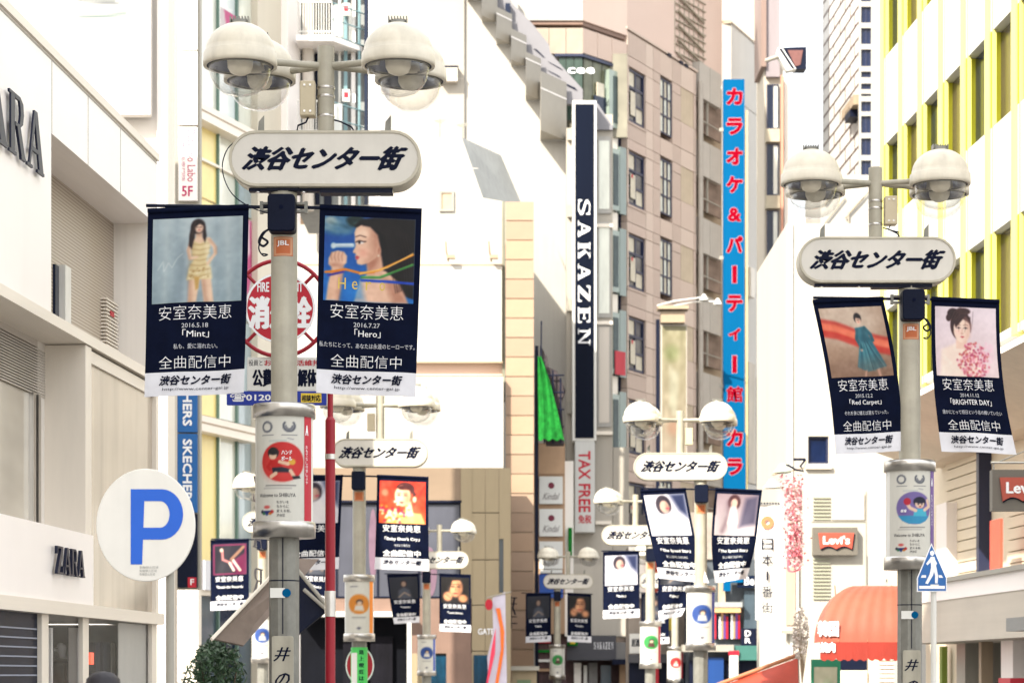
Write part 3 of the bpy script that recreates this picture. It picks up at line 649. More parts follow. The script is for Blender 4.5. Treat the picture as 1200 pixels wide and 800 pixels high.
def art_coat(n):
    p = Pic(n, int(n*1.0), (196, 170, 150), (150, 120, 100)); p.ell(.4, .2, .5, .3, (206, 188, 172), soft=20, al=.7)
    for y, c in ((0.28, (190, 44, 36)), (.36, (222, 92, 66)), (.44, (200, 40, 32)), (.33, (236, 130, 100))):
        p.line([(0, y-.08), (.2, y-.04), (.45, y+.06), (.7, y+.14), (1, y+.22)], .10, c, soft=4, al=.75)
    p.poly([(.50, .30), (.66, .28), (.72, .44), (.92, .86), (.60, .93), (.44, .86), (.54, .5)], (56, 112, 128)); p.poly([(.56, .5), (.66, .5), (.74, .92), (.58, .92)], (90, 150, 160), al=.6, soft=3); p.line([(.66, .50), (.86, .86)], .012, (34, 74, 92)); p.line([(.62, .5), (.7, .9)], .012, (34, 74, 92))
    p.line([(.54, .32), (.50, .46), (.56, .60)], .05, (46, 98, 112)); p.line([(.66, .30), (.74, .40), (.76, .48)], .05, (46, 98, 112)); p.ell(.55, .62, .02, .02, (220, 180, 160))
    p.poly([(.56, .92), (.60, .90), (.57, 1), (.54, 1)], (214, 170, 148)); p.poly([(.76, .9), (.80, .88), (.82, 1), (.78, 1)], (214, 170, 148))
    for k in range(9): p.line([(.54+.018*k, .52), (.46+.055*k, .90)], .010, (30, 74, 92) if k % 2 else (120, 172, 178), al=.55, soft=2)
    p.poly([(.60, .30), (.66, .29), (.70, .46), (.66, .52), (.58, .5)], (34, 84, 100), soft=5, al=.6)
    p.ell(.58, .16, .06, .075, (40, 34, 40)); p.ell(.585, .19, .042, .055, (228, 190, 168)); p.poly([(.54, .12), (.64, .12), (.63, .17), (.56, .155)], (40, 34, 40)); p.ell(.575, .185, .008, .006, (50, 40, 40)); p.ell(.60, .185, .008, .006, (50, 40, 40)); p.ell(.587, .215, .010, .005, (170, 70, 70)); p.poly([(.0, .80), (1, .72), (1, 1), (0, 1)], (120, 92, 78), soft=18, al=.35)
    return soften(p, 1, 7)
def art_flowers(n):
    p = Pic(n, int(n*1.04), (226, 212, 220), (224, 204, 206)); sk = (240, 216, 200)
    p.poly([(.10, .62), (.34, .52), (.62, .56), (.74, .8), (.70, 1), (.06, 1)], (240, 220, 208), soft=5)
    p.poly([(.34, .40), (.52, .42), (.52, .60), (.34, .60)], (232, 200, 184), soft=2); p.ell(.42, .26, .17, .22, (70, 44, 48)); p.ell(.30, .10, .10, .08, (64, 40, 44)); p.ell(.46, .06, .12, .05, (72, 46, 50)); p.ell(.22, .16, .04, .05, (70, 44, 48))
    p.ell(.44, .32, .135, .19, sk); p.poly([(.30, .20), (.38, .10), (.58, .14), (.58, .24), (.46, .17), (.34, .30)], (70, 44, 48), soft=2)
    p.poly([(.50, .16), (.59, .26), (.56, .42), (.48, .50), (.52, .34)], (214, 170, 156), soft=9, al=.7); p.ell(.38, .36, .05, .05, (244, 190, 184), soft=9, al=.5)
    strands(p, [(.30, .04), (.29, .18), (.30, .34)], [(.62, .06), (.61, .2), (.58, .36)], 4, (100, 66, 62), (40, 24, 30)); strands(p, [(.24, .20), (.30, .06), (.42, .0)], [(.34, .18), (.42, .09), (.56, .08)], 9, (104, 68, 62), (36, 22, 28), .008)
    for x in (.385, .500): p.ell(x, .302, .026, .010, (240, 232, 228)); p.ell(x+.003, .302, .012, .011, (50, 32, 36)); p.line([(x-.032, .304), (x, .290), (x+.032, .302)], .008, (50, 30, 36)); p.line([(x-.035, .262), (x, .250), (x+.035, .260)], .008, (110, 76, 70), al=.8)
    p.line([(.450, .31), (.440, .37)], .010, (214, 172, 158), soft=3); p.line([(.425, .378), (.442, .386), (.462, .378)], .006, (170, 110, 100)); p.poly([(.408, .424), (.436, .416), (.445, .419), (.455, .416), (.482, .424), (.446, .444)], (190, 78, 92))
    for k in range(230):
        a = rng.random()*6.28; r = rng.random()**.6; x = .62+.27*r*math.cos(a); y = .76+.26*r*math.sin(a)
        c = [(206, 112, 134), (228, 156, 170), (238, 190, 200), (176, 74, 104), (196, 100, 96)][k % 5]; p.ell(x, y, .018, .018, c, al=.85)
    for k in range(60): x = .8+.15*rng.random(); y = .5+.3*rng.random(); p.ell(x, y, .012, .012, (232, 196, 210), al=.7)
    return soften(p, 1, 4)
def art_red(n):
    p = Pic(n, int(n*.96), (210, 62, 42), (222, 90, 50)); p.ell(.12, .28, .07, .08, (240, 160, 130), soft=3, al=.7); p.line([(.98, .1), (.75, .55)], .03, (170, 30, 30), al=.5); sk = (246, 216, 180)
    p.poly([(.2, .9), (.5, .72), (.9, .76), (1, 1), (.1, 1)], (240, 190, 120), soft=2); p.ell(.56, .18, .20, .16, (96, 34, 36)); p.poly([(.72, .16), (.8, .3), (.72, .42)], (96, 34, 36)); p.ell(.50, .34, .17, .25, sk); p.poly([(.36, .14), (.6, .06), (.72, .22), (.6, .2), (.44, .2)], (96, 34, 36)); p.ell(.76, .42, .04, .07, sk)
    for x in (.42, .56): p.ell(x, .33, .035, .014, (70, 40, 50)); p.line([(x-.04, .285), (x+.04, .28)], .016, (110, 60, 50))
    p.ell(.48, .50, .04, .018, (200, 40, 50)); p.poly([(.56, .5), (.68, .46), (.74, .8), (.58, .84)], sk, soft=2)
    for k in range(70): p.ell(.30+.16*rng.normal(), .78+.10*rng.normal(), .03, .03, [(250, 226, 180), (238, 150, 60), (140, 30, 90), (250, 250, 240)][k % 4], al=.8)
    p.poly([(.56, .2), (.68, .3), (.66, .5), (.54, .56)], (206, 130, 96), soft=7, al=.6)
    return soften(p, 1, 9)
def art_face(n):
    p = Pic(n, int(n*.95), (30, 22, 26)); p.ell(.52, .40, .24, .36, (216, 160, 120), soft=3); p.poly([(.3, 0), (.7, 0), (.66, .10), (.4, .12), (.30, .5), (.24, .3)], (36, 22, 24), soft=2)
    for x in (.42, .62): p.ell(x, .36, .06, .025, (40, 26, 30)); p.line([(x-.08, .27), (x+.08, .27)], .02, (60, 36, 30))
    p.ell(.52, .62, .09, .03, (150, 50, 56)); p.ell(.24, .74, .16, .18, (206, 150, 112), soft=3); p.ell(.78, .80, .16, .15, (206, 150, 112), soft=3); p.line([(.1, .6), (.36, .8)], .02, (120, 70, 60)); p.poly([(.6, .2), (.76, .3), (.72, .6), (.6, .72)], (110, 70, 54), soft=5, al=.6); p.line([(.52, .38), (.51, .5)], .02, (150, 100, 76)); return soften(p, 0, 8)
def art_darkfig(n):
    p = Pic(n, int(n*1.0), (30, 34, 48), (24, 28, 40)); p.ell(.5, .3, .13, .17, (40, 30, 34)); p.ell(.5, .32, .08, .12, (150, 122, 106)); p.poly([(.3, .6), (.5, .45), (.7, .6), (.78, 1), (.24, 1)], (70, 74, 86), soft=3); p.line([(.3, .9), (.5, .7), (.7, .85)], .05, (150, 130, 116)); return p
def art_legs(n):
    p = Pic(n, int(n*1.0), (28, 24, 40)); p.line([(.04, .04), (.96, .04), (.96, .96), (.04, .96), (.04, .04)], .035, (150, 30, 90)); p.poly([(.5, .6), (.95, .3), (.95, .95), (.7, .95)], (110, 26, 70), soft=3)
    p.line([(.28, .22), (.30, .5), (.55, .62)], .07, (190, 120, 120)); p.line([(.5, .62), (.62, .85)], .07, (240, 216, 200)); p.line([(.58, .5), (.8, .85)], .07, (240, 216, 200)); p.line([(.55, .5), (.9, .12)], .09, (150, 110, 90)); p.ell(.26, .2, .05, .06, (230, 200, 180)); return p
def art_white(n):
    p = Pic(n, int(n*1.0), (224, 222, 232)); p.ell(.44, .26, .19, .24, (44, 34, 50)); p.ell(.45, .30, .11, .15, (210, 176, 160)); p.poly([(.5, .2), (.58, .3), (.54, .42), (.48, .42)], (170, 130, 116), soft=3); p.ell(.52, .34, .04, .02, (200, 60, 90)); p.poly([(.3, .5), (.6, .42), (.8, .7), (.7, 1), (.3, 1)], (238, 234, 236), soft=4); p.poly([(.62, 0), (1, 0), (1, .6), (.8, .4)], (40, 50, 90), soft=5); return p
def art_dance(n):
    p = Pic(n, int(n*1.0), (150, 130, 140), (206, 196, 200)); p.ell(.43, .20, .15, .19, (74, 40, 46)); p.ell(.43, .22, .08, .11, (222, 184, 170)); p.line([(.2, .9), (.34, .5), (.3, .2)], .08, (110, 84, 96), soft=5, al=.7); p.poly([(.35, .3), (.5, .3), (.56, .7), (.4, .95), (.3, .7)], (226, 214, 216), soft=2); p.poly([(.7, .1), (1, 0), (1, .7), (.6, .8)], (70, 64, 90), soft=5); return p

# ------------------------------------------------------------------ banners
def banner(post, side, label, art, n, date, title, tag, W=0.95, H=1.71, inner=0.32, skew=0.0, curve=0.0, wave=0.03, phase=0.0, bottom=1.0, yaw=0.0, ztop=0.0, curl=0.0, full=True, group='banners hanging from the lamp posts'):
    px, d, zs = post
    t = thing('street_banner', label, 'banner', (px+side*inner, d-0.02, zs-0.42+ztop), yaw, group)
    L, Rr = (-W, 0) if side < 0 else (0, W)
    def w3(u, v, off=0.0):                     # u 0..1 left to right, v 0..1 top to bottom
        k = v*v; wid = 1+(bottom-1)*k
        x = L+W/2+(u-.5)*W*wid+skew*v+curve*math.sin(v*math.pi)*0.5+curl*max(0, v-.55)**1.5*(u-.3)
        y = wave*(v**1.1)*math.sin(2*math.pi*(u*1.15+phase)+v*3)+0.012*math.sin(9*u+2*phase)*v+(.0035*math.sin(19*u+11*v+phase*9)+.003*math.sin(7*u-23*v+phase*5))*(.25+v)
        y += -0.25*abs(curl)*max(0, v-.5)*(1-u)
        z = -H*v - (0.04*side*(u if side > 0 else u-1)) - curl*0.35*max(0, v-.4)*(u-.5)*1.2
        return (x, y-off, z)
    m = MB(); nu, nv = (26, 40) if full else (14, 22)
    def sheet(mb, u0, u1, v0, v1, nu, nv, off, mi, flip=False):
        vs = [w3(u0+(u1-u0)*i/nu, v0+(v1-v0)*j/nv, off) for j in range(nv+1) for i in range(nu+1)]
        fs = []
        for j in range(nv):
            for i in range(nu):
                a = j*(nu+1)+i; q = (a, a+nu+1, a+nu+2, a+1); fs.append(q[::-1] if flip else q)
        mb.add(vs, fs, mi, True)
    sheet(m, 0, 1, 0, .872, nu, nv, 0.0, 0); sheet(m, 0, 1, 0, .872, nu, nv, -0.008, 0, True)
    edge = lambda uv: [w3(*uv, 0.0), w3(*uv, -0.008)]
    for uu in (0, 1):
        vs = [q for j in range(nv+1) for q in edge((uu, .872*j/nv))]; m.add(vs, [(2*j, 2*j+1, 2*j+3, 2*j+2) for j in range(nv)], 0, True)
    m.build('cloth', NAVY, t)
    m = MB(); sheet(m, 0, 1, .872, 1.0, nu, 5, 0.0, 0); sheet(m, 0, 1, .872, 1.0, nu, 5, -0.008, 0, True)
    vs = [q for i in range(nu+1) for q in edge((i/nu, 1.0))]; m.add(vs, [(2*i, 2*i+1, 2*i+3, 2*i+2) for i in range(nu)], 0, True)
    hem = m.build('white_strip', WHITECLOTH, t)
    z = lambda i: w3(i/8, 0.0)
    m = MB(); m.tube([(w3(i/8, 0.005)[0], 0.0, w3(i/8, 0.005)[2]+0.012) for i in range(9)], 0.026, 8); m.build('rod_sleeve', NAVY, t)
    p = art(n); pu0, pu1, pv0, pv1 = .055, .945, .045, .50
    p.build('printed_picture', pu0, pu1, -pv1, -pv0, lambda x, zz: w3(x, -zz, 0.005), t)
    o = 0.0075
    def T(mb, s, u0, u1, v0, v1, bold=0.0, shear=0.0): text_on(mb, s, u0, u1, -v1, -v0, lambda x, zz: w3(x, -zz, o), bold, shear)
    mb = MB(); T(mb, '安室奈美恵', .13, .85, .515, .592, -0.01 if full else 0.02); T(mb, '全曲配信中', .14, .85, .787, .855, -0.01 if full else .03)
    if title: T(mb, '「'+title+'」', .5-.13*min(2.6, max(1, len(title)/5.5)), .5+.13*min(2.6, max(1, len(title)/5.5)), .645, .690, 0.005 if full else .03)
    if full and title == 'Hero': pass
    mb.build('lettering', WHITEINK, t)
    mb = MB()
    if date: T(mb, date, .36, .62, .612, .636)
    if tag: T(mb, tag, .5-.030*len(tag)*.72, .5+.030*len(tag)*.72, .722, .750)
    if date or tag: mb.build('small_lettering', GREYINK, t)
    mb = MB(); T(mb, SIGN, .14, .87, .892, .943, 0.07, 0.45); 
    if full: T(mb, 'http://www.center-gai.jp', .18, .84, .956, .976)
    mb.build('lettering', NAVYINK, hem)
    if title == 'Hero' and full:
        mb = MB()
        for i, ch in enumerate('Hero'): text_on(mb, ch, .20+.135*i, .255+.135*i+(.02 if ch == 'H' else 0), -.435, -.375 if ch == 'H' else -.39, lambda x, zz: w3(x, -zz, 0.0065), .02)
        mb.build('lettering', mat('gold_ink', S(196, 170, 70), .5), t)
    return t

# x, py of sign centre, px per metre
p1, P1 = lamp_post(333, 190, 127, 1, 'large grey beige lamp post nearest the camera, red handball panel wrapped round it', panel_art('red!', RED))
p2, P2 = lamp_post(1066, 307, 104, -1, 'lamp post standing in front of the yellow finned building, violet picture panel round it', panel_art('violet!', mat('violet_print', S(96, 60, 130), .5), '卓球'), 2, rods=(1.09, 0.99))
p3, P3 = lamp_post(421, 531, 63.5, 1, 'sunlit lamp post behind the red pole, white panel with orange strip above a green wrap', panel_art('orange', mat('orange_print', S(236, 140, 50), .5)), 1)
p4, P4 = lamp_post(821, 547, 62, -1, 'sunlit lamp post beside the tall blue karaoke sign, blue circle on its panel', panel_art('blue', mat('blue_print', S(60, 80, 160), .5)), 1, rods=(1.12, 1.14))
p5, P5 = lamp_post(762, 627, 45, -1, 'far lamp post left of the karaoke sign, green circle on its white panel', panel_art('green', RED), 0)
p3b, P3b = lamp_post(500, 656, 39, 1, 'far lamp post in front of the beige shop wall, blue shop windows behind it', panel_art('blue', mat('blue_print', S(60, 80, 160), .5)), 0)
p6, P6 = lamp_post(653, 681, 33, 1, 'small far lamp post below the tax free sign, green circle on its panel', panel_art('green', PANELWHITE), 0)
p7, P7 = lamp_post(308, 612, 47.5, 1, 'lamp post mostly hidden behind the nearest post, blue circle panel low at its left', panel_art('blue', PANELWHITE), 0)
p8, P8 = lamp_post(791, 680, 34.5, -1, 'farthest lamp post on the right, red circle on its panel', panel_art('red2', RED), 0)

banner(P1, -1, 'large banner with a standing woman in a pale gold dress, nearest post, left side', art_standing, 104, '2016.5.18', 'Mint', '私も、愛に溺れたい。', skew=-0.035, wave=0.04, phase=.1, bottom=.985, W=.93, inner=.325)
banner(P1, 1, 'large banner with a woman in profile on blue and gold letters, nearest post, right side', art_profile, 112, '2016.7.27', 'Hero', '私たちにとって、あなたは永遠のヒーローです。', skew=-0.045, wave=0.045, phase=.4, inner=.33, W=.94, bottom=.97, ztop=.0)
banner(P2, -1, 'banner with a woman in a blue green coat and red ribbon of cloth', art_coat, 96, '2015.12.2', 'Red Carpet', 'それを身に纏えば満ちていった。', skew=0.23, curve=0.10, wave=0.05, phase=.25, inner=.30, W=.80, yaw=0.05, bottom=.94)
banner(P2, 1, 'banner with a woman holding pink flowers', art_flowers, 100, '2014.11.12', 'BRIGHTER DAY', '誰かにとって明日という名の輝いていたい', skew=0.16, curve=-0.10, wave=0.05, phase=.7, inner=.24, W=.76, bottom=1.10, yaw=-0.05)
banner(P3, -1, 'banner half hidden behind the red pole, white picture above dark cloth', art_white, 34, '', '', '', skew=-0.1, wave=.06, inner=.30, bottom=1.05, full=False)
banner(P3, 1, 'banner with a red portrait of a woman, flowers at her chin', art_red, 56, '', 'Baby Don\'t Cry', '今日より明日は', skew=-.02, wave=.06, phase=.6, inner=.33, bottom=1.06, full=False)
banner(P4, -1, 'curled banner with a pale picture, hanging left of the karaoke sign', art_white, 40, '', 'The Speed Star', '新しい自分になるために', skew=.36, curve=-.02, wave=.09, phase=.2, inner=.28, bottom=.92, curl=.5, W=.86, full=False)
banner(P4, 1, 'rippled banner with a dim portrait, hanging over the foot of the karaoke sign', art_dance, 40, '', 'The Speed Star', '新しい自分になるために', skew=-.12, curve=-.06, wave=.09, phase=.55, inner=.28, bottom=.86, curl=-.5, W=.88, full=False)
banner(P5, -1, 'banner with a white portrait on dark cloth, far post left of the karaoke sign', art_white, 34, '', 'Baby', '', inner=.28, wave=.05, full=False)
banner(P5, 1, 'dark twisted banner behind the curled one, far post left of the karaoke sign', art_darkfig, 26, '', 'Go', '', skew=-.2, inner=.28, wave=.09, bottom=.8, curl=-.6, full=False)
banner(P3b, -1, 'dark banner with a small white figure and letters, in front of the shop windows', art_darkfig, 30, '', 'Tempest', '', skew=.12, inner=.24, bottom=.8, H=1.45, full=False)
banner(P3b, 1, 'banner with a close up of a woman\'s face, hands at her chin', art_face, 36, '', 'Love Story', '', inner=.38, full=False)
banner(P6, -1, 'small dark banner on the left of the farthest left post', art_darkfig, 26, '', 'Naked', '', inner=.22, W=.9, full=False)
banner(P6, 1, 'small dark banner with a face, right of the farthest left post', art_face, 26, '', 'Finally', '', inner=.36, W=.85, full=False)
banner(P7, -1, 'dark banner with pink framed legs, above the green shrub', art_legs, 40, '', 'Break the Record', '', inner=.34, full=False)
banner(P7, 1, 'dark banner glimpsed behind the red pole, lower of two', art_darkfig, 26, '', 'Get', '', inner=.9, W=.85, full=False)
banner(P8, -1, 'dark banner glimpsed between two far posts', art_darkfig, 24, '', 'Girl', '', inner=.2, full=False)
# ------------------------------------------------------------------ setting: ground, street, pavements
ASPH = mat('street_paving', (0.20, 0.185, 0.165), 0.85, var=0.25, scale=1.5, bump=0.2)
PAVE = mat('pavement_stone', (0.32, 0.30, 0.27), 0.8, var=0.2, scale=2, bump=0.15)
GRND = mat('ground', (0.16, 0.15, 0.14), 0.9, var=0.2)
def sheet(name, x0, x1, ys, dz, m):
    vs = []; fs = []
    for i, y in enumerate(ys): vs += [(x0, y, ground_z(y)+dz), (x1, y, ground_z(y)+dz)]
    for i in range(len(ys)-1): fs.append((2*i, 2*i+1, 2*i+3, 2*i+2))
    me = bpy.data.meshes.new('m'); me.from_pydata(vs, [], fs); me.materials.append(m); return newobj(name, me, kind='structure')
sheet('ground', -900, 900, [-300, -40, 0, 40, 80, 150, 2500], -0.012, GRND)
sheet('road', -2.0, 4.4, [-40, 0, 40, 80, 150], 0.0, ASPH)
for x0, x1 in ((-4.2, -2.0), (4.4, 7.0)):
    vs = []; fs = []; ys = [-40, 0, 40, 80, 150]
    for y in ys: vs += [(x0, y, ground_z(y)-.01), (x0, y, ground_z(y)+.12), (x1, y, ground_z(y)+.12), (x1, y, ground_z(y)-.01)]
    for i in range(4):
        for k in range(3): fs.append((4*i+k, 4*i+k+1, 4*i+4+k+1, 4*i+4+k))
    me = bpy.data.meshes.new('m'); me.from_pydata(vs, [], fs); me.materials.append(PAVE); newobj('pavement', me, kind='structure')

# wall materials
CREAM = mat('cream_wall', S(226, 220, 212), 0.6, var=0.04, scale=0.8, streak=0.05)
ZWHITE = mat('white_metal_wall', S(238, 232, 228), 0.35, var=0.03, scale=0.6, streak=0.04)
ZGREY = mat('warm_grey_wall', S(192, 184, 174), 0.6, var=0.05, scale=0.7, streak=0.05)
BEIGEGLASS = mat('beige_glass', S(184, 171, 154), 0.12, var=0.35, scale=0.6, spec=0.8, streak=0.35)
LEDGE = mat('ledge_metal', S(222, 213, 200), 0.4, var=0.05)
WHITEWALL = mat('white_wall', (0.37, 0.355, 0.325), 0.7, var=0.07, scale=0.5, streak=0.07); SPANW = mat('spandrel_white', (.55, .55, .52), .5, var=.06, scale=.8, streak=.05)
LETTER = mat('letter_navy', S(28, 32, 52), 0.4, var=0.1, spec=.2)
FRAMEW = mat('white_frame', (0.62, 0.61, 0.57), 0.45)
FRAMEG = mat('grey_frame', S(150, 146, 136), 0.45, var=0.1)
TRIM = mat('bronze_trim', S(156, 138, 116), 0.5, var=0.1)
def perf_mat():
    m = bpy.data.materials.new('perforated_metal'); m.use_nodes = True; nt = m.node_tree; b = nt.nodes['Principled BSDF']
    tc = nt.nodes.new('ShaderNodeTexCoord'); w = nt.nodes.new('ShaderNodeTexWave'); w.wave_type = 'BANDS'; w.bands_direction = 'Z'
    w.inputs['Scale'].default_value = 15; r = nt.nodes.new('ShaderNodeValToRGB'); r.color_ramp.elements[0].position = .3; r.color_ramp.elements[1].position = .6
    r.color_ramp.elements[0].color = (*S(140, 128, 114), 1); r.color_ramp.elements[1].color = (*S(176, 164, 150), 1)
    nt.links.new(tc.outputs['Object'], w.inputs['Vector']); nt.links.new(w.outputs[0], r.inputs[0]); nt.links.new(r.outputs[0], b.inputs['Base Color'])
    bp = nt.nodes.new('ShaderNodeBump'); bp.inputs['Strength'].default_value = .5; nt.links.new(w.outputs[0], bp.inputs['Height']); nt.links.new(bp.outputs[0], b.inputs['Normal'])
    b.inputs['Roughness'].default_value = .5; return m
PERF = perf_mat()

# ---------------- clothing store on the left
f = Fac(0, 22.3, 790)
z = Bld('clothing_store', 'white two storey clothing store along the left edge with dark serif letters', 'store', f)
xa, xb = f.U(-70), f.U(184)
zr, zs, zl, zl2 = f.Z(7), f.Z(104), f.Z(334), f.Z(348)
gz0 = ground_z(30)-0.2
piece('roof_volume', ZWHITE, xa, xb, 0, 0.55, zs, zr, z.root)
piece('roof_edge_trim', LEDGE, xa, xb+.01, -0.03, 0.58, zr, zr+0.09, z.root)
piece('seam', FRAMEG, xa, xb, -0.004, 0.0, zr-0.035, zr-0.02, z.root)
piece('rear_mass', CREAM, xa, xb-0.25, 0.56, 8, f.Z(713), zr-0.1, z.root); piece('floor_slab', CREAM, xa, xb-.1, .52, .57, f.Z(713), f.Z(690), z.root)
piece('upper_wall', ZWHITE, xa, f.U(60), 0, 0.5, zl, zs, z.root)
piece('return_wall', CREAM, xb-0.12, xb, 0.02, 0.56, zl, zs, z.root)
piece('perforated_wall', PERF, f.U(60), xb-0.12, 0.50, 0.55, zl, zs, z.root)
piece('ledge', LEDGE, xa, xb, -0.04, 0.55, zl2, zl, z.root)
# slit window and vent on the perforated wall
x0, x1 = f.U(66, .46), f.U(77, .46)
sw = piece('slit_window', WINDOWDARK, x0, x1-0.25, 0.47, 0.5, f.Z(372, 70, .46), f.Z(312, 70, .46), z.root)
piece('slit_frame', FRAMEW, x1-0.25, x1, 0.40, 0.5, f.Z(377, 70, .46), f.Z(310, 70, .46), z.root)
vn = MB(); vx0, vx1 = f.U(124, .44), f.U(138, .44)
for k in range(14):
    a = f.Z(408, 130, .44)+(f.Z(350, 130, .44)-f.Z(408, 130, .44))*k/14; vn.box(vx0, vx1, 0.43, 0.50, a, a+0.02)
vn.build('vent_grille', LEDGE, z.root, kind='stuff'); piece('red_tag', RED, f.U(130, .42), f.U(134, .42), 0.42, 0.43, f.Z(371, 132, .42), f.Z(365, 132, .42), z.root)
# vertical seams on white cladding
for q in (60.5, 103, 141): piece('seam', FRAMEG, f.U(q), f.U(q)+0.012, -0.003, 0.0, zs, zr-0.03, z.root)
# floor under the ledge
ya = 0.42
piece('lower_wall', CREAM, f.U(44, ya), f.U(100, ya), ya, 0.56, f.Z(697), zl2, z.root)
piece('window_head', ZGREY, xa, f.U(44, ya), ya, 0.55, f.Z(384, 0, ya), zl2, z.root)
lv = MB(); za, zb = f.Z(443, 0, ya), f.Z(384, 0, ya); n = 17
for k in range(n):
    q = za+(zb-za)*k/n; lv.add([(xa, ya, q), (f.U(52, ya), ya, q), (f.U(52, ya), ya+.05, q+.045), (xa, ya+.05, q+.045)], [(0, 1, 2, 3)])
    lv.box(xa, f.U(52, ya), ya-.012, ya+.004, q-.008, q+.006)
lv.build('louvre_slats', ZGREY, z.root, kind='stuff'); piece('louvre_backing', DARKMETAL, xa, f.U(52, ya), ya+.06, ya+.08, za, zb, z.root)
x1 = f.U(38, ya); zc = f.Z(640, 0)
piece('display_glass', mat('display_beige_glass', S(190, 182, 168), .1, var=.35, scale=.8, spec=.8), xa, x1, ya+.02, ya+.05, zc, za, z.root)
for q in (-20, 36, 42): piece('mullion', STEEL, f.U(q, ya), f.U(q, ya)+.1, ya-.03, ya+.06, zc, za, z.root)
ms = MB()        # dress form shapes seen through the upstairs glass
piece('window_sill', LEDGE, xa, f.U(44, ya), ya-.03, ya+.1, zc-.08, zc, z.root)
# glossy panel section
xc = f.U(101)
piece('tall_panel', BEIGEGLASS, f.U(105), f.U(181), 0.03, 0.5, f.Z(697), zl2-.02, z.root)
piece('panel_frame', LEDGE, f.U(98), f.U(105), -0.02, 0.5, f.Z(697), zl2-.01, z.root)
piece('panel_frame', LEDGE, f.U(181), xb, -0.02, 0.5, f.Z(697), zl2-.01, z.root)
piece('panel_frame', LEDGE, f.U(105), f.U(181), 0.0, 0.1, zl2-.16, zl2-.03, z.root)
# sign band and beam
piece('sign_band', ZWHITE, xa, f.U(103), -0.06, 0.5, f.Z(697), f.Z(603), z.root)
piece('beam', LEDGE, xa, xb, -0.09, 0.5, f.Z(714), f.Z(697)-.002, z.root)
def serif_row(b, word, spans, zt, zb, y, thick, m, name='letter', mirror=False):
    for ch, (a, c) in zip(word, spans):
        mb = MB(); serif(mb, ch, a, c, zb, zt, lambda X, Z, o: (X, y+o, Z), thick, mirror=mirror); mb.build(name, m, b.root)
serif_row(z, 'ARA', [(f.U(-27), f.U(3)), (f.U(5), f.U(24)), (f.U(26), f.U(46))], f.Z(99), f.Z(172), -0.05, 0.02, LETTER)
sx = [f.U(q, -.1) for q in (65, 72.5, 73, 81.5, 82, 89, 89.5, 97.5)]
serif_row(z, 'ZARA', [(sx[0], sx[1]), (sx[2], sx[3]), (sx[4], sx[5]), (sx[6], sx[7])], f.Z(642, 80, -.1), f.Z(674, 80, -.1), -0.12, 0.03, LETTER)
# shop front below
zt = f.Z(714)
piece('shop_interior', mat('shop_interior', S(52, 56, 62), .8, var=.6, scale=1.6), xa, xb, 1.3, 1.4, gz0, zt, z.root); piece('shop_end_wall', mat('shop_interior', (0, 0, 0)), xb-.1, xb, .1, 1.3, gz0, zt, z.root)
for q, w_, m_ in ((60, 2, CREAM), (91, 4, ZGREY), (112, 5, COATD := mat('dark_rack', S(26, 30, 44), .7, spec=.1)), (121, 9, COATD), (131, 4, ZGREY)): piece('clothes_rack', m_, f.U(q, .2), f.U(q+w_, .2), .2, .3, gz0, f.Z(735 if q < 100 else 748+q % 9, q, .2), z.root)
piece('shop_glass', mat('navy_shop_glass', S(16, 26, 46), .45, var=.6, scale=2.5, spec=.12), xa, f.U(49), 0.045, 0.06, gz0, zt, z.root)
dg = MB()
for k in range(16): dg.box(xa, f.U(47), 0.03, 0.044, zt-.16-.09*k, zt-.145-.09*k)
dg.build('blind_lines', mat('blind_line', S(120, 130, 150), .4), z.root, kind='stuff')
for a, c in ((49, 57), (97, 104), (178, 184)): piece('shop_post', LEDGE, f.U(a), f.U(c), 0.0, 0.05, gz0, zt, z.root)
piece('clear_pane', glass_mat('shop_clear', (.93, .94, .96), .015, .1, .05), f.U(57), f.U(97), 0.035, 0.045, gz0, zt, z.root)
piece('clear_pane', glass_mat('shop_clear'), f.U(104), f.U(178), 0.035, 0.045, gz0, zt, z.root)
vb = piece('hanging_poster', mat('poster_grey', S(196, 190, 178), .6, var=.1), f.U(139, .07), f.U(174, .07), .07, .08, gz0, f.Z(730, 150, .07), z.root)
for i, ch in enumerate('ZAR'):
    mb = MB(); zz = f.Z(757+23*i, 158, .07); serif(mb, ch, f.U(152, .065), f.U(165, .065), zz-.11, zz+.02, lambda X, Z, o: (X, .066+o, Z), 0.0, mirror=True); mb.build('letter', LETTER, vb)
piece('red_lamp', mat('red_glow', S(220, 70, 40), .4, emit=.6), f.U(106, .1), f.U(110, .1), .1, .12, f.Z(778, 108, .1), f.Z(764, 108, .1), z.root)

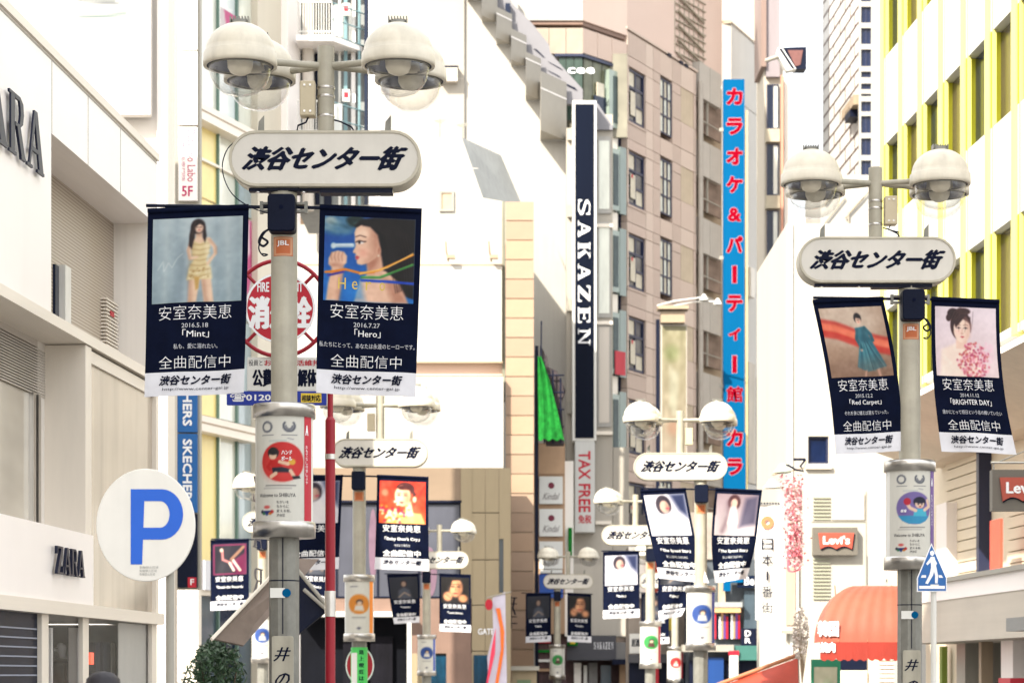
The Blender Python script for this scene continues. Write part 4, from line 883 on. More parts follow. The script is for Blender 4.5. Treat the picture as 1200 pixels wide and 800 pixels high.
# ---------------- people and shop dummies (one continuous skinned body)
def figure(name, label, cat, loc, rz, h, coat, skin, hair=None, shirt=None, pose='stand'):
    t = thing(name, label, cat, loc, rz)
    k = h/1.75
    J = [(0,0,.95,.14,.10),(0,0,1.15,.125,.09),(0,-.01,1.33,.17,.10),(0,0,1.45,.12,.075),(0,0,1.52,.052,.052),(0,-.015,1.60,.072,.082),(0,-.02,1.68,.074,.094),(0,-.01,1.745,.045,.06),
         (.17,0,1.42,.055,.055),(.21,.01,1.14,.045,.045),(.22,-.06,.89,.034,.034),(.225,-.09,.80,.030,.018),
         (-.17,0,1.42,.055,.055),(-.21,.01,1.14,.045,.045),(-.22,-.06,.89,.034,.034),(-.225,-.09,.80,.030,.018),
         (.09,0,.86,.085,.09),(.10,-.01,.48,.058,.062),(.10,.01,.08,.042,.045),(.11,-.12,.03,.04,.028),
         (-.09,0,.86,.085,.09),(-.10,-.01,.48,.058,.062),(-.10,.01,.08,.042,.045),(-.11,-.12,.03,.04,.028)]
    E = [(0,1),(1,2),(2,3),(3,4),(4,5),(5,6),(6,7),(3,8),(8,9),(9,10),(10,11),(3,12),(12,13),(13,14),(14,15),(0,16),(16,17),(17,18),(18,19),(0,20),(20,21),(21,22),(22,23)]
    for s_ in (1, -1):
        base = 11 if s_ > 0 else 15
        for i, (dx, dz, r) in enumerate(((-.028, -.085, .008), (-.010, -.095, .009), (.008, -.09, .0085), (.024, -.075, .0075), (-.045, -.03, .009))):
            J.append((s_*(.225+dx), -.10, .80+dz, r, r)); E.append((base, len(J)-1))
    me = bpy.data.meshes.new('m'); me.from_pydata([(x*k, y*k, zz*k) for x, y, zz, a, b in J], E, [])
    o = newobj('body', me); md = o.modifiers.new('s', 'SKIN'); md.use_smooth_shade = True
    for i, v in enumerate(me.skin_vertices[0].data): v.radius = (J[i][3]*k, J[i][4]*k); v.use_root = (i == 0)
    o.modifiers.new('d', 'SUBSURF').levels = 1
    bpy.context.view_layer.update(); dg = bpy.context.evaluated_depsgraph_get()
    m2 = bpy.data.meshes.new_from_object(o.evaluated_get(dg)); bpy.data.objects.remove(o)
    m2.materials.clear(); m2.materials.append(skin)
    b = newobj('body', m2, t)
    c = MB(); c.lathe([(.205, .55), (.20, .95), (.165, 1.15), (.215, 1.36), (.19, 1.44), (.09, 1.50), (.065, 1.50)], 0, 0, 0, 20, sx=1, sy=.66)
    for s_ in (-1, 1): c.tube([(s_*.165, 0, 1.43), (s_*.215, .01, 1.15), (s_*.222, -.05, .92)], [.075, .066, .055], 10)
    cm = c.build('coat', coat, t); cm.scale = (k*1.22, k*1.35, k)
    if hair:
        hm = MB().lathe([(.095, 1.60), (.108, 1.68), (.098, 1.74), (.06, 1.775), (0, 1.785)], 0, .008, 0, 16, sx=.92, sy=1.08).build('hair', hair, t); hm.scale = (k, k, k)
    nose = MB().cbox(0, -.118*k, 1.64*k, .022*k, .03*k, .04*k).build('nose', skin, b)
    for s_ in (-1, 1): MB().lathe([(0.0001, -.012), (.012, 0), (.0001, .012)], s_*.03*k, -.105*k, 1.66*k, 8).build('eye', LETTER, b)
    return t
MANN = mat('mannequin_white', (.6, .58, .54), .4); COAT = mat('dark_coat', S(22, 26, 38), .8); HAIR = mat('dark_hair', S(24, 20, 28), .5, bump=.3)
a = f.p0+f.u*f.U(75, .75)+f.n*.75
mz = f.Z(749, 72, .75)
figure('shop_mannequin', 'bald white mannequin in a dark coat inside the shop window', 'mannequin', (a.x-.02, a.y, mz-1.34), -.9, 1.31, COAT, MANN)
figure('person', 'person with dark hair walking past the clothing store window, head just in frame', 'person', ((122-600)/FPX*14.6, 14.6, ground_z(14.6)), 2.6, 1.80, COAT, mat('skin', S(206, 160, 130), .6), HAIR)

# ---------------- round parking sign
PD = 17.0; k_ = PD/FPX
t = thing('parking_sign', 'round white parking sign with a big blue letter P', 'sign', ((171-600)*k_, PD, ground_z(PD)))
zc = EYE+(HOR-615)*k_-ground_z(PD); rx, rz_ = 58*k_, 66*k_
mm = MB().prism([(rx*math.cos(2*math.pi*i/56), zc+rz_*math.sin(2*math.pi*i/56)) for i in range(56)], -0.012, 0.012, 0, .004, True).build('disc', mat('parking_white', S(224, 221, 214), .35, var=.05, streak=.06), t)
def Pp(px, py): return ((px-171)*k_, zc-(py-615)*k_)
mb = MB(); y = -.0145
def q4(*p): mb.add([(Pp(*a)[0], y, Pp(*a)[1]) for a in p], [list(range(len(p)))])
q4((153.5, 573), (153.5, 661), (167, 661), (170, 573)); N = 14
outer = [(169, 573), (188, 573)]+[(190+25*math.sin(i*math.pi/N), 602.5-29.5*math.cos(i*math.pi/N)) for i in range(N+1)]+[(168, 632)]
inner = [(169, 587), (188, 587)]+[(188+11*math.sin(i*math.pi/N), 602.5-15.5*math.cos(i*math.pi/N)) for i in range(N+1)]+[(168, 618)]
for i in range(len(outer)-1):
    mb.add([(Pp(*p)[0], y-.0002, Pp(*p)[1]) for p in (outer[i], outer[i+1], inner[i+1], inner[i])], [(0, 1, 2, 3)])
mb.build('letter', BLUE, mm)
mb = MB()
for r_, w_ in ((663, 22), (667, 20), (671, 18)): text_on(mb, '駐輪禁止区域', Pp(164, 0)[0], Pp(164+w_, 0)[0], Pp(0, r_+3)[1], Pp(0, r_)[1], lambda X, Z: (X, -.0148, Z))
mb.build('small_lettering', mat('faded_ink', S(150, 150, 146), .6), mm)
px_ = (198-171)*k_
MB().cyl(px_, .05, 0, zc+.2, .03, 14).build('pole', FRAMEG, t); MB().box(px_-.06, px_+.02, -.0, .05, zc-.02, zc+.02).build('clamp', STEEL, t)

# ---------------- tower with the big white advertisement, sign stack, column
f = Fac(0, 40.0); b = Bld('billboard_building', 'tall cream building with a huge white advertisement at the top left', 'building', f)
b.box('wall', CREAM, -120, -80, 196, 830, 0, 0.9); b.box('corner_pier', ZWHITE, 184, -80, 196, 830, -.12, 0)
p = Pic(60, 50, (226, 224, 220)); p.line([(.60, .22), (.70, .31), (.86, .33)], .022, (120, 124, 128)); p.poly([(.55, .15), (.66, .24), (.85, .28), (.86, .32), (.7, .31)], (150, 152, 150)); p.line([(.50, .36), (.62, .40), (.8, .41), (.9, .38)], .016, (160, 164, 164)); p.line([(.70, .415), (.9, .395)], .016, (110, 130, 126)); p.ell(.3, .3, .12, .14, (150, 176, 170), soft=8, al=.6)
bb = b.box('advertisement', ZWHITE, -90, -60, 176, 134, -.35, -.12); b.pic('printed_sheet', p, -88, -58, 174, 132, -.353)
f = Fac(207, 44.0); b = Bld('vertical_sign_stack', 'stack of narrow vertical shop signs, white at the top and blue lower down', 'sign', f)
b.box('backing', FRAMEG, 205, -70, 234, 690, .1, .4)
for a, c in ((-60, 58), (60, 146), (149, 235)): b.box('sign_panel', ZWHITE, 209, a, 231, c, 0, .1)
b.text('lettering', mat('pink_print', S(176, 36, 90), .5), 'Datsumo Labo', 219.5, 152, 229, 213, -.004, .02, rot=-90); b.text('lettering', mat('pink_pale', S(190, 110, 136), .5), '医療脱毛専門院', 213, 158, 217, 212, -.004, 0, rot=-90)
b.text('lettering', mat('pink_print'  , S(214, 90, 130)), '5F', 213, 218, 226, 230, -.004, .03)
b.text('lettering', mat('pale_print', S(176, 172, 170), .5), 'salon', 218, 85, 225, 125, -.004, 0, rot=-90); b.text('lettering', mat('pale_print', (0, 0, 0)), 'ellipse', 216, 4, 223, 28, -.004, 0, rot=-90)
SKB = mat('banner_blue', S(24, 92, 158), .5, var=.08)
for a, c in ((395, 506), (508, 600)): b.box('blue_panel', SKB, 208, a, 231, c, 0, .1)
b.box('black_panel', DARKMETAL, 208, 602, 231, 688, 0, .1); b.box('red_tag', RED, 220, 676, 230, 688, -.03, -.002); b.text('lettering', WHITEINK, 'F', 223, 678, 227.5, 685, -.034, .03)
b.text('lettering', WHITEINK, 'SKECHERS', 214, 419, 225, 499, -.004, .05, rot=-90); b.text('lettering', WHITEINK, 'SKECHERS', 214, 514, 225, 594, -.004, .05, rot=-90)
f = Fac(184, 43.0); b = Bld('beige_column', 'grey beige pier between the clothing store and the blue vertical sign', 'column', f)
b.box('shaft', ZGREY, 180, 236, 204, 860, 0, .4); b.box('rib', ZWHITE, 184, 236, 193, 860, -.15, 0)

# ---------------- glass storefront with yellow interior
f = Fac(233, 64.0, 1500); YEL = mat('yellow_interior', S(226, 206, 134), .35, var=.12, scale=1.2, spec=.7); PALE = mat('pale_glass', S(206, 208, 196), .1, var=.25, scale=.8, spec=.8); BLU = mat('blue_reflection_glass', S(150, 164, 168), .1, var=.4, scale=1.2, spec=.8)  # blue pane colour paints in a bluish reflection, yellow stands for the lit interior
b = Bld('glass_storefront', 'glazed storefront with yellow interior behind the nearest banner', 'building', f)
b.box('back_wall', ZGREY, 233, -120, 352, 900, .5, 4)
bx = [235, 257, 279, 301]
rows = [(-120, 122, [PALE, mat('bluish_white_glass', S(196, 204, 204), .1, spec=.8), PALE]), (142, 232, [YEL, PALE, BLU]), (235, 360, [YEL, YEL, BLU]), (362, 486, [YEL, PALE, BLU]), (506, 690, [YEL, PALE, BLU]), (694, 860, [WINDOWMID, WINDOWDARK, WINDOWMID])]
for (r0, r1, ms_) in rows:
    for i in range(3): b.box('pane', ms_[i], bx[i]+1, r0, bx[i+1]-.6, r1, .1, .13, ref=240)
for q in bx: b.box('mullion', mat('green_edge', S(96, 122, 112), .3), q-.6, -120, q+.6, 860, .02, .1, ref=240)
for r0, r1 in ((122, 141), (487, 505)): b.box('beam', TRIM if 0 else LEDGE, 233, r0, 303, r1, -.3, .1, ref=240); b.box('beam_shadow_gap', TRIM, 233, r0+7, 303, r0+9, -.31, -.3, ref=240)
b.box('transom', LEDGE, 235, 186, 301, 189, .0, .1, ref=240); b.box('transom', LEDGE, 235, 690, 303, 697, -.1, .1, ref=240)
b.box('left_jamb', LEDGE, 232, -120, 236, 900, -.1, .3); b.box('side_pier', mat('pier_grey', S(196, 188, 172), .6, var=.05), 302, -120, 337, 900, -.1, .5, ref=302); b.box('white_pier', ZWHITE, 337, -120, 352, 900, -.3, .5, ref=337)
p = Pic(30, 30, (220, 210, 210)); p.poly([(.1, 0), (.9, 0), (.8, .6), (.5, .95), (.2, .8)], (206, 90, 140)); p.poly([(.3, .2), (.6, 0), (.7, .4), (.4, .5)], (236, 200, 214), soft=2); p.poly([(.6, .1), (.9, .5), (.9, 1), (.7, .7)], (180, 50, 110), soft=2)
b.pic('window_poster', p, 258, -8, 300, 30, .08); b.pic('window_poster', p, 281, 232, 300, 330, .08)
b.box('shop_lamp_box', WHITECLOTH, 240, 655, 256, 690, -.2, .0)

# ---------------- balcony building
f = Fac(348, 69.0); b = Bld('balcony_building', 'grey building with white railed balconies above the nearest sign', 'building', f)
GB = mat('grey_blue_wall', S(146, 150, 150), .6, var=.15, scale=.6, streak=.2)
b.box('wall', GB, 346, -120, 436, 240, 1.4, 6); b.box('end_wall', ZWHITE, 432, -120, 446, 240, 1.0, 6)
MB().cyl(f.U(358), .9, f.Z(240), f.Z(-100), .17, 16).build('round_column', ZGREY, b.root)
for px_, w_, m_, y_ in ((372, 5, DARKMETAL, 1.25), (384, 9, DARKMETAL, 1.25), (398, 3, FRAMEW, 1.1), (405, 4, mat('teal_pipe', S(110, 140, 146), .4), 1.0), (414, 5, ZWHITE, 1.2), (421, 3, mat('teal_pipe', S(110, 140, 146)), 1.0), (429, 4, WINDOWDARK, .98)): b.box('drain_strip', m_, px_-w_/2, -120, px_+w_/2, 240, y_, y_+.1)
for r0 in (42, 158, -74):
    s_ = MB(); s_.prism([(f.U(347, -.1), f.Z(r0+7)), (f.U(389, -.1), f.Z(r0+7)), (f.U(389, -.1), f.Z(r0)), (f.U(347, -.1), f.Z(r0))], -.1, 1.4)
    sl = s_.build('balcony_slab', ZWHITE, b.root)
    s_ = MB(); zt_ = f.Z(r0); s_.add([(f.U(389, -.1), -.1, zt_), (f.U(430), 1.4, zt_), (f.U(430), 1.4, zt_-.17), (f.U(389, -.1), -.1, zt_-.17), (f.U(389, -.1), 1.4, zt_), (f.U(389, -.1), 1.4, zt_-.17)], [(0, 3, 2, 1), (0, 1, 4), (3, 5, 2)]); s_.build('balcony_wing', ZWHITE, b.root)
    zr_ = f.Z(r0-38)
    rl = MB(); rl.box(f.U(348, -.1), f.U(389, -.1), -.08, -.03, zr_, zr_+.05); rl.box(f.U(348, -.1), f.U(389, -.1), -.08, -.03, zt_+.08, zt_+.12); rl.build('rail', FRAMEW, b.root)
    for k in range(14):
        x_ = f.U(348.5+3.05*k, -.1); piece('baluster', FRAMEW, x_, x_+.022, -.07, -.05, zt_, zr_, b.root)
    rr = MB(); A_ = Vector((f.U(389, -.1), -.05)); B_ = Vector((f.U(430), 1.35))
    for q in (0, .5, 1): rr.tube([(A_.x, A_.y, zt_+(zr_-zt_)*q), (B_.x, B_.y, zt_+(zr_-zt_)*q)], .02, 6)
    rr.build('side_rail', mat('teal_pipe', S(110, 140, 146)), b.root)
    piece('side_panel', mat('frosted_panel', S(188, 192, 190), .4), A_.x, A_.x+.28, .0, .04, zt_, zr_-.05, b.root)
for r0 in (4, 105): b.box('alarm_sign', PANELWHITE, 401, r0, 410, r0+14, .8, .9); b.box('alarm_mark', RED, 403, r0+3, 408, r0+9, .78, .799)

# ---------------- big white stepped building
f = Fac(432, 97.8); b = Bld('stepped_building', 'blown white building whose right side climbs in shaded grey steps', 'building', f)
def PP(pts, y=0, f=None): return [(f.U(a, y), f.Z(c, a, y)) for a, c in pts]
prof = [(436, -120), (548, -120), (548, 2), (565, 2), (565, 27), (582, 27), (582, 53), (599, 53), (599, 78), (616, 78), (616, 118), (633, 118), (633, 165), (668, 165), (668, 860), (436, 860)]
MB().prism(PP(prof, 0, f), 0, 5).build('wall', WHITEWALL, b.root)
b.box('left_wall', mat('cream_light_wall', (.33, .305, .265), .7, var=.05, streak=.05), 440, -120, 544, 200, -.15, 0)
for r0 in (40, 92, 150): b.box('wall_seam', ZGREY, 440, r0, 543, r0+.6, -.156, -.15)
STEPG = mat('step_shade_grey', S(150, 145, 136), .7, var=.05); LAV = mat('step_lavender', S(118, 117, 122), .6, var=.04)  # step wedges are turned off the sun and greyed to stand for shaded sides
for (a, c, r0, r1, lip) in ((548, 565, -30, 2, 0), (565, 583, -14, 27, 0), (582, 600, 17, 53, 24), (599, 617, 42, 78, 51), (616, 634, 69, 118, 76), (633, 664, 97, 165, 116)):
    x0, x1 = f.U(a), f.U(c); w_ = (x1-x0)*1.8; zt_, zb_ = f.Z(r0), f.Z(r1)
    m = MB(); m.add([(x0, -w_, zb_), (x1, -.005, zb_), (x0, -.005, zb_), (x0, -w_, zt_), (x1, -.005, zt_), (x0, -.005, zt_)], [(0, 1, 4, 3), (2, 0, 3, 5), (3, 4, 5), (0, 2, 1)])
    sb = m.build('step_block', STEPG, b.root)
    if lip:
        zl_ = f.Z(lip); m = MB(); e = .03
        m.add([(x0, -w_-e, zl_-.05), (x1, -.005-e, zl_-.05), (x1, -.005-e, zl_), (x0, -w_-e, zl_), (x0, -w_, zl_), (x1, -.005, zl_)], [(0, 1, 2, 3), (3, 2, 5, 4)]); m.build('step_lip', ZWHITE, sb)
lavp = [(583, -40), (600, 4), (623, 27), (643, 52), (645, 62), (665, 85), (683, 105), (683, 122), (664, 122), (664, 97), (634, 97), (634, 69), (617, 69), (617, 42), (600, 42), (600, 17), (583, 17)]
MB().prism(PP(lavp, .3, f), .3, .6).build('parapet', LAV, b.root)
for a, r0, c, r1, w_ in ((625, 57, 639, 68, 1), (642, 72, 660, 83, 3), (641, 82, 658, 92, 3), (661, 97, 677, 107, 4)):
    MB().prism(PP([(a, r0), (c-3, r1-w_), (c, r1), (a+4, r0+w_)], .28, f), .28, .30).build('parapet_slot', DARKMETAL, b.root)
b.box('small_window', WINDOWDARK, 592, 4, 598, 16, -.02, .28)
b.box('pipe_box', ZGREY, 516, 79, 536, 95, -.6, -.15); b.box('pipe_cap', DARKMETAL, 514, 77, 537, 79, -.62, -.15)

# ---------------- low white building with blank billboard
f = Fac(400, 90.0); b = Bld('white_annex', 'low white building with a blank billboard and a sloping grey roof side', 'building', f)
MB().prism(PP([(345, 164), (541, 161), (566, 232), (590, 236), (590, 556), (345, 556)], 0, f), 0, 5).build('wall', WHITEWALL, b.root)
pts = [((541, 161), 0), ((587, 182), 4.5), ((613, 243), 4.5), ((566, 232), 0)]
MB().add([(f.U(p_[0], y_), y_, f.Z(p_[1], p_[0], y_)) for p_, y_ in pts], [(0, 3, 2, 1)]).build('roof_side', mat('roof_grey', S(150, 152, 150), .5, var=.15, scale=.8, streak=.2), b.root)
for r0 in (197, 268): b.box('wall_seam', ZGREY, 400, r0, 560, r0+.7, -.006, 0)
for q in (470, 500): b.box('wall_seam', ZGREY, q, 170, q+.6, 305, -.006, 0)
wv = b.window(515, 224, 532, 248, -.03, glass=mat('tan_glass', S(176, 156, 130), .3), frame=FRAMEG, nx=1, nz=1, fw=.08)
b.box('billboard', mat('blank_board', (.44, .43, .405), .5, var=.04, streak=.04), 345, 311, 588, 423, -.45, -.1); b.box('billboard_edge', TRIM, 345, 309.5, 589, 311, -.47, -.1); b.box('billboard_edge', TRIM, 345, 423, 589, 425, -.47, -.1)
b.box('pink_band', mat('pink_band', S(206, 176, 158), .7, var=.06), 345, 426, 590, 440, -.08, -.004); b.box('lower_wall', WHITEWALL, 345, 441, 590, 551, -1.6, -.004)
for a in (524, 574):
    m = MB(); m.tube([(f.U(a+2), -.5, f.Z(309)), (f.U(a), -.9, f.Z(300)), (f.U(a-1), -.9, f.Z(288))], .03, 6); m.cbox(f.U(a+5), -.7, f.Z(305), .3, .3, .12); m.build('board_lamp', TRIM, b.root)
b.box('drain_pipe', mat('pipe_green_grey', S(120, 120, 104), .5, var=.3), 588.5, 236, 592, 470, -.25, .05)
for a, top in ((514, 132), (541, 137)):
    m = MB(); m.tube([(f.U(a), 1, f.Z(162)), (f.U(a), 1, f.Z(top))], .03, 6)
    for k in range(3): m.tube([(f.U(a-7+2*k), 1, f.Z(top+2+k)), (f.U(a+9-3*k), 1, f.Z(top+1+2*k))], .018, 5)
    m.build('roof_antenna', FRAMEG, b.root)
f = Fac(350, 87.6); b = Bld('brown_rooftop_house', 'small brown building with one window glimpsed under the nearest sign', 'building', f)
b.box('wall', mat('brown_render', S(196, 168, 144), .7), 345, 222, 404, 254, 0, 1.5); b.window(361, 231, 373, 251, -.02, glass=WINDOWMID, nx=1, nz=2); b.box('roof_edge', FRAMEG, 343, 219, 406, 223, -.1, 1.6)

# ---------------- beige tiled pier (each course a panel)
f = Fac(592, 88.8); b = Bld('beige_tiled_pier', 'tall beige pier of stacked stone panels beside the blank billboard', 'building', f)
TILE = [mat('beige_tile_%s' % n_, S(*c_), .6, var=.06, scale=1.2) for n_, c_ in (('light', (156, 132, 112)), ('mid', (150, 126, 106)), ('warm', (159, 133, 110)))]
b.box('core', TRIM, 593.5, 237, 624.5, 880, .05, .8)
r = 236; i = 0
while r < 860:
    b.box('stone_panel', TILE[i % 3], 592.5, r+.5, 625.5, r+22.0, 0.0+.012*(i % 2), .06); r += 22.8; i += 1

# ---------------- beige shop building, lower middle
f = Fac(395, 84.0); b = Bld('beige_shop_building', 'beige shop building with grey blue upper window and dark doorway', 'building', f)
PEACH = mat('peach_wall', S(128, 110, 92), .7, var=.08); TAN = mat('tan_panel', S(146, 132, 106), .6, var=.07, scale=1); ROSE = mat('rose_band', S(122, 98, 86), .6, var=.12, streak=.15)
b.box('upper_wall', PEACH, 345, 548, 541, 588, 0, 3); b.box('rear_mass', PEACH, 345, 548, 599, 880, 1.6, 4)
b.box('frame_line', DARKMETAL, 345, 586, 541, 588.5, -.05, 0)
GW = mat('grey_blue_glass', S(80, 82, 92), .15, var=.4, scale=.5, spec=.3)
w_ = b.window(345, 589, 540, 700, .1, glass=GW, nx=4, nz=1, fw=.05)
for a, c, r0, r1 in ((432, 442, 595, 680), (494, 512, 640, 700)): MB().prism([(f.U((a+c)/2)+(f.U(c)-f.U(a))/2*math.cos(t_*.4), (f.Z(r0)+f.Z(r1))/2+(f.Z(r0)-f.Z(r1))/2*math.sin(t_*.4)) for t_ in range(16)], .085, .098).build('window_decal', mat('mauve_decal', S(108, 84, 100), .5, var=.2), b.root)
b.box('rose_band', ROSE, 345, 701, 482, 716, -.02, .9); b.box('rose_band', ROSE, 482.3, 701, 552, 765, -.02, .9); b.box('pilaster', TAN, 540, 548, 553, 701, -.04, 1)
for r0, r1 in ((548, 600), (601, 655), (656, 708), (709, 762), (763, 860)):
    for a, c in ((553, 568.5), (569, 584.5)): b.box('wall_panel', TAN, a, r0, c, r1, -.02, .4)
b.box('wall_panel', TAN, 590, 548, 598.5, 860, -.02, .4); b.box('wall_panel', TAN, 585, 548, 590, 631, -.02, .4); b.box('wall_panel', TAN, 585, 694, 590, 860, -.02, .4)
b.box('slot_window', WINDOWMID, 585, 631, 590, 694, .15, .3)
fr = b.box('door_canopy', FRAMEW, 345, 716, 482, 722, -.7, .9); b.box('door_post', FRAMEW, 477, 722, 482, 860, -.7, -.5)
b.box('dark_doorway', mat('dark_interior', S(10, 12, 20), .7, var=.5, spec=.1), 345, 722, 477, 860, .5, .8)
for a, c in ((402, 430), (434, 460)): b.box('shelf', mat('dim_shelf', S(20, 19, 26), .7, var=.5, spec=.1), a, 745, c, 860, .3, .5)
TEAL = mat('teal_poster', S(8, 56, 80), .3, var=.7, scale=2.5, spec=.3)
b.box('plinth_wall', TAN, 482, 765, 498, 860, -.02, .8); b.box('plinth_wall', ROSE, 523, 765, 553, 860, -.02, .8); b.box('shop_window', TEAL, 498, 767, 523, 860, .1, .3); b.box('shop_window', TEAL, 555, 767, 580, 860, -.1, -.03)
b.text('lettering', WHITEINK, 'GATE', 560, 736, 579, 743, -.05, .03)
f = Fac(575, 81.6); b = Bld('streamer_flag', 'orange and pink streamer hanging on the tan shop wall', 'flag', f)
for nm, m_, pts in (('clear_cloth', mat('pale_violet_cloth', S(196, 190, 206), .5), [(577, 700), (592, 693), (594, 800), (574, 830), (571, 770), (578, 740)]), ('orange_ribbon', mat('orange_ribbon', S(236, 112, 40), .5), [(581, 712), (586, 712), (591, 740), (590, 765), (584, 800), (578, 830), (575, 830), (582, 790), (587, 760), (586, 735)]), ('red_ribbon', mat('pink_ribbon', S(230, 60, 90), .5), [(576, 760), (581, 735), (580, 765), (572, 800), (570, 800)])):
    o_ = {'clear_cloth': .02, 'orange_ribbon': -.02, 'red_ribbon': -.05}[nm]
    MB().prism(PP(pts, 0, f), o_, o_+.02).build(nm, m_, b.root)
MB().prism([(f.U(573)+.13*math.cos(i*.5), f.Z(708)+.19*math.sin(i*.5)) for i in range(13)], -.1, -.03).build('red_rosette', RED, b.root)
MB().tube([(f.U(599), 0, f.Z(693)), (f.U(570), 0, f.Z(700))], .02, 6).build('bracket', FRAMEG, b.root)
f = Fac(597, 86.4); b = Bld('wall_bracket_sign', 'small dark iron brackets fixed to the beige pier', 'bracket', f)
m = MB()
for r0 in (700, 707, 722, 730): m.tube([(f.U(597), 0, f.Z(r0)), (f.U(606), 0, f.Z(r0))], .02, 6)
m.tube([(f.U(599), 0, f.Z(698)), (f.U(599), 0, f.Z(736))], .025, 6); m.tube([(f.U(603), 0, f.Z(700)), (f.U(601), 0, f.Z(712)), (f.U(604), 0, f.Z(720))], .03, 6); m.build('ironwork', DARKMETAL, b.root)

# ---------------- red pole, hydrant sign, notice boards
HD = 25.5; k_ = HD/FPX; t = thing('hydrant_sign', 'tall red pole carrying a round red hydrant sign in a red ring', 'sign', ((387-600)*k_, HD, ground_z(HD)))
def hx(px): return (px-387)*k_
def hz(py): return EYE+(HOR-py)*k_-ground_z(HD)
m = MB(); m.cyl(0, 0, 0, hz(492), .053, 16); m.cyl(0, 0, hz(492), hz(300), .03, 14); m.lathe([(.03, hz(488)), (.053, hz(492))], 0, 0, 0, 16); m.build('pole', DEEPRED, t)
for r0 in (534, 704): MB().cyl(0, 0, hz(r0+18 if r0 > 600 else r0+4), hz(r0-12 if r0 > 600 else r0-2), .058, 16).build('clamp', STEEL, t)
cx, cz = hx(329), hz(362); R_ = 41*k_
dk = MB().prism([(cx+R_*math.cos(2*math.pi*i/48), cz+R_*math.sin(2*math.pi*i/48)) for i in range(48)], -.07, -.05, 0, .004, True).build('disc', RED, t)
rg = MB(); rg.tube([(cx+56*k_*math.cos(2*math.pi*i/48), -.05, cz+56*k_*math.sin(2*math.pi*i/48)) for i in range(49)], .022, 8)
for a_ in (45, 135, 225, 315):
    a_ = math.radians(a_); rg.tube([(cx+R_*math.cos(a_), -.05, cz+R_*math.sin(a_)), (cx+56*k_*math.cos(a_), -.05, cz+56*k_*math.sin(a_))], .02, 6)
rg.build('ring', DEEPRED, t)
rim = MB(); n = 48
vs = [(cx+r_*math.cos(2*math.pi*i/n), -.0725, cz+r_*math.sin(2*math.pi*i/n)) for r_ in (R_, R_-.022) for i in range(n)]; rim.add(vs, [(i, n+i, n+(i+1) % n, (i+1) % n) for i in range(n)]); rim.build('white_edge', WHITEINK, dk)
mb = MB(); wf = lambda X, Z: (X, -.0728, Z)
text_on(mb, 'FIRE HYDRANT', cx-.24, cx+.24, hz(343), hz(332), wf, .03); text_on(mb, '消火栓', cx-.335, cx+.335, hz(386), hz(349), wf, .055); mb.build('lettering', WHITEINK, dk)
bd = MB().rbox(hx(290), hx(385), -.03, .0, hz(458), hz(419), .01, bev=.003).build('notice_board', PANELWHITE, t)
bl = MB().rbox(hx(266), hx(383), -.03, .0, hz(475), hz(458.5), .01, bev=.003).build('phone_board', mat('board_blue', S(30, 52, 150), .4), t)
mb = MB(); wf = lambda X, Z: (X, -.0325, Z); text_on(mb, '公費', hx(296), hx(320), hz(453), hz(433), wf, .05); text_on(mb, '解体', hx(349), hx(372), hz(453), hz(433), wf, .05); text_on(mb, '役員と', hx(292), hx(308), hz(429), hz(422), wf, .02); mb.build('lettering', NAVYINK, bd)
mb = MB(); text_on(mb, 'お悩み生活維持', hx(310), hx(376), hz(429), hz(422), wf, .03); mb.build('red_lettering', RED, bd)
mb = MB(); text_on(mb, '☎0120-227', hx(270), hx(345), hz(471), hz(461), wf, .04); mb.build('lettering', WHITEINK, bl)
yb = MB().box(hx(353), hx(377), -.034, -.03, hz(472), hz(461)).build('yellow_label', mat('label_yellow', S(220, 190, 60), .5), bl); mb = MB(); text_on(mb, '相談対応', hx(354), hx(376), hz(470.5), hz(463), lambda X, Z: (X, -.036, Z), .03); mb.build('lettering', NAVYINK, yb)

# ---------------- dark slanted shop awning behind the nearest post
f = Fac(250, 33.0); b = Bld('slanted_canopy', 'dark brown slanted canopy sloping out from behind the nearest post', 'canopy', f)
CB = mat('canopy_brown', S(110, 96, 86), .6, var=.2, streak=.2); g = lambda px, py, y: (f.U(px, y), y, f.Z(py, px, y))
def slab(b_, pts, m_, name, th=.05):
    q = [Vector(p_) for p_ in pts]; nn = (q[1]-q[0]).cross(q[2]-q[0]).normalized()*th; n_ = len(q)
    MB().add(q+[a_+nn for a_ in q], [list(range(n_)), list(range(n_, 2*n_))[::-1]]+[(i, i+n_, (i+1) % n_+n_, (i+1) % n_) for i in range(n_)]).build(name, m_, b_.root)
slab(b, [g(248, 749, 0), g(284, 757, .2), g(372, 656, 1.2), g(335, 655, 1.2)], CB, 'left_slope')
slab(b, [g(246, 748, -.05), g(248, 751, -.05), g(338, 656, 1.15), g(338, 650, 1.15)], LEDGE, 'edge_strip')
slab(b, [g(346, 662, 1.0), g(349, 745, .8), g(384, 716, .8), g(384, 708, .8)], DARKMETAL, 'right_slope')
for a_, c_ in (((346, 664), (383, 709)), ((356, 690), (383, 714))): MB().tube([g(*a_, .7), g(*c_, .7)], .03, 6).build('strut', FRAMEG, b.root)

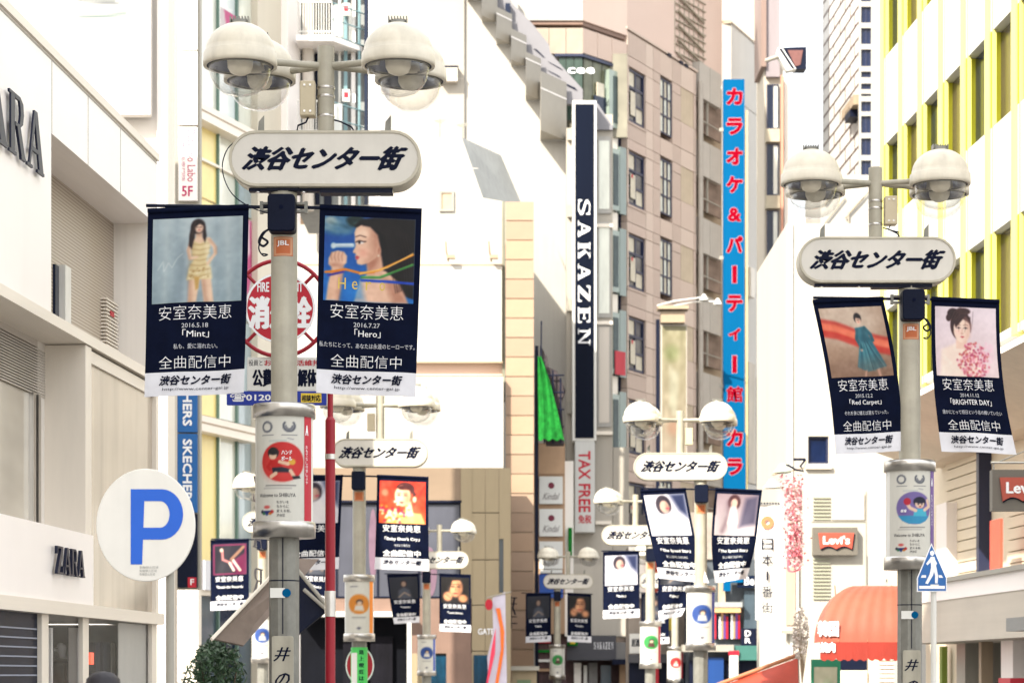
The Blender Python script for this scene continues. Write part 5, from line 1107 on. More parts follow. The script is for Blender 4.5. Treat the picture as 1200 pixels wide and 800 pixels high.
# ---------------- green shrub
f = Fac(255, 36.0); LEAF = mat('leaf_green', (.035, .075, .035), .5, var=.5, scale=6); t = thing('street_shrub', 'dark green leafy shrub at the foot of the slanted canopy', 'shrub', (f.U(255)+f.p0.x, 36, ground_z(36)))
m = MB(); bz = ground_z(36); top = f.Z(738)-bz
for i in range(4200):
    a = rng.random()*6.283; rr = rng.random()**.45; hh = rng.random()**.7
    wd = .72*(1-.5*hh**3)*(0.8+.25*math.sin(a*3+hh*7)); x_ = wd*rr*math.cos(a)-.05; y_ = .5*rr*math.sin(a); z_ = .3+(top-.3)*hh*(1-.12*rr)
    d1 = Vector(rng.normal(size=3)).normalized()*(.045+.03*rng.random()); d2 = d1.cross(Vector(rng.normal(size=3))).normalized()*.018; c0 = Vector((x_, y_, z_))
    m.add([c0-d1, c0+d2, c0+d1, c0-d2], [(0, 1, 2, 3)])
m.build('foliage', LEAF, t, kind='stuff'); m = MB()
for k in range(5): m.tube([(0.02*k-.04, 0, 0), (.1*math.cos(k*1.3), .1*math.sin(k*1.3), top*.45), (.28*math.cos(k*1.3), .28*math.sin(k*1.3), top*.8)], [.03, .02, .008], 6)
m.build('stem', mat('bark', S(80, 62, 48), .8), t)

# ---------------- green wrap and round red sign on the second post
s_ = 63.5; d_ = FPX/s_; t = thing('no_entry_sign', 'round red sign with white edge behind the green wrapped post', 'sign', ((421-600)/s_, d_+.16, ground_z(d_)))
zz = EYE+(HOR-779)/s_-ground_z(d_); MB().prism([(.26*math.cos(i*.2618), zz+.34*math.sin(i*.2618)) for i in range(24)], 0, .02).build('disc', RED, t)
m = MB(); vs = [(r_*math.cos(i*.2618), -.002, zz+r_*1.3*math.sin(i*.2618)) for r_ in (.265, .24) for i in range(24)]; m.add(vs, [(i, 24+i, 24+(i+1) % 24, (i+1) % 24) for i in range(24)]); m.build('white_edge', WHITEINK, t); MB().cyl(0, .04, 0, zz+.1, .03, 8).build('pole', FRAMEG, t)
t = thing('green_wrap', 'bright green printed wrap round the post below the orange striped panel', 'notice', ((421-600)/s_, d_, ground_z(d_)))
zt = EYE+(HOR-758)/s_-ground_z(d_); MB().lathe([(.155, zt-1.5), (.155, zt)], 0, 0, 0, 24).build('sleeve', mat('wrap_green', S(70, 190, 90), .5), t)
MB().add([(.157*math.sin(a_), -.157*math.cos(a_), z_) for z_ in (zt-1.4, zt-.1) for a_ in (-1.1, -.8, -.5, -.2)], [(0, 1, 5, 4), (1, 2, 6, 5), (2, 3, 7, 6)]).build('white_area', PANELWHITE, t)
mb = MB(); text_col(mb, '路上喫煙は禁止です', .05, zt-.03, .085, .12, lambda X, Z: (X, -math.sqrt(.158**2-min(X*X, .02)), Z), .04); mb.build('lettering', NAVYINK, t)
# ---------------- buildings across the middle
f = Fac(625, 89.16); b = Bld('scaffold_building', 'dark building wrapped in green netting between the beige pier and the tall navy sign', 'building', f)
b.box('dark_wall', DARKMETAL, 627, 405, 631, 800, 0, 2); NET = mat('green_netting', S(26, 112, 42), .8, var=.45, scale=5, bump=.4, spec=.1)
vs = []; fs = []; nx_, nz_ = 20, 10
for j in range(nz_+1):
    v = j/nz_; xl = 630+1*v; xr = 634+27*v**.8
    for i in range(nx_+1):
        q = xl+(xr-xl)*i/nx_; y_ = -.3+.05*math.sin(i*.7+v*3+math.sin(v*4+i*.3)*1.2)+.03*math.sin(i*2.1+v*9); vs.append((f.U(q), y_, f.Z(419+97*v+4*math.sin(i)*.3)))
for j in range(nz_):
    for i in range(nx_): a = j*(nx_+1)+i; fs.append((a, a+nx_+1, a+nx_+2, a+1))
MB().add(vs, fs, 0, True).build('netting', NET, b.root)
sc = MB(); pts = [(633, 404), (641, 418), (643, 430), (652, 434), (659, 448), (663, 458), (658, 470), (661, 520), (640, 520), (633, 440)]
MB().prism(PP(pts, .1, f), .1, 1).build('scaffold_body', mat('scaffold_dark', S(56, 48, 50), .8, var=.6, scale=5), b.root)
for q in (638, 648, 657): sc.tube([(f.U(q), -.1, f.Z(520)), (f.U(q), -.1, f.Z(424+(q-638)))], .03, 5)
for r0 in (440, 460, 480, 500): sc.tube([(f.U(634), -.1, f.Z(r0)), (f.U(661), -.1, f.Z(r0))], .03, 5)
sc.tube([(f.U(634), 0, f.Z(430)), (f.U(634.5), 0, f.Z(376))], .03, 5); sc.build('scaffold_pipes', DARKMETAL, b.root)

f = Fac(627, 91.8); b = Bld('sign_board_building', 'brown building front with a column of square white shop signs', 'building', f)
BRN = mat('brown_board', S(160, 130, 102), .6, var=.06); b.box('wall', BRN, 626, 519, 662, 742, 0, 2); b.box('wall_panel', mat('brown_light', S(176, 144, 114), .6), 629, 521, 661, 555, -.05, 0)
for i, (r0, r1) in enumerate(((558, 590), (596, 628), (634, 666))):
    sg = b.box('square_sign', PANELWHITE, 632, r0, 659.5, r1, -.15, 0)
    m = MB(); m.prism([(f.U(646)+.12*math.cos(a_*.5), f.Z(r0+11)+.12*math.sin(a_*.5)) for a_ in range(13)], -.16, -.151); m.build('emblem', mat('maroon', S(110, 26, 50), .5), b.root)
    b.text('lettering', mat('grey_text', S(110, 100, 100), .6), 'Kindal', 636, r0+19, 656, r0+27, -.16, 0, .3)
b.box('square_sign', mat('blue_white_sign', S(44, 82, 160), .5), 632, 672, 660, 700, -.1, 0); b.box('narrow_wall', CREAM, 662, 540, 672, 745, .1, 2); b.box('green_strip', NET, 666, 618, 670.5, 650, -.1, .1); b.box('side_sign', PANELWHITE, 633, 667, 659, 671, -.16, 0)
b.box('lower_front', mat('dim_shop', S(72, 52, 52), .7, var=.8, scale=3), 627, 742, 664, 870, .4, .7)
for i in range(4): b.box('shop_shelf', [RED, NET, PANELWHITE, BRN][i], 629, 750+11*i, 645, 753+11*i, .3, .4)
f = Fac(600, 84.6); b = Bld('ticket_booth', 'low beige booth with a grey roof at the foot of the tiled pier', 'booth', f)
b.box('roof', FRAMEG, 597, 780, 632, 785, -.2, 1.2); b.box('body', TAN, 600, 785, 629, 860, 0, 1); b.box('screen', mat('pale_green', S(100, 120, 90), .4), 606, 796, 622, 815, -.03, 0)

f = Fac(665, 96.0); b = Bld('menswear_building', 'narrow cream building carrying the tall navy vertical sign', 'building', f)
KC = mat('menswear_cream', (.36, .33, .285), .65, var=.05, streak=.06); b.box('wall', KC, 664, 150, 718, 745, .3, 4); b.box('wall', KC, 718.5, 524, 737, 745, .35, 4); b.box('wall', KC, 697, 134, 718, 150, .3, 3)
MB().prism(PP([(697, 152), (697, 120), (701, 122), (718, 148), (718, 152)], .1, f), .1, .3).build('parapet', LAV, b.root)
for a, c, r0, r1 in ((700, 716, 160, 250), (700, 716, 260, 372), (700, 716, 378, 500)):
    b.box('relief_panel', mat('relief_white', (.32, .31, .29), .6), a, r0, c, r1, .22, .3); b.box('relief_inset', ZGREY if r0 in (378,) else PALE, a+2, r0+5, c-2, r1-5, .2, .219)
for r0 in (150, 240, 350, 470, 560): b.box('wall_bracket', FRAMEG, 665, r0, 670, r0+14, .1, .3)
for r0 in (262, 376, 505, 610): b.box('ledge', LEDGE, 698, r0, 718, r0+4, .12, .3)
vs_ = thing('vertical_navy_sign', 'tall navy vertical sign with white serif capitals reading downward', 'sign', (f.p0.x, 96.0, 0))
class _B: pass
b2 = Bld.__new__(Bld); b2.f = f; b2.root = vs_
fb = b2.box('frame', FRAMEW, 671, 118, 699, 516, -.7, .25); b2.box('sign_face', mat('navy_face', S(10, 17, 33), .5, var=.3, scale=.6, spec=.06), 674, 122, 696, 513, -.73, -.69)
for i, ch in enumerate('SAKAZEN'):
    mb = MB(); zt = f.Z(233+25.3*i, None, -.74); zb = f.Z(252.5+25.3*i, None, -.74); serif(mb, ch, f.U(677.5, -.74), f.U(691.5, -.74), zb, zt, lambda X, Z, o: (X, -.738+o, Z), 0, down=True); mb.build('letter', WHITEINK, vs_)
b2.box('lower_sign', mat('pale_grey_sign', (.52, .52, .50), .4), 674, 516, 697, 623, -.68, .25); b2.text('red_lettering', RED, 'TAX FREE', 678, 528, 692, 600, -.69, .04, rot=-90)
b2.text('red_lettering', RED, '免税', 677.5, 603, 693, 613, -.69, .03)
f = Fac(640, 93.6); b = Bld('menswear_shopfront', 'grey shop fascia with white serif lettering at the bottom centre', 'shop', f)
b.box('wall', KC, 664, 660, 745, 745, .2, 2.3); b.box('fascia', mat('fascia_grey', S(66, 66, 72), .5, var=.08), 664, 744, 722, 773, -.4, 1); b.box('fascia', mat('fascia_light', S(112, 110, 108), .5), 722, 752, 752, 773, -.3, 1)
for i, ch in enumerate('SAKAZEN'):
    mb = MB(); a_ = f.U(696+3.4*i, -.41); serif(mb, ch, a_, a_+.078, f.Z(760, None, -.41), f.Z(752, None, -.41), lambda X, Z, o: (X, -.41+o, Z)); mb.build('letter', WHITEINK, b.root)
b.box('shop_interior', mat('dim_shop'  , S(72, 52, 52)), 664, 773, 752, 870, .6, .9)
for i, (a, c, m_) in enumerate(((673, 681, CREAM), (684, 688, FRAMEW), (690, 700, mat('fascia_light', (0, 0, 0))), (704, 716, WINDOWMID), (726, 733, BRN))): b.box('shop_item', m_, a, 776+3*(i % 2), c, 870, .3, .6)
b.box('flag_board', NET, 665, 746, 677, 756, -.6, -.45); b.box('flag_mark', mat('flag_yellow', S(220, 190, 50), .5), 668, 748, 674, 754, -.62, -.6)
b.box('awning_roof', DARKMETAL, 718, 772, 752, 778, -.8, .3)

# ---------------- pink brown panelled building
PINK = [mat('pink_panel_%d' % i, S(*c_), .6, var=.05, scale=.9, streak=.04) for i, c_ in enumerate(((184, 165, 152), (178, 158, 146), (188, 170, 157), (174, 155, 143)))]
PINKL = mat('light_pink_wall', S(198, 176, 164), .7, var=.04); MULL = mat('navy_mullion', S(36, 42, 68), .4)
ROOMS = [mat('room_glass', S(84, 84, 86), .15, var=.4, scale=.8, spec=.4), mat('blind_glass', S(186, 178, 160), .2, var=.15), WINDOWDARK]
f = Fac(735, 102.0, 1950); b = Bld('panelled_building', 'large pink brown panelled building with rows of dark windows and a glazed corner', 'building', f)
VPK = lambda q: (1950-q)/(1950-735)
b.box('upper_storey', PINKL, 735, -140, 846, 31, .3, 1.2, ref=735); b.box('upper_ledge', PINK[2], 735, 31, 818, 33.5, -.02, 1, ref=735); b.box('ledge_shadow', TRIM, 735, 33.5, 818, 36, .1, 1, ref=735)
for q in (783, 797, 803): b.box('ledge_vent', DARKMETAL, q, 31.5, q+4, 36, -.03, .1, ref=735)
cols = [(737, 757, 76, 139, 'A'), (774, 788, 66, 134, 'B'), (798, 813, 64, 107, 'C'), (822, 844, 64, 105, 'D')]
holes = []
for k in range(8):
    for (a, c, r0, r1, t_) in cols: holes.append((a, r0+97.5*k, c, r1+97.5*k))
b.box('core_wall', TRIM, 735, 36, 846, 900, .55, 1.2, ref=735)
# panels laid round the openings
xs = [735.3, 737, 757, 765.5, 774, 788, 798, 813, 816]
zrows = [36]
for k in range(8): zrows += [64+97.5*k, 76+97.5*k, 107+97.5*k, 140+97.5*k]
zrows = [q for q in zrows if q < 860]; i_ = 0
for i in range(len(xs)-1):
    for j in range(len(zrows)-1):
        a, c, r0, r1 = xs[i], xs[i+1], zrows[j], zrows[j+1]; mx_, my_ = (a+c)/2, (r0+r1)/2
        inside = False
        for (ha, hr0, hc, hr1) in holes:
            if ha-.1 < mx_ < hc+.1 and hr0-3 < my_ < hr1+1: inside = True
        if inside: continue
        x0, x1, z0, z1 = b.rect(a, r0, c, r1, 0, 735); i_ += 1
        piece('wall_panel', PINK[(i*3+j*2) % 4], x0+.012, x1-.012, 0.004*(i_ % 3), .5, z0+.012, z1-.012, b.root)
for k in range(7):
    o = 97.5*k
    # wide dark window with deep reveal
    b.window(737, 77+o, 757, 139+o, .14, ref=735, glass=ROOMS, frame=MULL, nx=2, nz=3, fw=.10)
    b.box('blind', ROOMS[1], 739, 104+o, 744.5, 132+o, .07, .09, ref=735); 
    if k > 0: b.box('red_window_mark', RED, 740.5, 104+o, 742, 108+o, .05, .069, ref=735)
    b.window(774, 67+o, 788, 133+o, .08, ref=735, glass=[PALE, ROOMS[1]], frame=MULL, nx=3, nz=3, fw=.07)
    b.box('shuttered_opening', mat('shutter_beige', S(176, 160, 138), .5, var=.12, streak=.1), 798, 64+o, 813, 107+o, .04, .2, ref=735)
    b.box('stair_spandrel', mat('grey_panel', S(168, 162, 154), .5, var=.08, streak=.1), 820, 18+o, 832, 62+o, -.06, .3, ref=735); b.box('stair_spandrel', mat('grey_panel', (0, 0, 0)), 832.4, 18+o, 845, 62+o, -.05, .3, ref=735)
    b.box('stair_recess', mat('recess_brown', S(124, 106, 94), .8, var=.4, scale=2), 820, 63+o, 845, 106+o, .2, .3, ref=735); b.box('recess_pipe', FRAMEG, 829, 63+o, 830, 106+o, .05, .12, ref=735); b.box('recess_bar', FRAMEG, 820, 90+o, 845, 91.2+o, .0, .06, ref=735)
    b.box('window_sill_line', PINK[3], 735.5, 140.5+o, 758, 143+o, -.03, .3, ref=735)
MB().tube([(f.U(818), -.1, f.Z(45, 735)), (f.U(818), -.1, f.Z(880, 735))], .11, 10).build('down_pipe', mat('pipe_grey', S(160, 152, 142), .5), b.root)
MB().tube([(f.U(821.5), -.05, f.Z(45, 735)), (f.U(821.5), -.05, f.Z(880, 735))], .06, 8).build('down_pipe', mat('pipe_grey', (0, 0, 0)), b.root)
# corner facet and glazed bay
g_ = Fac(683, 99.6, 2895); c_root = thing('corner_anchor', '', '') if False else None
def facet_box(name, m_, a, r0, c, r1, y0, y1, ref=683):
    x0, x1 = g_.U(a, y0), g_.U(c, y0); z0, z1 = g_.Z(r1, ref, y0), g_.Z(r0, ref, y0)
    o_ = piece(name, m_, x0, x1, y0, y1, z0, z1, None); M_ = Matrix.Translation((g_.p0.x, g_.p0.y, 0)) @ Matrix.Rotation(g_.a, 4, 'Z')
    R_ = Matrix.Translation((f.p0.x, f.p0.y, 0)) @ Matrix.Rotation(f.a, 4, 'Z'); loc = o_.matrix_basis.copy()
    o_.parent = b.root; o_.matrix_basis = R_.inverted() @ M_ @ Matrix.Translation((x0, y0, z0)) @ Matrix.Diagonal((x1-x0, y1-y0, z1-z0, 1)); return o_
g1 = g_
for a, c in ((683, 700), (700.5, 717), (717.5, 734.5)): facet_box('wall_panel', PINK[1], a, 33, c, 62, 0, .4)
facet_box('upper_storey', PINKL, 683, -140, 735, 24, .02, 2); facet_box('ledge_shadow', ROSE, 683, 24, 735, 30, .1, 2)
g_ = Fac(600, 99.6)
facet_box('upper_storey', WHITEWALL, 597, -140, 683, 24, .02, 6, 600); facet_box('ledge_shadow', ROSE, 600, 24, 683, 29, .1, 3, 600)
for a, c in ((625, 643), (643.5, 663), (663.5, 683)): facet_box('wall_panel', mat('sunlit_panel', S(150, 138, 124), .6), a, 33, c, 63, 0, 3, 600)
def bay(r0, r1, a0, full):
    global g_
    g_ = Fac(650, 99.6)
    if full:
        facet_box('bay_back', mat('bay_room', S(130, 126, 112), .7, var=.5, scale=.8), 655, r0, 735, r1+20, 1.6, 1.8, 650)
        for a, c in ((655, 663), (663.6, 672), (672.6, 682.5)): facet_box('bay_pane', mat('bay_glass', S(60, 76, 68), .2, var=.5, scale=1, spec=.3), a, r0+4, c, r1, .1, .14, 650)
        facet_box('bay_head', MULL, 650, r0, 683, r0+3, -.02, .2, 650)
        g_ = g1
        for a, c in ((684, 694), (694.6, 705), (705.6, 715)): facet_box('bay_pane', mat('bay_glass2', S(96, 98, 78), .2, var=.6, scale=1.4, spec=.3), a, r0+4, c, r1, .1, .14)
        facet_box('bay_head', MULL, 683, r0, 735, r0+3.5, -.02, .3); facet_box('bay_item', ROOMS[1], 700, r0+28, 708, r0+44, .0, .05); facet_box('bay_item', WINDOWDARK, 697, r0+44, 714, r1, .0, .05)
    g_ = g1
    facet_box('bay_fin', mat('fin_glass', S(130, 142, 132), .1, var=.2, scale=1, spec=.8), 714, r0+8, 726, r1-2, -.15, .1); facet_box('bay_fin', mat('fin_glass2', S(106, 120, 112), .1, spec=.8), 726.5, r0+4, 734, r1+1, -.05, .1)
    facet_box('bay_dark', WINDOWDARK, 718, r1-2, 734, r1+28, .3, .4); facet_box('bay_glass', mat('bay_glass_dark', S(52, 66, 66), .2, var=.5, spec=.3), 719, r0+14, 725, r1-8, -.17, -.15); facet_box('bay_post', LEDGE, 718, r1+1, 724, r1+30, .05, .3)
bay(63, 141, 655, True)
for k in range(1, 6): bay(58+97.5*k, 141+97.5*k, 716, False)
facet_box('bay_red_poster', RED, 721, 404, 733, 432, -.2, -.17)
g_ = Fac(650, 99.6)
mb = MB(); text_on(mb, 'cee', (665-650)/FPX*99.6, (697-650)/FPX*99.6, g_.Z(86), g_.Z(79), lambda X, Z: (X, .05, Z), .04)
o_ = mb.build('window_lettering', WHITEINK, b.root); o_.matrix_basis = (Matrix.Translation((f.p0.x, f.p0.y, 0)) @ Matrix.Rotation(f.a, 4, 'Z')).inverted() @ Matrix.Translation((g_.p0.x, g_.p0.y, 0))
# rooftop steel stair
m = MB()
for i in range(7): q = 798+5.5*i; m.tube([(f.U(q), .3, f.Z(20, 735)), (f.U(q), .3, f.Z(-60, 735))], .04, 5)
for i in range(9): r0 = -60+10*i; m.tube([(f.U(798), .25, f.Z(r0, 735)), (f.U(833), .25, f.Z(r0-4, 735))], .035, 5)
for i in range(5): m.tube([(f.U(800), .2, f.Z(-50+18*i, 735)), (f.U(830), .2, f.Z(-38+18*i, 735))], .06, 5)
m.build('roof_stair', mat('stair_beige', S(150, 140, 124), .5), b.root)
b.box('roof_tank', TRIM, 800, -60, 812, 12, .35, .58, ref=735)
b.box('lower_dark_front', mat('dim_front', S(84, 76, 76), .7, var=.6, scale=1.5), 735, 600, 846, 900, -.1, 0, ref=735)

# ---------------- picture billboard and its floodlights
f = Fac(770, 93.6); b = Bld('picture_billboard', 'tall yellowish picture board with floodlights on a long arm', 'billboard', f)
p = Pic(20, 70, (148, 142, 112), (152, 138, 120)); p.ell(.4, .2, .3, .06, (124, 128, 88), soft=4); p.ell(.5, .75, .3, .06, (156, 118, 96), soft=4, al=.7); p.poly([(.3, .3), (.7, .35), (.6, .7), (.3, .6)], (160, 156, 134), soft=3); p.grain(9, 3)
b.box('board', KC, 774, 380, 805, 540, 0, .4); b.pic('printed_sheet', p, 776, 382, 804, 540, -.004); b.box('side_post', DARKMETAL, 769, 374, 773, 600, -.05, .2)
m = MB(); m.box(f.U(770), f.U(806), -.5, .3, f.Z(364), f.Z(360)); m.box(f.U(774), f.U(802), -.3, .2, f.Z(379), f.Z(366)); m.build('head_frame', TRIM, b.root)
m = MB(); m.tube([(f.U(770), 0, f.Z(358)), (f.U(790), -.3, f.Z(354)), (f.U(822), -.8, f.Z(352))], .03, 6); m.tube([(f.U(780), 0, f.Z(360)), (f.U(812), -.5, f.Z(356)), (f.U(838), -.8, f.Z(357))], .03, 6); m.build('lamp_arm', FRAMEW, b.root)
for q, r0 in ((823, 351), (839, 356)): MB().lathe([(0.0, .1), (.05, .08), (.17, -.12), (.17, -.15)], f.U(q), -.8, f.Z(r0), 12).build('floodlight', FRAMEW, b.root)

# ---------------- karaoke sign
f = Fac(847, 96.0); b = Bld('karaoke_sign', 'very tall sky blue vertical sign with red characters edged in white', 'sign', f)
b.box('sign_box', SKY_BLUE, 848, 93, 872.5, 505, -.1, .35); b.box('sign_box', SKY_BLUE, 848, 506.5, 874, 690, -.1, .35); b.box('yellow_edge', YEL, 874, 130, 876, 640, .0, .2)
for a in (150, 300, 450, 600): b.box('wall_bracket', FRAMEG, 843, a, 848, a+4, .0, .1)
chars = 'カラオケ&パーティー館カラ'; ys_ = [114, 149, 184, 217, 252, 287, 322, 356, 392, 427, 462, 513, 547]
PALEINK = mat('pale_pink_ink', S(190, 168, 176), .6, spec=.1)
KR = mat('karaoke_red', S(126, 0, 24), .6, spec=.03)
for ch, yc in zip(chars, ys_):
    w_ = 17.5 if ch != '館' else 18.5; h_ = 18
    if ch == 'ィ': w_, h_ = 13, 13
    if ch == '&': w_, h_ = 14, 15
    for (m_, e, off, nm) in ((PALEINK, .078, -.102, 'letter_edge'), (KR, .06, -.106, 'letter')):
        mb = MB()
        if ch == 'ー':
            x0, x1 = f.U(860.5-1.7-e*18), f.U(860.5+1.7+e*18); z0, z1 = f.Z(yc+9.5+e*14), f.Z(yc-9.5-e*14); mb.add([(x0, off, z0), (x1, off, z0), (x1, off, z1), (x0, off, z1)], [(0, 1, 2, 3)])
        else:
            x0, x1 = f.U(860.5-w_/2), f.U(860.5+w_/2); z0, z1 = f.Z(yc+h_/2), f.Z(yc-h_/2); vs, fs, _a = text_tris(ch, 0.008); ee = e*(z1-z0)*(.45 if ch == '館' else 1)
            for k in range(8): 
                ox, oz = ee*math.cos(k*math.pi/4), ee*math.sin(k*math.pi/4); mb.add([(x0+(x1-x0)*u+ox, off-.0004*k, z0+(z1-z0)*v+oz) for u, v in vs], fs)
        mb.build(nm, m_, b.root)

# ---------------- white building behind the karaoke sign, and dark window strip building
f = Fac(836, 119.0); b = Bld('white_block_building', 'plain white building front peeping out above the top of the karaoke sign', 'building', f)
b.box('front_wall', WHITEWALL, 832, 26, 857, 900, 0, 3); b.box('roof_edge', TRIM, 832, 24, 857, 26, -.05, 3)
f2 = Fac(857, 119.0, 1734); b2 = Bld('pale_flank_building', 'receding pale flank wall with a faint seam, right of the karaoke sign', 'building', f2)
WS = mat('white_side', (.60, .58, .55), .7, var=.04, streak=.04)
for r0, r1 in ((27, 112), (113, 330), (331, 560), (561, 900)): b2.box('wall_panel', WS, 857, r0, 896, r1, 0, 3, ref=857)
b2.box('roof_edge', TRIM, 857, 25, 896, 27, -.05, 3, ref=857)
b2.box('pale_window', mat('tan_window', S(176, 160, 136), .4, var=.3), 877, 415, 885, 560, -.03, 0, ref=857); b2.box('pale_window', mat('tan_window', (0, 0, 0)), 887, 430, 893, 560, -.03, 0, ref=857); b2.box('vent_box', LEDGE, 880, 300, 885, 335, -.3, 0, ref=857)
f = Fac(845, 124.8); b = Bld('rear_white_building', 'white building top rising behind, at the top edge beside the brown strip', 'building', f); b.box('wall', WHITEWALL, 845, -140, 896, 800, 0, 3)
f = Fac(893, 114.0); b = Bld('window_strip_building', 'narrow tall building with one column of dark blue windows', 'building', f)
b.box('wall', mat('strip_wall', S(178, 170, 156), .6, var=.06), 896, 60, 918, 900, .3, 4); b.box('brown_strip', mat('strip_brown', S(128, 108, 100), .6), 892, -140, 898, 78, -.2, 3); b.box('upper_slab', mat('slab_violet', S(134, 126, 130), .6), 898, -140, 914, 90, 0, 3)
k = 0
for r0, r1 in ((98, 150), (168, 228), (246, 300), (318, 382), (398, 418)):
    b.window(899, r0, 913, r1, .2, glass=[WINDOWDARK, PALE], frame=MULL, nx=2, nz=1, fw=.05); b.box('sill_band', mat('sill_beige', S(170, 162, 142), .6), 897.5, r1+1, 914, r1+16, -.05, .3)
b.box('pink_pipe', mat('pink_pipe', S(198, 142, 120), .5), 915.5, 88, 918, 900, -.25, 0); b.box('side_strip', CREAM, 919, 88, 924, 900, .2, 2)
b.box('low_column', ZGREY, 893, 560, 900, 900, -.3, 0)
f = Fac(903, 108.0); b = Bld('maroon_vertical_sign', 'small dark red vertical sign above a black one with white numbers', 'sign', f)
b.box('maroon_panel', mat('maroon', (0, 0, 0)), 904, 420, 916, 486, 0, .2); b.text('lettering', WHITEINK, 'Hawaiian lounge', 908, 436, 911, 480, -.01, .02, rot=-90); b.box('white_panel', PANELWHITE, 904, 488, 916, 517, 0, .2)
b.box('black_panel', DARKMETAL, 904, 518, 916, 562, 0, .2)
for i, tx in enumerate(('5 F', '4 F', '3 F', '2 F')): b.text('lettering', WHITEINK, tx, 905.5, 520+7*i, 914.5, 525.5+7*i, -.01, .04)
for r0, cc in ((565, NET), (574, RED), (583, RED), (592, DARKMETAL)): b.box('small_panel', cc, 904, r0, 916, r0+7, 0, .2)
f = Fac(915, 70.0); b = Bld('projecting_box_sign', 'dark projecting box seen from below against the white sky', 'sign', f)
MB().add([(f.U(916), 0, f.Z(56)), (f.U(945), 0, f.Z(55)), (f.U(945), 0, f.Z(81)), (f.U(932), 0, f.Z(81)), (f.U(916), .6, f.Z(56)), (f.U(945), .6, f.Z(55)), (f.U(945), .6, f.Z(80)), (f.U(932), .6, f.Z(80))], [(0, 1, 2, 3), (4, 7, 6, 5), (0, 4, 5, 1), (1, 5, 6, 2), (2, 6, 7, 3), (3, 7, 4, 0)]).build('box', DARKMETAL, b.root)
MB().prism(PP([(923, 59), (941, 59), (938, 76), (932, 78)], -.02, f), -.02, 0).build('underside', mat('underside_brown', S(110, 70, 66), .6, var=.4), b.root)
MB().prism(PP([(912, 56), (917, 56), (933, 81), (922, 83), (910, 62)], -.06, f), -.06, .3).build('white_bracket', FRAMEW, b.root); MB().prism(PP([(913, 57), (916, 57), (931, 80), (928, 80)], -.09, f), -.09, -.06).build('bracket_edge', DARKMETAL, b.root)
MB().tube([(f.U(900), .5, f.Z(66)), (f.U(914), 0, f.Z(66))], .06, 6).build('arm', FRAMEG, b.root)

# ---------------- slanting clad building (lines running up to the right) with window strip
f = Fac(965, 120.0, 500); b = Bld('clad_tower', 'white clad tower with brown joint lines and a strip of dark windows', 'building', f)
b.box('backing', WHITEWALL, 964, -400, 1009, 860, .05, 6, ref=1008)
CL = [mat('clad_white_%d' % i, (.62-.02*i, .61-.02*i, .59-.02*i), .6, var=.03) for i in range(3)]
r = -380; i = 0
while r < 500:
    cuts = [965, 977, 990, 1001, 1008] if i % 2 else [965, 971, 984, 996, 1008]
    for j in range(len(cuts)-1): b.box('cladding_panel', CL[(i+j) % 3], cuts[j]+.25, r+.7, cuts[j+1]-.1, r+17.6, 0, .05, ref=1008)
    b.box('joint_strip', mat('joint_brown', S(96, 74, 68), .7), 964.5, r+17.0, 1008.3, r+18.6, -.03, 0, ref=1008)
    for q in cuts[1:-1]: b.box('joint_strip', mat('joint_brown', (0, 0, 0)), q, r, q+.45, r+17, -.02, 0, ref=1008)
    r += 18.3; i += 1
b.box('roof_gadget', TRIM, 986, 100, 1000, 112, -.5, 0, ref=1008); b.box('open_vent', DARKMETAL, 973, 165, 977, 176, -.3, 0, ref=1008); b.box('open_vent', DARKMETAL, 990, 108, 996, 121, -.5, 0, ref=1008)
f = Fac(1008, 108.0); b = Bld('window_strip_tower', 'white tower edge with a column of square dark blue windows', 'building', f)
hs = [(-30, -6), (-4, 2), (8, 27), (33, 52), (58, 78), (84, 91), (98, 105), (110, 113), (119, 131), (136, 156), (162, 182), (188, 206)]
b.wall('wall', WHITEWALL, 1007, -140, 1036, 500, [(1009, a, 1021, c) for a, c in hs])
for a, c in hs: b.window(1009, a, 1021, c, .15, glass=mat('deep_navy_glass', S(14, 28, 60), .1, var=.3), frame=MULL, nx=2 if c-a > 9 else 1, nz=1, fw=.05)
f = Fac(1000, 92.0); b = Bld('white_block_right', 'pale building behind the right hand lamp heads, faint diagonal stair', 'building', f)
b.box('wall', WHITEWALL, 962, 205, 1036, 900, 0, 5); m = MB()
for a, r0, c, r1 in ((1018, 225, 994, 250), (1012, 232, 990, 256), (994, 250, 994, 300), (972, 290, 1000, 288), (966, 240, 980, 222), (966, 262, 990, 232)): m.tube([(f.U(a), -.1, f.Z(r0)), (f.U(c), -.1, f.Z(r1))], .035, 5)
m.build('steel_stair', mat('stair_beige', (0, 0, 0)), b.root)

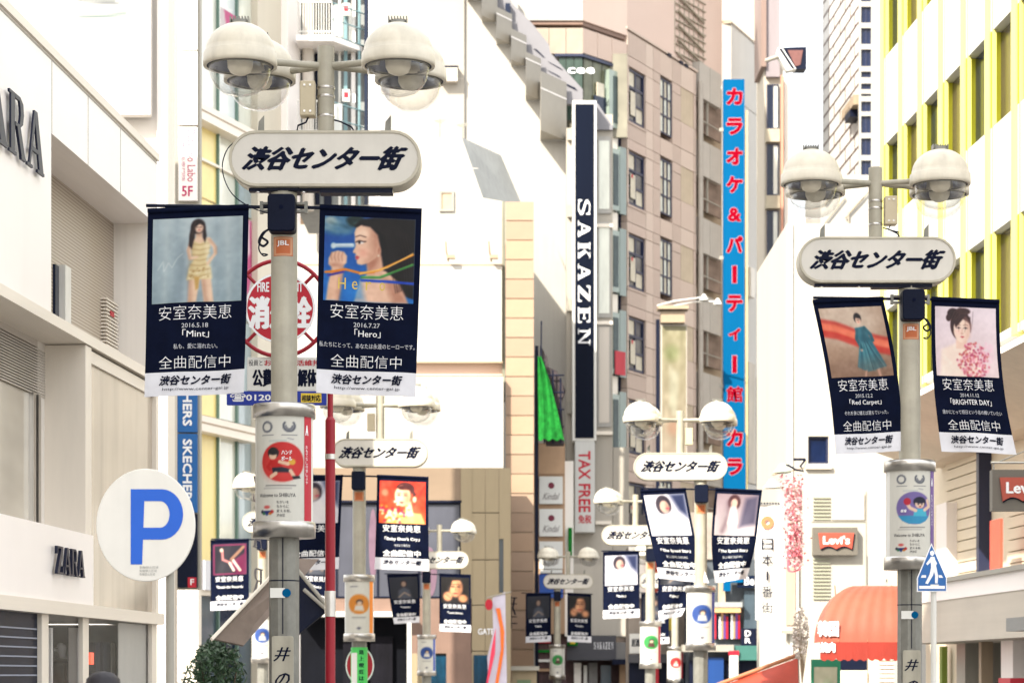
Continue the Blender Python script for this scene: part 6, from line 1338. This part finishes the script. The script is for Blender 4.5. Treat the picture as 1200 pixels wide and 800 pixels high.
# ---------------- yellow finned building
f = Fac(1025, 49.6, 453); b = Bld('yellow_fin_building', 'white building with tall bright yellow vertical fins on the right', 'building', f)
FINY = mat('fin_yellow', S(206, 201, 116), .45, var=.10, streak=.08); JAMBY = mat('jamb_yellow', S(196, 194, 40), .45, var=.05); WINB = mat('window_brown', S(70, 60, 56), .2, var=.3, spec=.7)
dist = [1/(.001357+.0000603*k) for k in range(-3, 7)]; fx = sorted(453+d_ for d_ in dist); print('fins', [round(q) for q in fx])
rws = [(-217, -103), (24, 138), (265, 388)]; R = 1175
fz = [(f.Z(r1, R), f.Z(r0, R)) for r0, r1 in rws]; zbase = f.Z(399, R); ztop = f.Z(-330, R)
fu = [f.U(q) for q in fx]; pit = fu[1]-fu[0]; fwid = pit*.17
ledges = sorted([zbase]+[q for zz_ in fz for q in zz_]+[ztop])
for i in range(len(fu)-1):
    a, c = fu[i]+fwid/2, fu[i+1]-fwid/2
    # ledges: zbase | row2 bottom, row2 top | row1 bottom, top | row0 bottom, top | ztop ; spandrels between rows
    zs_ = [zbase]+[q for zz_ in reversed(fz) for q in zz_]+[ztop]
    for j in range(0, len(zs_)-1, 2): piece('spandrel_panel', SPANW, a, c, 0, .17, zs_[j]+.01, zs_[j+1]-.01, b.root)
    for (z0, z1) in fz:
        wn_ = piece('window', WINB if (i % 2) else WINDOWDARK, a, c, .16, .19, z0, z1, b.root); piece('window_jamb', JAMBY, a, a+.03, -.005, .16, z0, z1, b.root)
        piece('window_mullion', mat('green_frame', S(176, 190, 40), .4), a+(c-a)*.72, a+(c-a)*.77, .13, .16, z0, z1, b.root)
for i, u_ in enumerate(fu): piece('fin', FINY, u_-fwid/2, u_+fwid/2, -.035, .18, zbase-.02, ztop, b.root)
for i, u_ in enumerate(fu[:-1]): piece('slim_fin', FINY, u_+fwid*.95, u_+fwid*1.1, -.012, .05, zbase-.02, ztop, b.root)
piece('rear_mass', WHITEWALL, fu[0]-fwid/2, fu[-1]+8, .19, 9, zbase-.02, ztop, b.root)
# concrete canopy
f = Fac(980, 51.03, 453); b = Bld('concrete_canopy_building', 'beige concrete canopy and shop walls below the yellow fins', 'building', f)
CONC = mat('canopy_concrete', S(206, 190, 172), .6, var=.10, scale=.8, streak=.08)
def cprism(name, m_, a, c, r0, r1, in_, dep, ref=1200):
    x0, x1 = f.U(a), f.U(c); zt_, zb_ = f.Z(r0, ref), f.Z(r1, ref, in_)
    pr = [(0, zt_), (in_, zb_), (dep, zb_), (dep, zt_)]
    MB().add([(x0, y_, z_) for y_, z_ in pr]+[(x1, y_, z_) for y_, z_ in pr], [(0, 1, 2, 3), (7, 6, 5, 4), (0, 4, 5, 1), (1, 5, 6, 2), (2, 6, 7, 3), (3, 7, 4, 0)]).build(name, m_, b.root)
cprism('canopy', CONC, 982, 1290, 400, 500, 1.7, 5.0)
b.box('canopy_cap', ZWHITE, 982, 392, 1290, 401, .02, 5, ref=1200)
b.box('upper_shop_wall', mat('siding_cream', S(214, 200, 176), .6, var=.06), 1040, 480, 1148, 690, 2.2, 2.6, ref=1200)
for i in range(12): b.box('siding_board', mat('siding_cream', (0, 0, 0)), 1108, 505+14*i, 1146, 517.5+14*i, 2.12, 2.2, ref=1200)
b.box('glass_strip', WINDOWMID, 1148, 480, 1162, 690, 2.3, 2.4, ref=1200); b.box('dark_jamb', MULL, 1144, 480, 1147, 690, 2.0, 2.3, ref=1200)
b.box('white_pier', ZWHITE, 1097, 560, 1109, 690, 1.9, 2.2, ref=1200); b.box('rear_shop_wall', mat('siding_cream', (0, 0, 0)), 1162, 480, 1290, 690, 2.25, 2.6, ref=1200)
for i in range(9): b.box('siding_board', mat('siding_cream', (0, 0, 0)), 1180, 560+14*i, 1290, 572.5+14*i, 2.18, 2.25, ref=1200)
b.box('red_vertical_banner', mat('coral_red', S(222, 84, 64), .6), 1160, 600, 1172, 672, 1.6, 1.65, ref=1200)
b.box('lower_fascia', mat('fascia_beige', S(186, 177, 164), .6, var=.1, streak=.12), 1060, 690, 1290, 746, 0, 3.0, ref=1200)
b.box('fascia_top', ZWHITE, 1060, 666, 1290, 690, -.02, 3, ref=1200); b.box('fascia_lip', FRAMEG, 1060, 660, 1290, 666, -.1, 3, ref=1200)
b.box('ground_wall', mat('siding_cream', (0, 0, 0)), 1085, 744, 1130, 880, 1.0, 1.4, ref=1200); b.box('dark_shutter_bay', mat('dark_interior', (0, 0, 0)), 1128, 744, 1290, 880, 1.6, 1.9, ref=1200)
for i in range(14): b.box('shutter_slat', mat('shutter_brown', S(70, 46, 52), .5), 1152, 746+9*i, 1172, 752+9*i, 1.45, 1.55, ref=1200)
b.box('ground_pier', ZWHITE, 1173, 744, 1187, 880, .7, 1.4, ref=1200); b.box('ground_pier', FRAMEG, 1121, 744, 1131, 880, .7, 1.4, ref=1200); b.box('lamp_hood', mat('hood_grey', S(130, 130, 128), .5), 1179, 722, 1215, 738, -.5, .2, ref=1200)
b.box('red_box', RED, 1170, 794, 1184, 815, .2, .6, ref=1200); b.box('green_pipe', mat('olive_pipe', S(110, 130, 50), .5), 1101, 752, 1104, 880, .8, .9, ref=1200)
b.box('downpipe', TRIM, 1147, 744, 1150, 880, .6, .8, ref=1200)
# denim sign, right edge
DENIM = mat('denim_red', S(164, 72, 56), .5)
def batwing(b_, a, c, r0, r1, y, txt, cut=None):
    w_ = c-a; P = [(a, r0), (c, r0), (c-w_*.06, r1-2)]+[(c-w_*.06-w_*.44*i/8, r1-2-(r1-r0)*.16*math.sin(math.pi*i/8)) for i in range(1, 9)]+[(a+w_*.5-w_*.44*i/8, r1-2-(r1-r0)*.16*math.sin(math.pi*i/8)) for i in range(1, 9)]
    sh = [(p_[0]+1, p_[1]+1.6) for p_ in P]
    o1 = MB().prism(PP(P, y, b_.f), y, y+.04).build('red_emblem', DENIM, b_.root); MB().prism(PP(sh, y, b_.f), y+.02, y+.05).build('emblem_edge', NAVYINK, b_.root)
    b_.text('lettering', WHITEINK, txt, a+w_*.13, r0+(r1-r0)*.17, c-w_*.12, r0+(r1-r0)*.62, y-.006, .05)
f = Fac(1163, 34.0); b = Bld('denim_shop_sign', 'large grey square sign with a coral batwing emblem cut off by the right edge', 'sign', f)
b.box('sign_board', mat('sign_grey', S(100, 95, 87), .5, var=.08), 1163, 550, 1232, 598, 0, .2); batwing(b, 1172, 1226, 559, 589, -.05, "Levi's"); MB().tube([(f.U(1163), .1, f.Z(541)), (f.U(1240), .1, f.Z(541))], .02, 6).build('rail', STEEL, b.root); MB().tube([(f.U(1170), .1, f.Z(541)), (f.U(1240), .1, f.Z(512))], .012, 6).build('wire', FRAMEG, b.root); MB().tube([(f.U(1166), .1, f.Z(541)), (f.U(1166), .1, f.Z(552))], .012, 6).build('hanger', FRAMEG, b.root)

# ---------------- white building mid right
f = Fac(925, 60.0); b = Bld('white_shop_building', 'white building with one dark upstairs window, louvres and a small coral sign', 'building', f)
WB = mat('shop_white', (.42, .395, .35), .7, var=.05, streak=.05)
b.wall('wall', WB, 922, 262, 1048, 880, [(947, 511, 971, 543)], 0, .4); b.box('rear_mass', WB, 922, 262, 1048, 880, .6, 8); b.window(947, 511, 971, 543, .12, glass=mat('deep_navy_glass', (0, 0, 0)), frame=MULL, nx=1, nz=1, fw=.05)
b.box('window_sill', LEDGE, 944, 545, 975, 549, -.12, 0); b.box('corner_strip', FRAMEW, 926, 262, 929, 880, -.06, 0)
for r0, r1 in ((582, 611), (654, 702)):
    k = r0
    while k < r1: b.box('louvre_slat', mat('louvre_green_grey', S(150, 152, 134), .5), 953, k, 973, k+1.6, -.05, 0); k += 4.2
b.box('seam', FRAMEG, 951, 610, 1015, 611.4, -.02, 0); b.box('seam', FRAMEG, 1014.5, 575, 1015.5, 880, -.02, 0); b.box('seam', FRAMEG, 1014.5, 649, 1015.5, 690, -.06, 0); b.box('upper_wall_panel', WB, 975, 578, 1013, 609, -.05, 0)
b.box('sign_board', mat('sign_grey', (0, 0, 0)), 953, 617.5, 1005, 650, -.25, 0); batwing(b, 959, 1001, 624, 645, -.3, "Levi's"); b.box('vent_cap', DARKMETAL, 1040, 678, 1048, 681, -.2, 0)
b.box('grille_window', ZGREY, 918, 655, 936, 738, -.1, 0); b.box('grille_window_inner', mat('grille_inner', S(166, 150, 134), .5), 921, 660, 932, 732, -.14, -.1); b.box('window_ledge', FRAMEG, 917, 738, 938, 742, -.3, 0)
b.box('side_wall', FRAMEW, 902, 590, 922, 880, .5, 3)
b.box('ground_front', mat('siding_cream', (0, 0, 0)), 1015, 744, 1048, 880, -.3, 0); b.box('shutter', mat('shutter_tan', S(150, 136, 122), .5), 1031, 768, 1048, 880, -.4, -.3)
for i in range(8): b.box('shutter_slat', LEDGE, 1031, 770+5*i, 1048, 773+5*i, -.43, -.4)
b.box('dark_opening', DARKMETAL, 983, 770, 1016, 784, -.35, -.02); b.box('counter_wall', LEDGE, 983, 785, 1016, 880, -.4, -.02)

# ---------------- red barrel awning and green board
f = Fac(950, 47.0); t = Bld('red_awning', 'coral red rounded shop awning with white characters on its left end', 'awning', f)
AW = mat('awning_red', S(166, 84, 66), .6, var=.12, scale=1.2, streak=.08)
X0, X1 = f.U(951), f.U(1055); zb, zt = f.Z(752, None, -1.3), f.Z(686, None, 0); D_ = 1.3; Hh = zt-zb; Lr = 1.0
vs = []; fs = []; nu, nv = 30, 12
for j in range(nv+1):
    a = math.pi/2*j/nv; yy, z_ = -D_*math.cos(a), Hh*math.sin(a)
    for i in range(nu+1):
        s_ = i/nu; e_ = Lr*(1-math.cos(a)); x_ = X0+e_*.9+(X1-X0-e_*.9)*s_; bulge = -.03*math.sin(s_*math.pi*7)**2*math.sin(a)
        fl = min(1, (x_-X0)/.35+.35) if False else 1; vs.append((x_, yy*fl+bulge, zb+z_))
fs = [(j*(nu+1)+i, j*(nu+1)+i+1, (j+1)*(nu+1)+i+1, (j+1)*(nu+1)+i) for j in range(nv) for i in range(nu)]
m = MB().add(vs, fs, 0, True); L0 = [vs[j*(nu+1)] for j in range(nv+1)]; m.add(L0+[(p_[0]+.05, 0, p_[2]) for p_ in L0], [(i, i+nv+1, i+nv+2, i+1) for i in range(nv)]); m.build('canopy_cloth', AW, t.root)
m = MB(); n = 40; zv = f.Z(771, None, -1.3)
q = [(X0+(X1-X0)*i/n, -D_-.005, zb) for i in range(n+1)]+[(X0+(X1-X0)*i/n, -D_-.02, zv-.05*abs(math.sin(i*.9))) for i in range(n+1)]
m.add(q, [(i, n+1+i, n+2+i, i+1) for i in range(n)]); m.build('valance', mat('valance_red', S(142, 44, 32), .6, var=.1), t.root)
for i in range(5): MB().tube([(X0+.35+.55*i, -D_-.01, zb), (X0+.35+.55*i, -D_*.75, zb+Hh*.66), (X0+.35+.55*i+.1, -.02, zt)], .012, 5).build('hoop', mat('awning_light', S(170, 90, 66), .6), t.root)
t.text('lettering', WHITEINK, '韓国', 958, 727, 983, 745, -1.34, .05); t.text('lettering', WHITEINK, '焼肉', 961, 752, 979, 764, -1.34, .05)
f = Fac(950, 49.0); b = Bld('menu_board', 'green framed pale menu board under the red awning', 'board', f)
GRN = mat('board_green', S(40, 130, 100), .5); b.box('frame', GRN, 951, 772, 985, 860, 0, .1); p = Pic(14, 24, (216, 216, 190)); p.ell(.4, .6, .35, .25, (216, 200, 130), soft=2); p.ell(.6, .3, .2, .1, (200, 214, 180), soft=2); p.grain(8, 2); b.pic('printed_sheet', p, 954, 781, 981, 850, -.01)
# ---------------- pedestrian crossing sign
CD = 26.6; k_ = CD/FPX; t = thing('crossing_sign', 'blue pentagonal sign with a white walking figure on a thin white pole', 'sign', ((1093-600)*k_, CD, ground_z(CD)))
cf = lambda px, py: ((px-1093)*k_, EYE+(HOR-py)*k_-ground_z(CD))
pent = [(1091.5, 636), (1109.5, 677), (1109.5, 693), (1074.5, 693), (1074.5, 677)]
def sm(pts, s_): cx_ = sum(p_[0] for p_ in pts)/len(pts); cy_ = sum(p_[1] for p_ in pts)/len(pts); return [(cx_+(a_-cx_)*s_, cy_+(c_-cy_)*s_) for a_, c_ in pts]
pl = MB().prism([cf(*p_) for p_ in pent], -.01, .01, 0, .002).build('plate', WHITEINK, t); MB().prism([cf(*p_) for p_ in sm(pent, .93)], -.013, -.0101).build('blue_field', mat('crossing_blue', S(24, 92, 160), .4), pl)
wk = [[(1089.5, 646), (1093, 644.5), (1095, 648), (1092.5, 651.5), (1089.8, 649.5)], [(1090, 652), (1095, 652), (1097, 664), (1091, 666)], [(1091, 652), (1085, 660), (1086.5, 662), (1092, 657)], [(1094, 652), (1098, 660), (1096.5, 662), (1093.5, 657)], [(1091, 664), (1096, 664), (1093, 674), (1087, 684), (1084, 683), (1089, 673)], [(1093, 664), (1097, 664), (1099, 674), (1098.5, 683), (1095.5, 683), (1095.5, 674)], [(1077, 686), (1107, 686), (1107, 689.5), (1077, 689.5)], [(1080, 673.5), (1085, 673.5), (1085, 676.5), (1079, 676.5)], [(1099.5, 673.5), (1103, 673.5), (1105, 676.5), (1100, 676.5)]]
mb = MB()
for i, w__ in enumerate(wk): pts = [cf(*p_) for p_ in w__]; mb.add([(x_, -.0135-.0003*i, z_) for x_, z_ in pts], [list(range(len(pts)))])
mb.build('walking_figure', WHITEINK, pl); MB().cyl(cf(1095, 0)[0], .05, 0, cf(0, 660)[1], .032, 14).build('pole', FRAMEW, t); MB().cbox(cf(1095, 0)[0], .02, cf(0, 686)[1], .09, .07, .03).build('clamp', STEEL, t)

# ---------------- pink blossom garland, hanging banner, small lamps
f = Fac(925, 54.0); t = Bld('blossom_garland', 'pink paper blossom garland hanging in front of the white shop building', 'decoration', f)
BL = [mat('blossom_%d' % i, S(*c_), .7) for i, c_ in enumerate(((204, 128, 140), (206, 172, 172), (190, 96, 110), (196, 186, 178)))]
for ci in range(4):
    m = MB()
    for i in range(130):
        v = rng.random(); q = 928+rng.normal()*6.5+(4*v)+(-8 if v < .22 else 0)*rng.random(); r0 = 548+118*v
        if v < .18: q = 912+28*rng.random(); r0 = 556+16*rng.random()
        c0 = Vector((f.U(q), rng.normal()*.1, f.Z(r0))); d1 = Vector(rng.normal(size=3)).normalized()*.035; d2 = d1.cross(Vector(rng.normal(size=3))).normalized()*.035; m.add([c0-d1, c0+d2, c0+d1, c0-d2], [(0, 1, 2, 3)])
    m.build('blossoms', BL[ci], t.root, kind='stuff')
m = MB(); m.prism(PP([(917, 566), (940, 560), (941, 664), (921, 664)], .15, f), .15, .18); m.build('paper_strip', mat('pale_pink_paper', S(200, 160, 162), .7, var=.15, scale=3), t.root)
mb = MB(); text_col(mb, '大売出し', f.U(931), f.Z(600), .30, .34, lambda X, Z: (X, .1, Z), .04); mb.build('lettering', BL[2], t.root)
m = MB(); m.tube([(f.U(905), 0, f.Z(556)), (f.U(942), 0, f.Z(548)), (f.U(945), 0, f.Z(540))], .02, 6); m.build('branch', TRIM, t.root)
f = Fac(918, 52.0); b = Bld('bracket_lamps', 'pair of pale bell lamps on a curled iron bracket above the garland', 'lamp', f)
for q, r0, m_ in ((917, 551, mat('lamp_green_grey', S(170, 176, 164), .5)), (905, 569, FRAMEW)): MB().lathe([(0, .16), (.06, .14), (.14, .02), (.20, -.02), (.19, -.05)], f.U(q), 0, f.Z(r0), 14).build('lamp_shade', m_, b.root)
m = MB(); m.tube([(f.U(930), 0, f.Z(538)), (f.U(944), 0, f.Z(538))], .03, 6); m.tube([(f.U(944), 0, f.Z(538)), (f.U(938), 0, f.Z(546)), (f.U(942), 0, f.Z(552)), (f.U(932), 0, f.Z(550)), (f.U(924), 0, f.Z(545)), (f.U(917), 0, f.Z(545))], .025, 6); m.build('bracket', DARKMETAL, b.root)
f = Fac(887, 55.0); t = Bld('hanging_white_banner', 'long white hanging banner with an orange emblem and black characters', 'banner', f)
n = 20; m = MB(); g3 = lambda a, r0, o=0: (f.U(a), .03*math.sin(r0*.05+a*.2)-o, f.Z(r0)); nv = 16
vs = [g3(885+28*i/8+(3*(1-j/nv) if 0 else 0), 592+134*j/nv) for j in range(nv+1) for i in range(9)]; m.add(vs, [(j*9+i, (j+1)*9+i, (j+1)*9+i+1, j*9+i+1) for j in range(nv) for i in range(8)], 0, True); m.build('cloth', mat('banner_white', (.66, .65, .62), .7), t.root)
m = MB(); 
for i in range(12): a_ = i*math.pi/6; m.prism([(f.U(899)+.10*math.cos(a_)+.055*math.cos(q*1.05), f.Z(612)+.10*math.sin(a_)+.055*math.sin(q*1.05)) for q in range(6)], -.052-.0005*i, -.05)
m.build('emblem', mat('emblem_orange', S(226, 120, 80), .6), t.root); mb = MB(); text_col(mb, '日本一番街', f.U(899), f.Z(628), .26, .36, lambda X, Z: (X, -.05, Z), .02); mb.build('lettering', NAVYINK, t.root)
MB().tube([(f.U(884), 0, f.Z(591)), (f.U(915), 0, f.Z(591))], .02, 6).build('rod', STEEL, t.root); m = MB()
for i in range(9): m.cyl(f.U(886+3.3*i), 0, f.Z(591), f.Z(588.5), .02, 6)
m.build('rings', DARKMETAL, t.root, kind='stuff')

# ---------------- low shops at the end of the street
f = Fac(735, 84.0); b = Bld('left_street_shops', 'low shop fronts with red and orange vertical signs behind the far posts', 'shop', f)
b.box('wall', mat('street_shade_wall', S(150, 140, 130), .7, var=.4, scale=1.4), 737, 640, 808, 880, .6, 3)
b.box('orange_sign', mat('orange_sign', S(160, 64, 40), .5), 757, 650, 778, 720, .2, .4)
mb = MB(); text_col(mb, '一大居', f.U(772), f.Z(690), .32, .38, lambda X, Z: (X, .19, Z), .05); mb.build('lettering', WHITEINK, b.root)
b.box('yellow_sign', mat('yellow_sign', S(226, 200, 60), .5), 776, 722, 793, 738, .1, .3); b.box('white_sign', PANELWHITE, 738, 742, 756, 765, .2, .4); b.text('lettering', NAVYINK, '居酒屋', 740, 748, 754, 757, .19, .03)
b.box('grey_fascia', mat('fascia_grey', (0, 0, 0)), 737, 766, 808, 776, -.1, .5); b.box('dark_front', DARKMETAL, 737, 776, 808, 880, .3, .5); b.box('red_front', RED, 765, 780, 772, 880, .1, .3); b.box('pale_upper', CREAM, 737, 640, 757, 700, .3, .6)
b.box('window_row', WINDOWMID, 780, 645, 806, 700, .4, .6)
f = Fac(800, 81.6); b = Bld('right_street_shops', 'dark glass shop fronts with a teal fascia, lit shelves and a black sign', 'shop', f)
b.box('wall', mat('street_dark_wall', S(74, 80, 86), .5, var=.6, scale=1.2), 808, 655, 905, 880, .6, 3); b.box('upper_wall', mat('street_shade_wall', (0, 0, 0)), 808, 600, 850, 655, .5, 3)
b.box('blue_patch', SKY_BLUE, 850, 671, 871, 682, .0, .2); b.box('blue_patch', SKY_BLUE, 848, 682, 856, 692, .0, .2); b.box('black_sign', mat('dark_glass', (0, 0, 0)), 864, 674, 888, 688, .1, .3); b.text('lettering', WHITEINK, 'Be', 872, 675, 884, 685, .08, .04)
b.box('teal_fascia', mat('teal_fascia', S(52, 100, 92), .5), 858, 756, 906, 773, -.2, .5); b.text('lettering', WHITEINK, 'ro.', 891, 761, 904, 769, -.21, .04)
b.box('black_square', DARKMETAL, 869, 736, 886, 756, -.1, .2); b.text('lettering', WHITEINK, 'D', 873, 738, 880, 745, -.11, .04); b.text('lettering', WHITEINK, 'R', 873, 747, 880, 753, -.11, .04); b.box('pale_square', FRAMEG, 887, 738, 897, 754, -.1, .2)
b.box('shelf_light', mat('warm_light', S(250, 190, 130), .5, emit=.5), 836, 712, 868, 717, .3, .5); b.box('shelf_roof', mat('grey_blue_wall', (0, 0, 0)), 834, 705, 870, 711, -.1, .5)
for i in range(11): b.box('lit_goods', [RED, WHITEINK, mat('violet_print', (0, 0, 0)), DARKMETAL, BRN][(i*3) % 5], 837+2.8*i, 718+2*(i % 3), 839.2+2.8*i, 748, .4, .55)
b.box('grey_ledge', FRAMEG, 800, 755, 860, 763, -.3, .4); b.box('dark_front', DARKMETAL, 808, 773, 905, 880, .2, .5); b.box('blue_front', mat('deep_blue', S(20, 60, 120), .4), 830, 770, 848, 880, .0, .2)
b.box('goods_column', PANELWHITE, 855, 763, 865, 800, -.3, -.1); b.box('goods_column', RED, 854, 762, 866, 767, -.32, -.1); b.box('tan_column', mat('tan_window', (0, 0, 0)), 842, 668, 850, 705, .3, .5); b.box('front_strut', FRAMEG, 896, 773, 899, 880, -.1, .2)
b.box('glass_pane', WINDOWMID, 872, 692, 888, 736, .35, .5); b.box('glass_pane', WINDOWMID, 889, 680, 902, 736, .35, .5)
MB().prism(PP([(796, 622), (806, 628), (815, 640), (800, 645)], 0, f), -.5, -.48).build('blue_pennant', SKY_BLUE, b.root)
# orange tarpaulin
f = Fac(840, 50.0); b = Bld('orange_tarpaulin', 'orange fabric stall roof with a pale pole along its upper edge', 'awning', f)
OR_ = mat('tarpaulin_orange', S(160, 56, 36), .6, var=.2, scale=2)
MB().tube([(f.U(838), 0, f.Z(803)), (f.U(935), .1, f.Z(767))], .045, 8).build('ridge_pole', mat('tarp_edge', S(160, 104, 72), .5), b.root)
vs = []; nu, nv = 12, 6
for j in range(nv+1):
    for i in range(nu+1):
        u = i/nu; v = j/nv; q = 850+85*u; top = 803-36*(q-838)/97; vs.append((f.U(q-4*v), -.9*v+.05*math.sin(6*u+4*v), f.Z(top+3+v*(14+34*u)+2*math.sin(9*u)*v)))
MB().add(vs, [(j*(nu+1)+i, (j+1)*(nu+1)+i, (j+1)*(nu+1)+i+1, j*(nu+1)+i+1) for j in range(nv) for i in range(nu)], 0, True).build('fabric', OR_, b.root)
MB().tube([(f.U(934), 0, f.Z(765)), (f.U(937), 0, f.Z(860))], .04, 6).build('post', FRAMEG, b.root)
t = Bld('white_street_flowers', 'tuft of white artificial flowers at the left of the red awning', 'decoration', Fac(940, 49.0)); f = t.f
m = MB()
for i in range(260):
    a = rng.random()*6.28; rr = rng.random()**.5; c0 = Vector((f.U(938+9*rr*math.cos(a)), rng.normal()*.12, f.Z(742+30*rr*math.sin(a)))); d1 = Vector(rng.normal(size=3)).normalized()*.04; d2 = d1.cross(Vector(rng.normal(size=3))).normalized()*.03; m.add([c0-d1, c0+d2, c0+d1, c0-d2], [(0, 1, 2, 3)])
m.build('petals', BL[3], t.root, kind='stuff')
m = MB()
for i in range(6): m.tube([(f.U(940), 0, f.Z(800)), (f.U(934+2.5*i), 0, f.Z(730+4*i))], .01, 4)
m.build('stems', TRIM, t.root)

# ---------------- the street's left side behind the camera (out of frame): it keeps the near posts in shade
b = Bld('street_block', 'plain cream office block out of frame on the left near the camera', 'building', Fac(600, 10.0))
piece('wall', CREAM, -17, -6.2, -14, 9.5, -.8, 24, b.root)
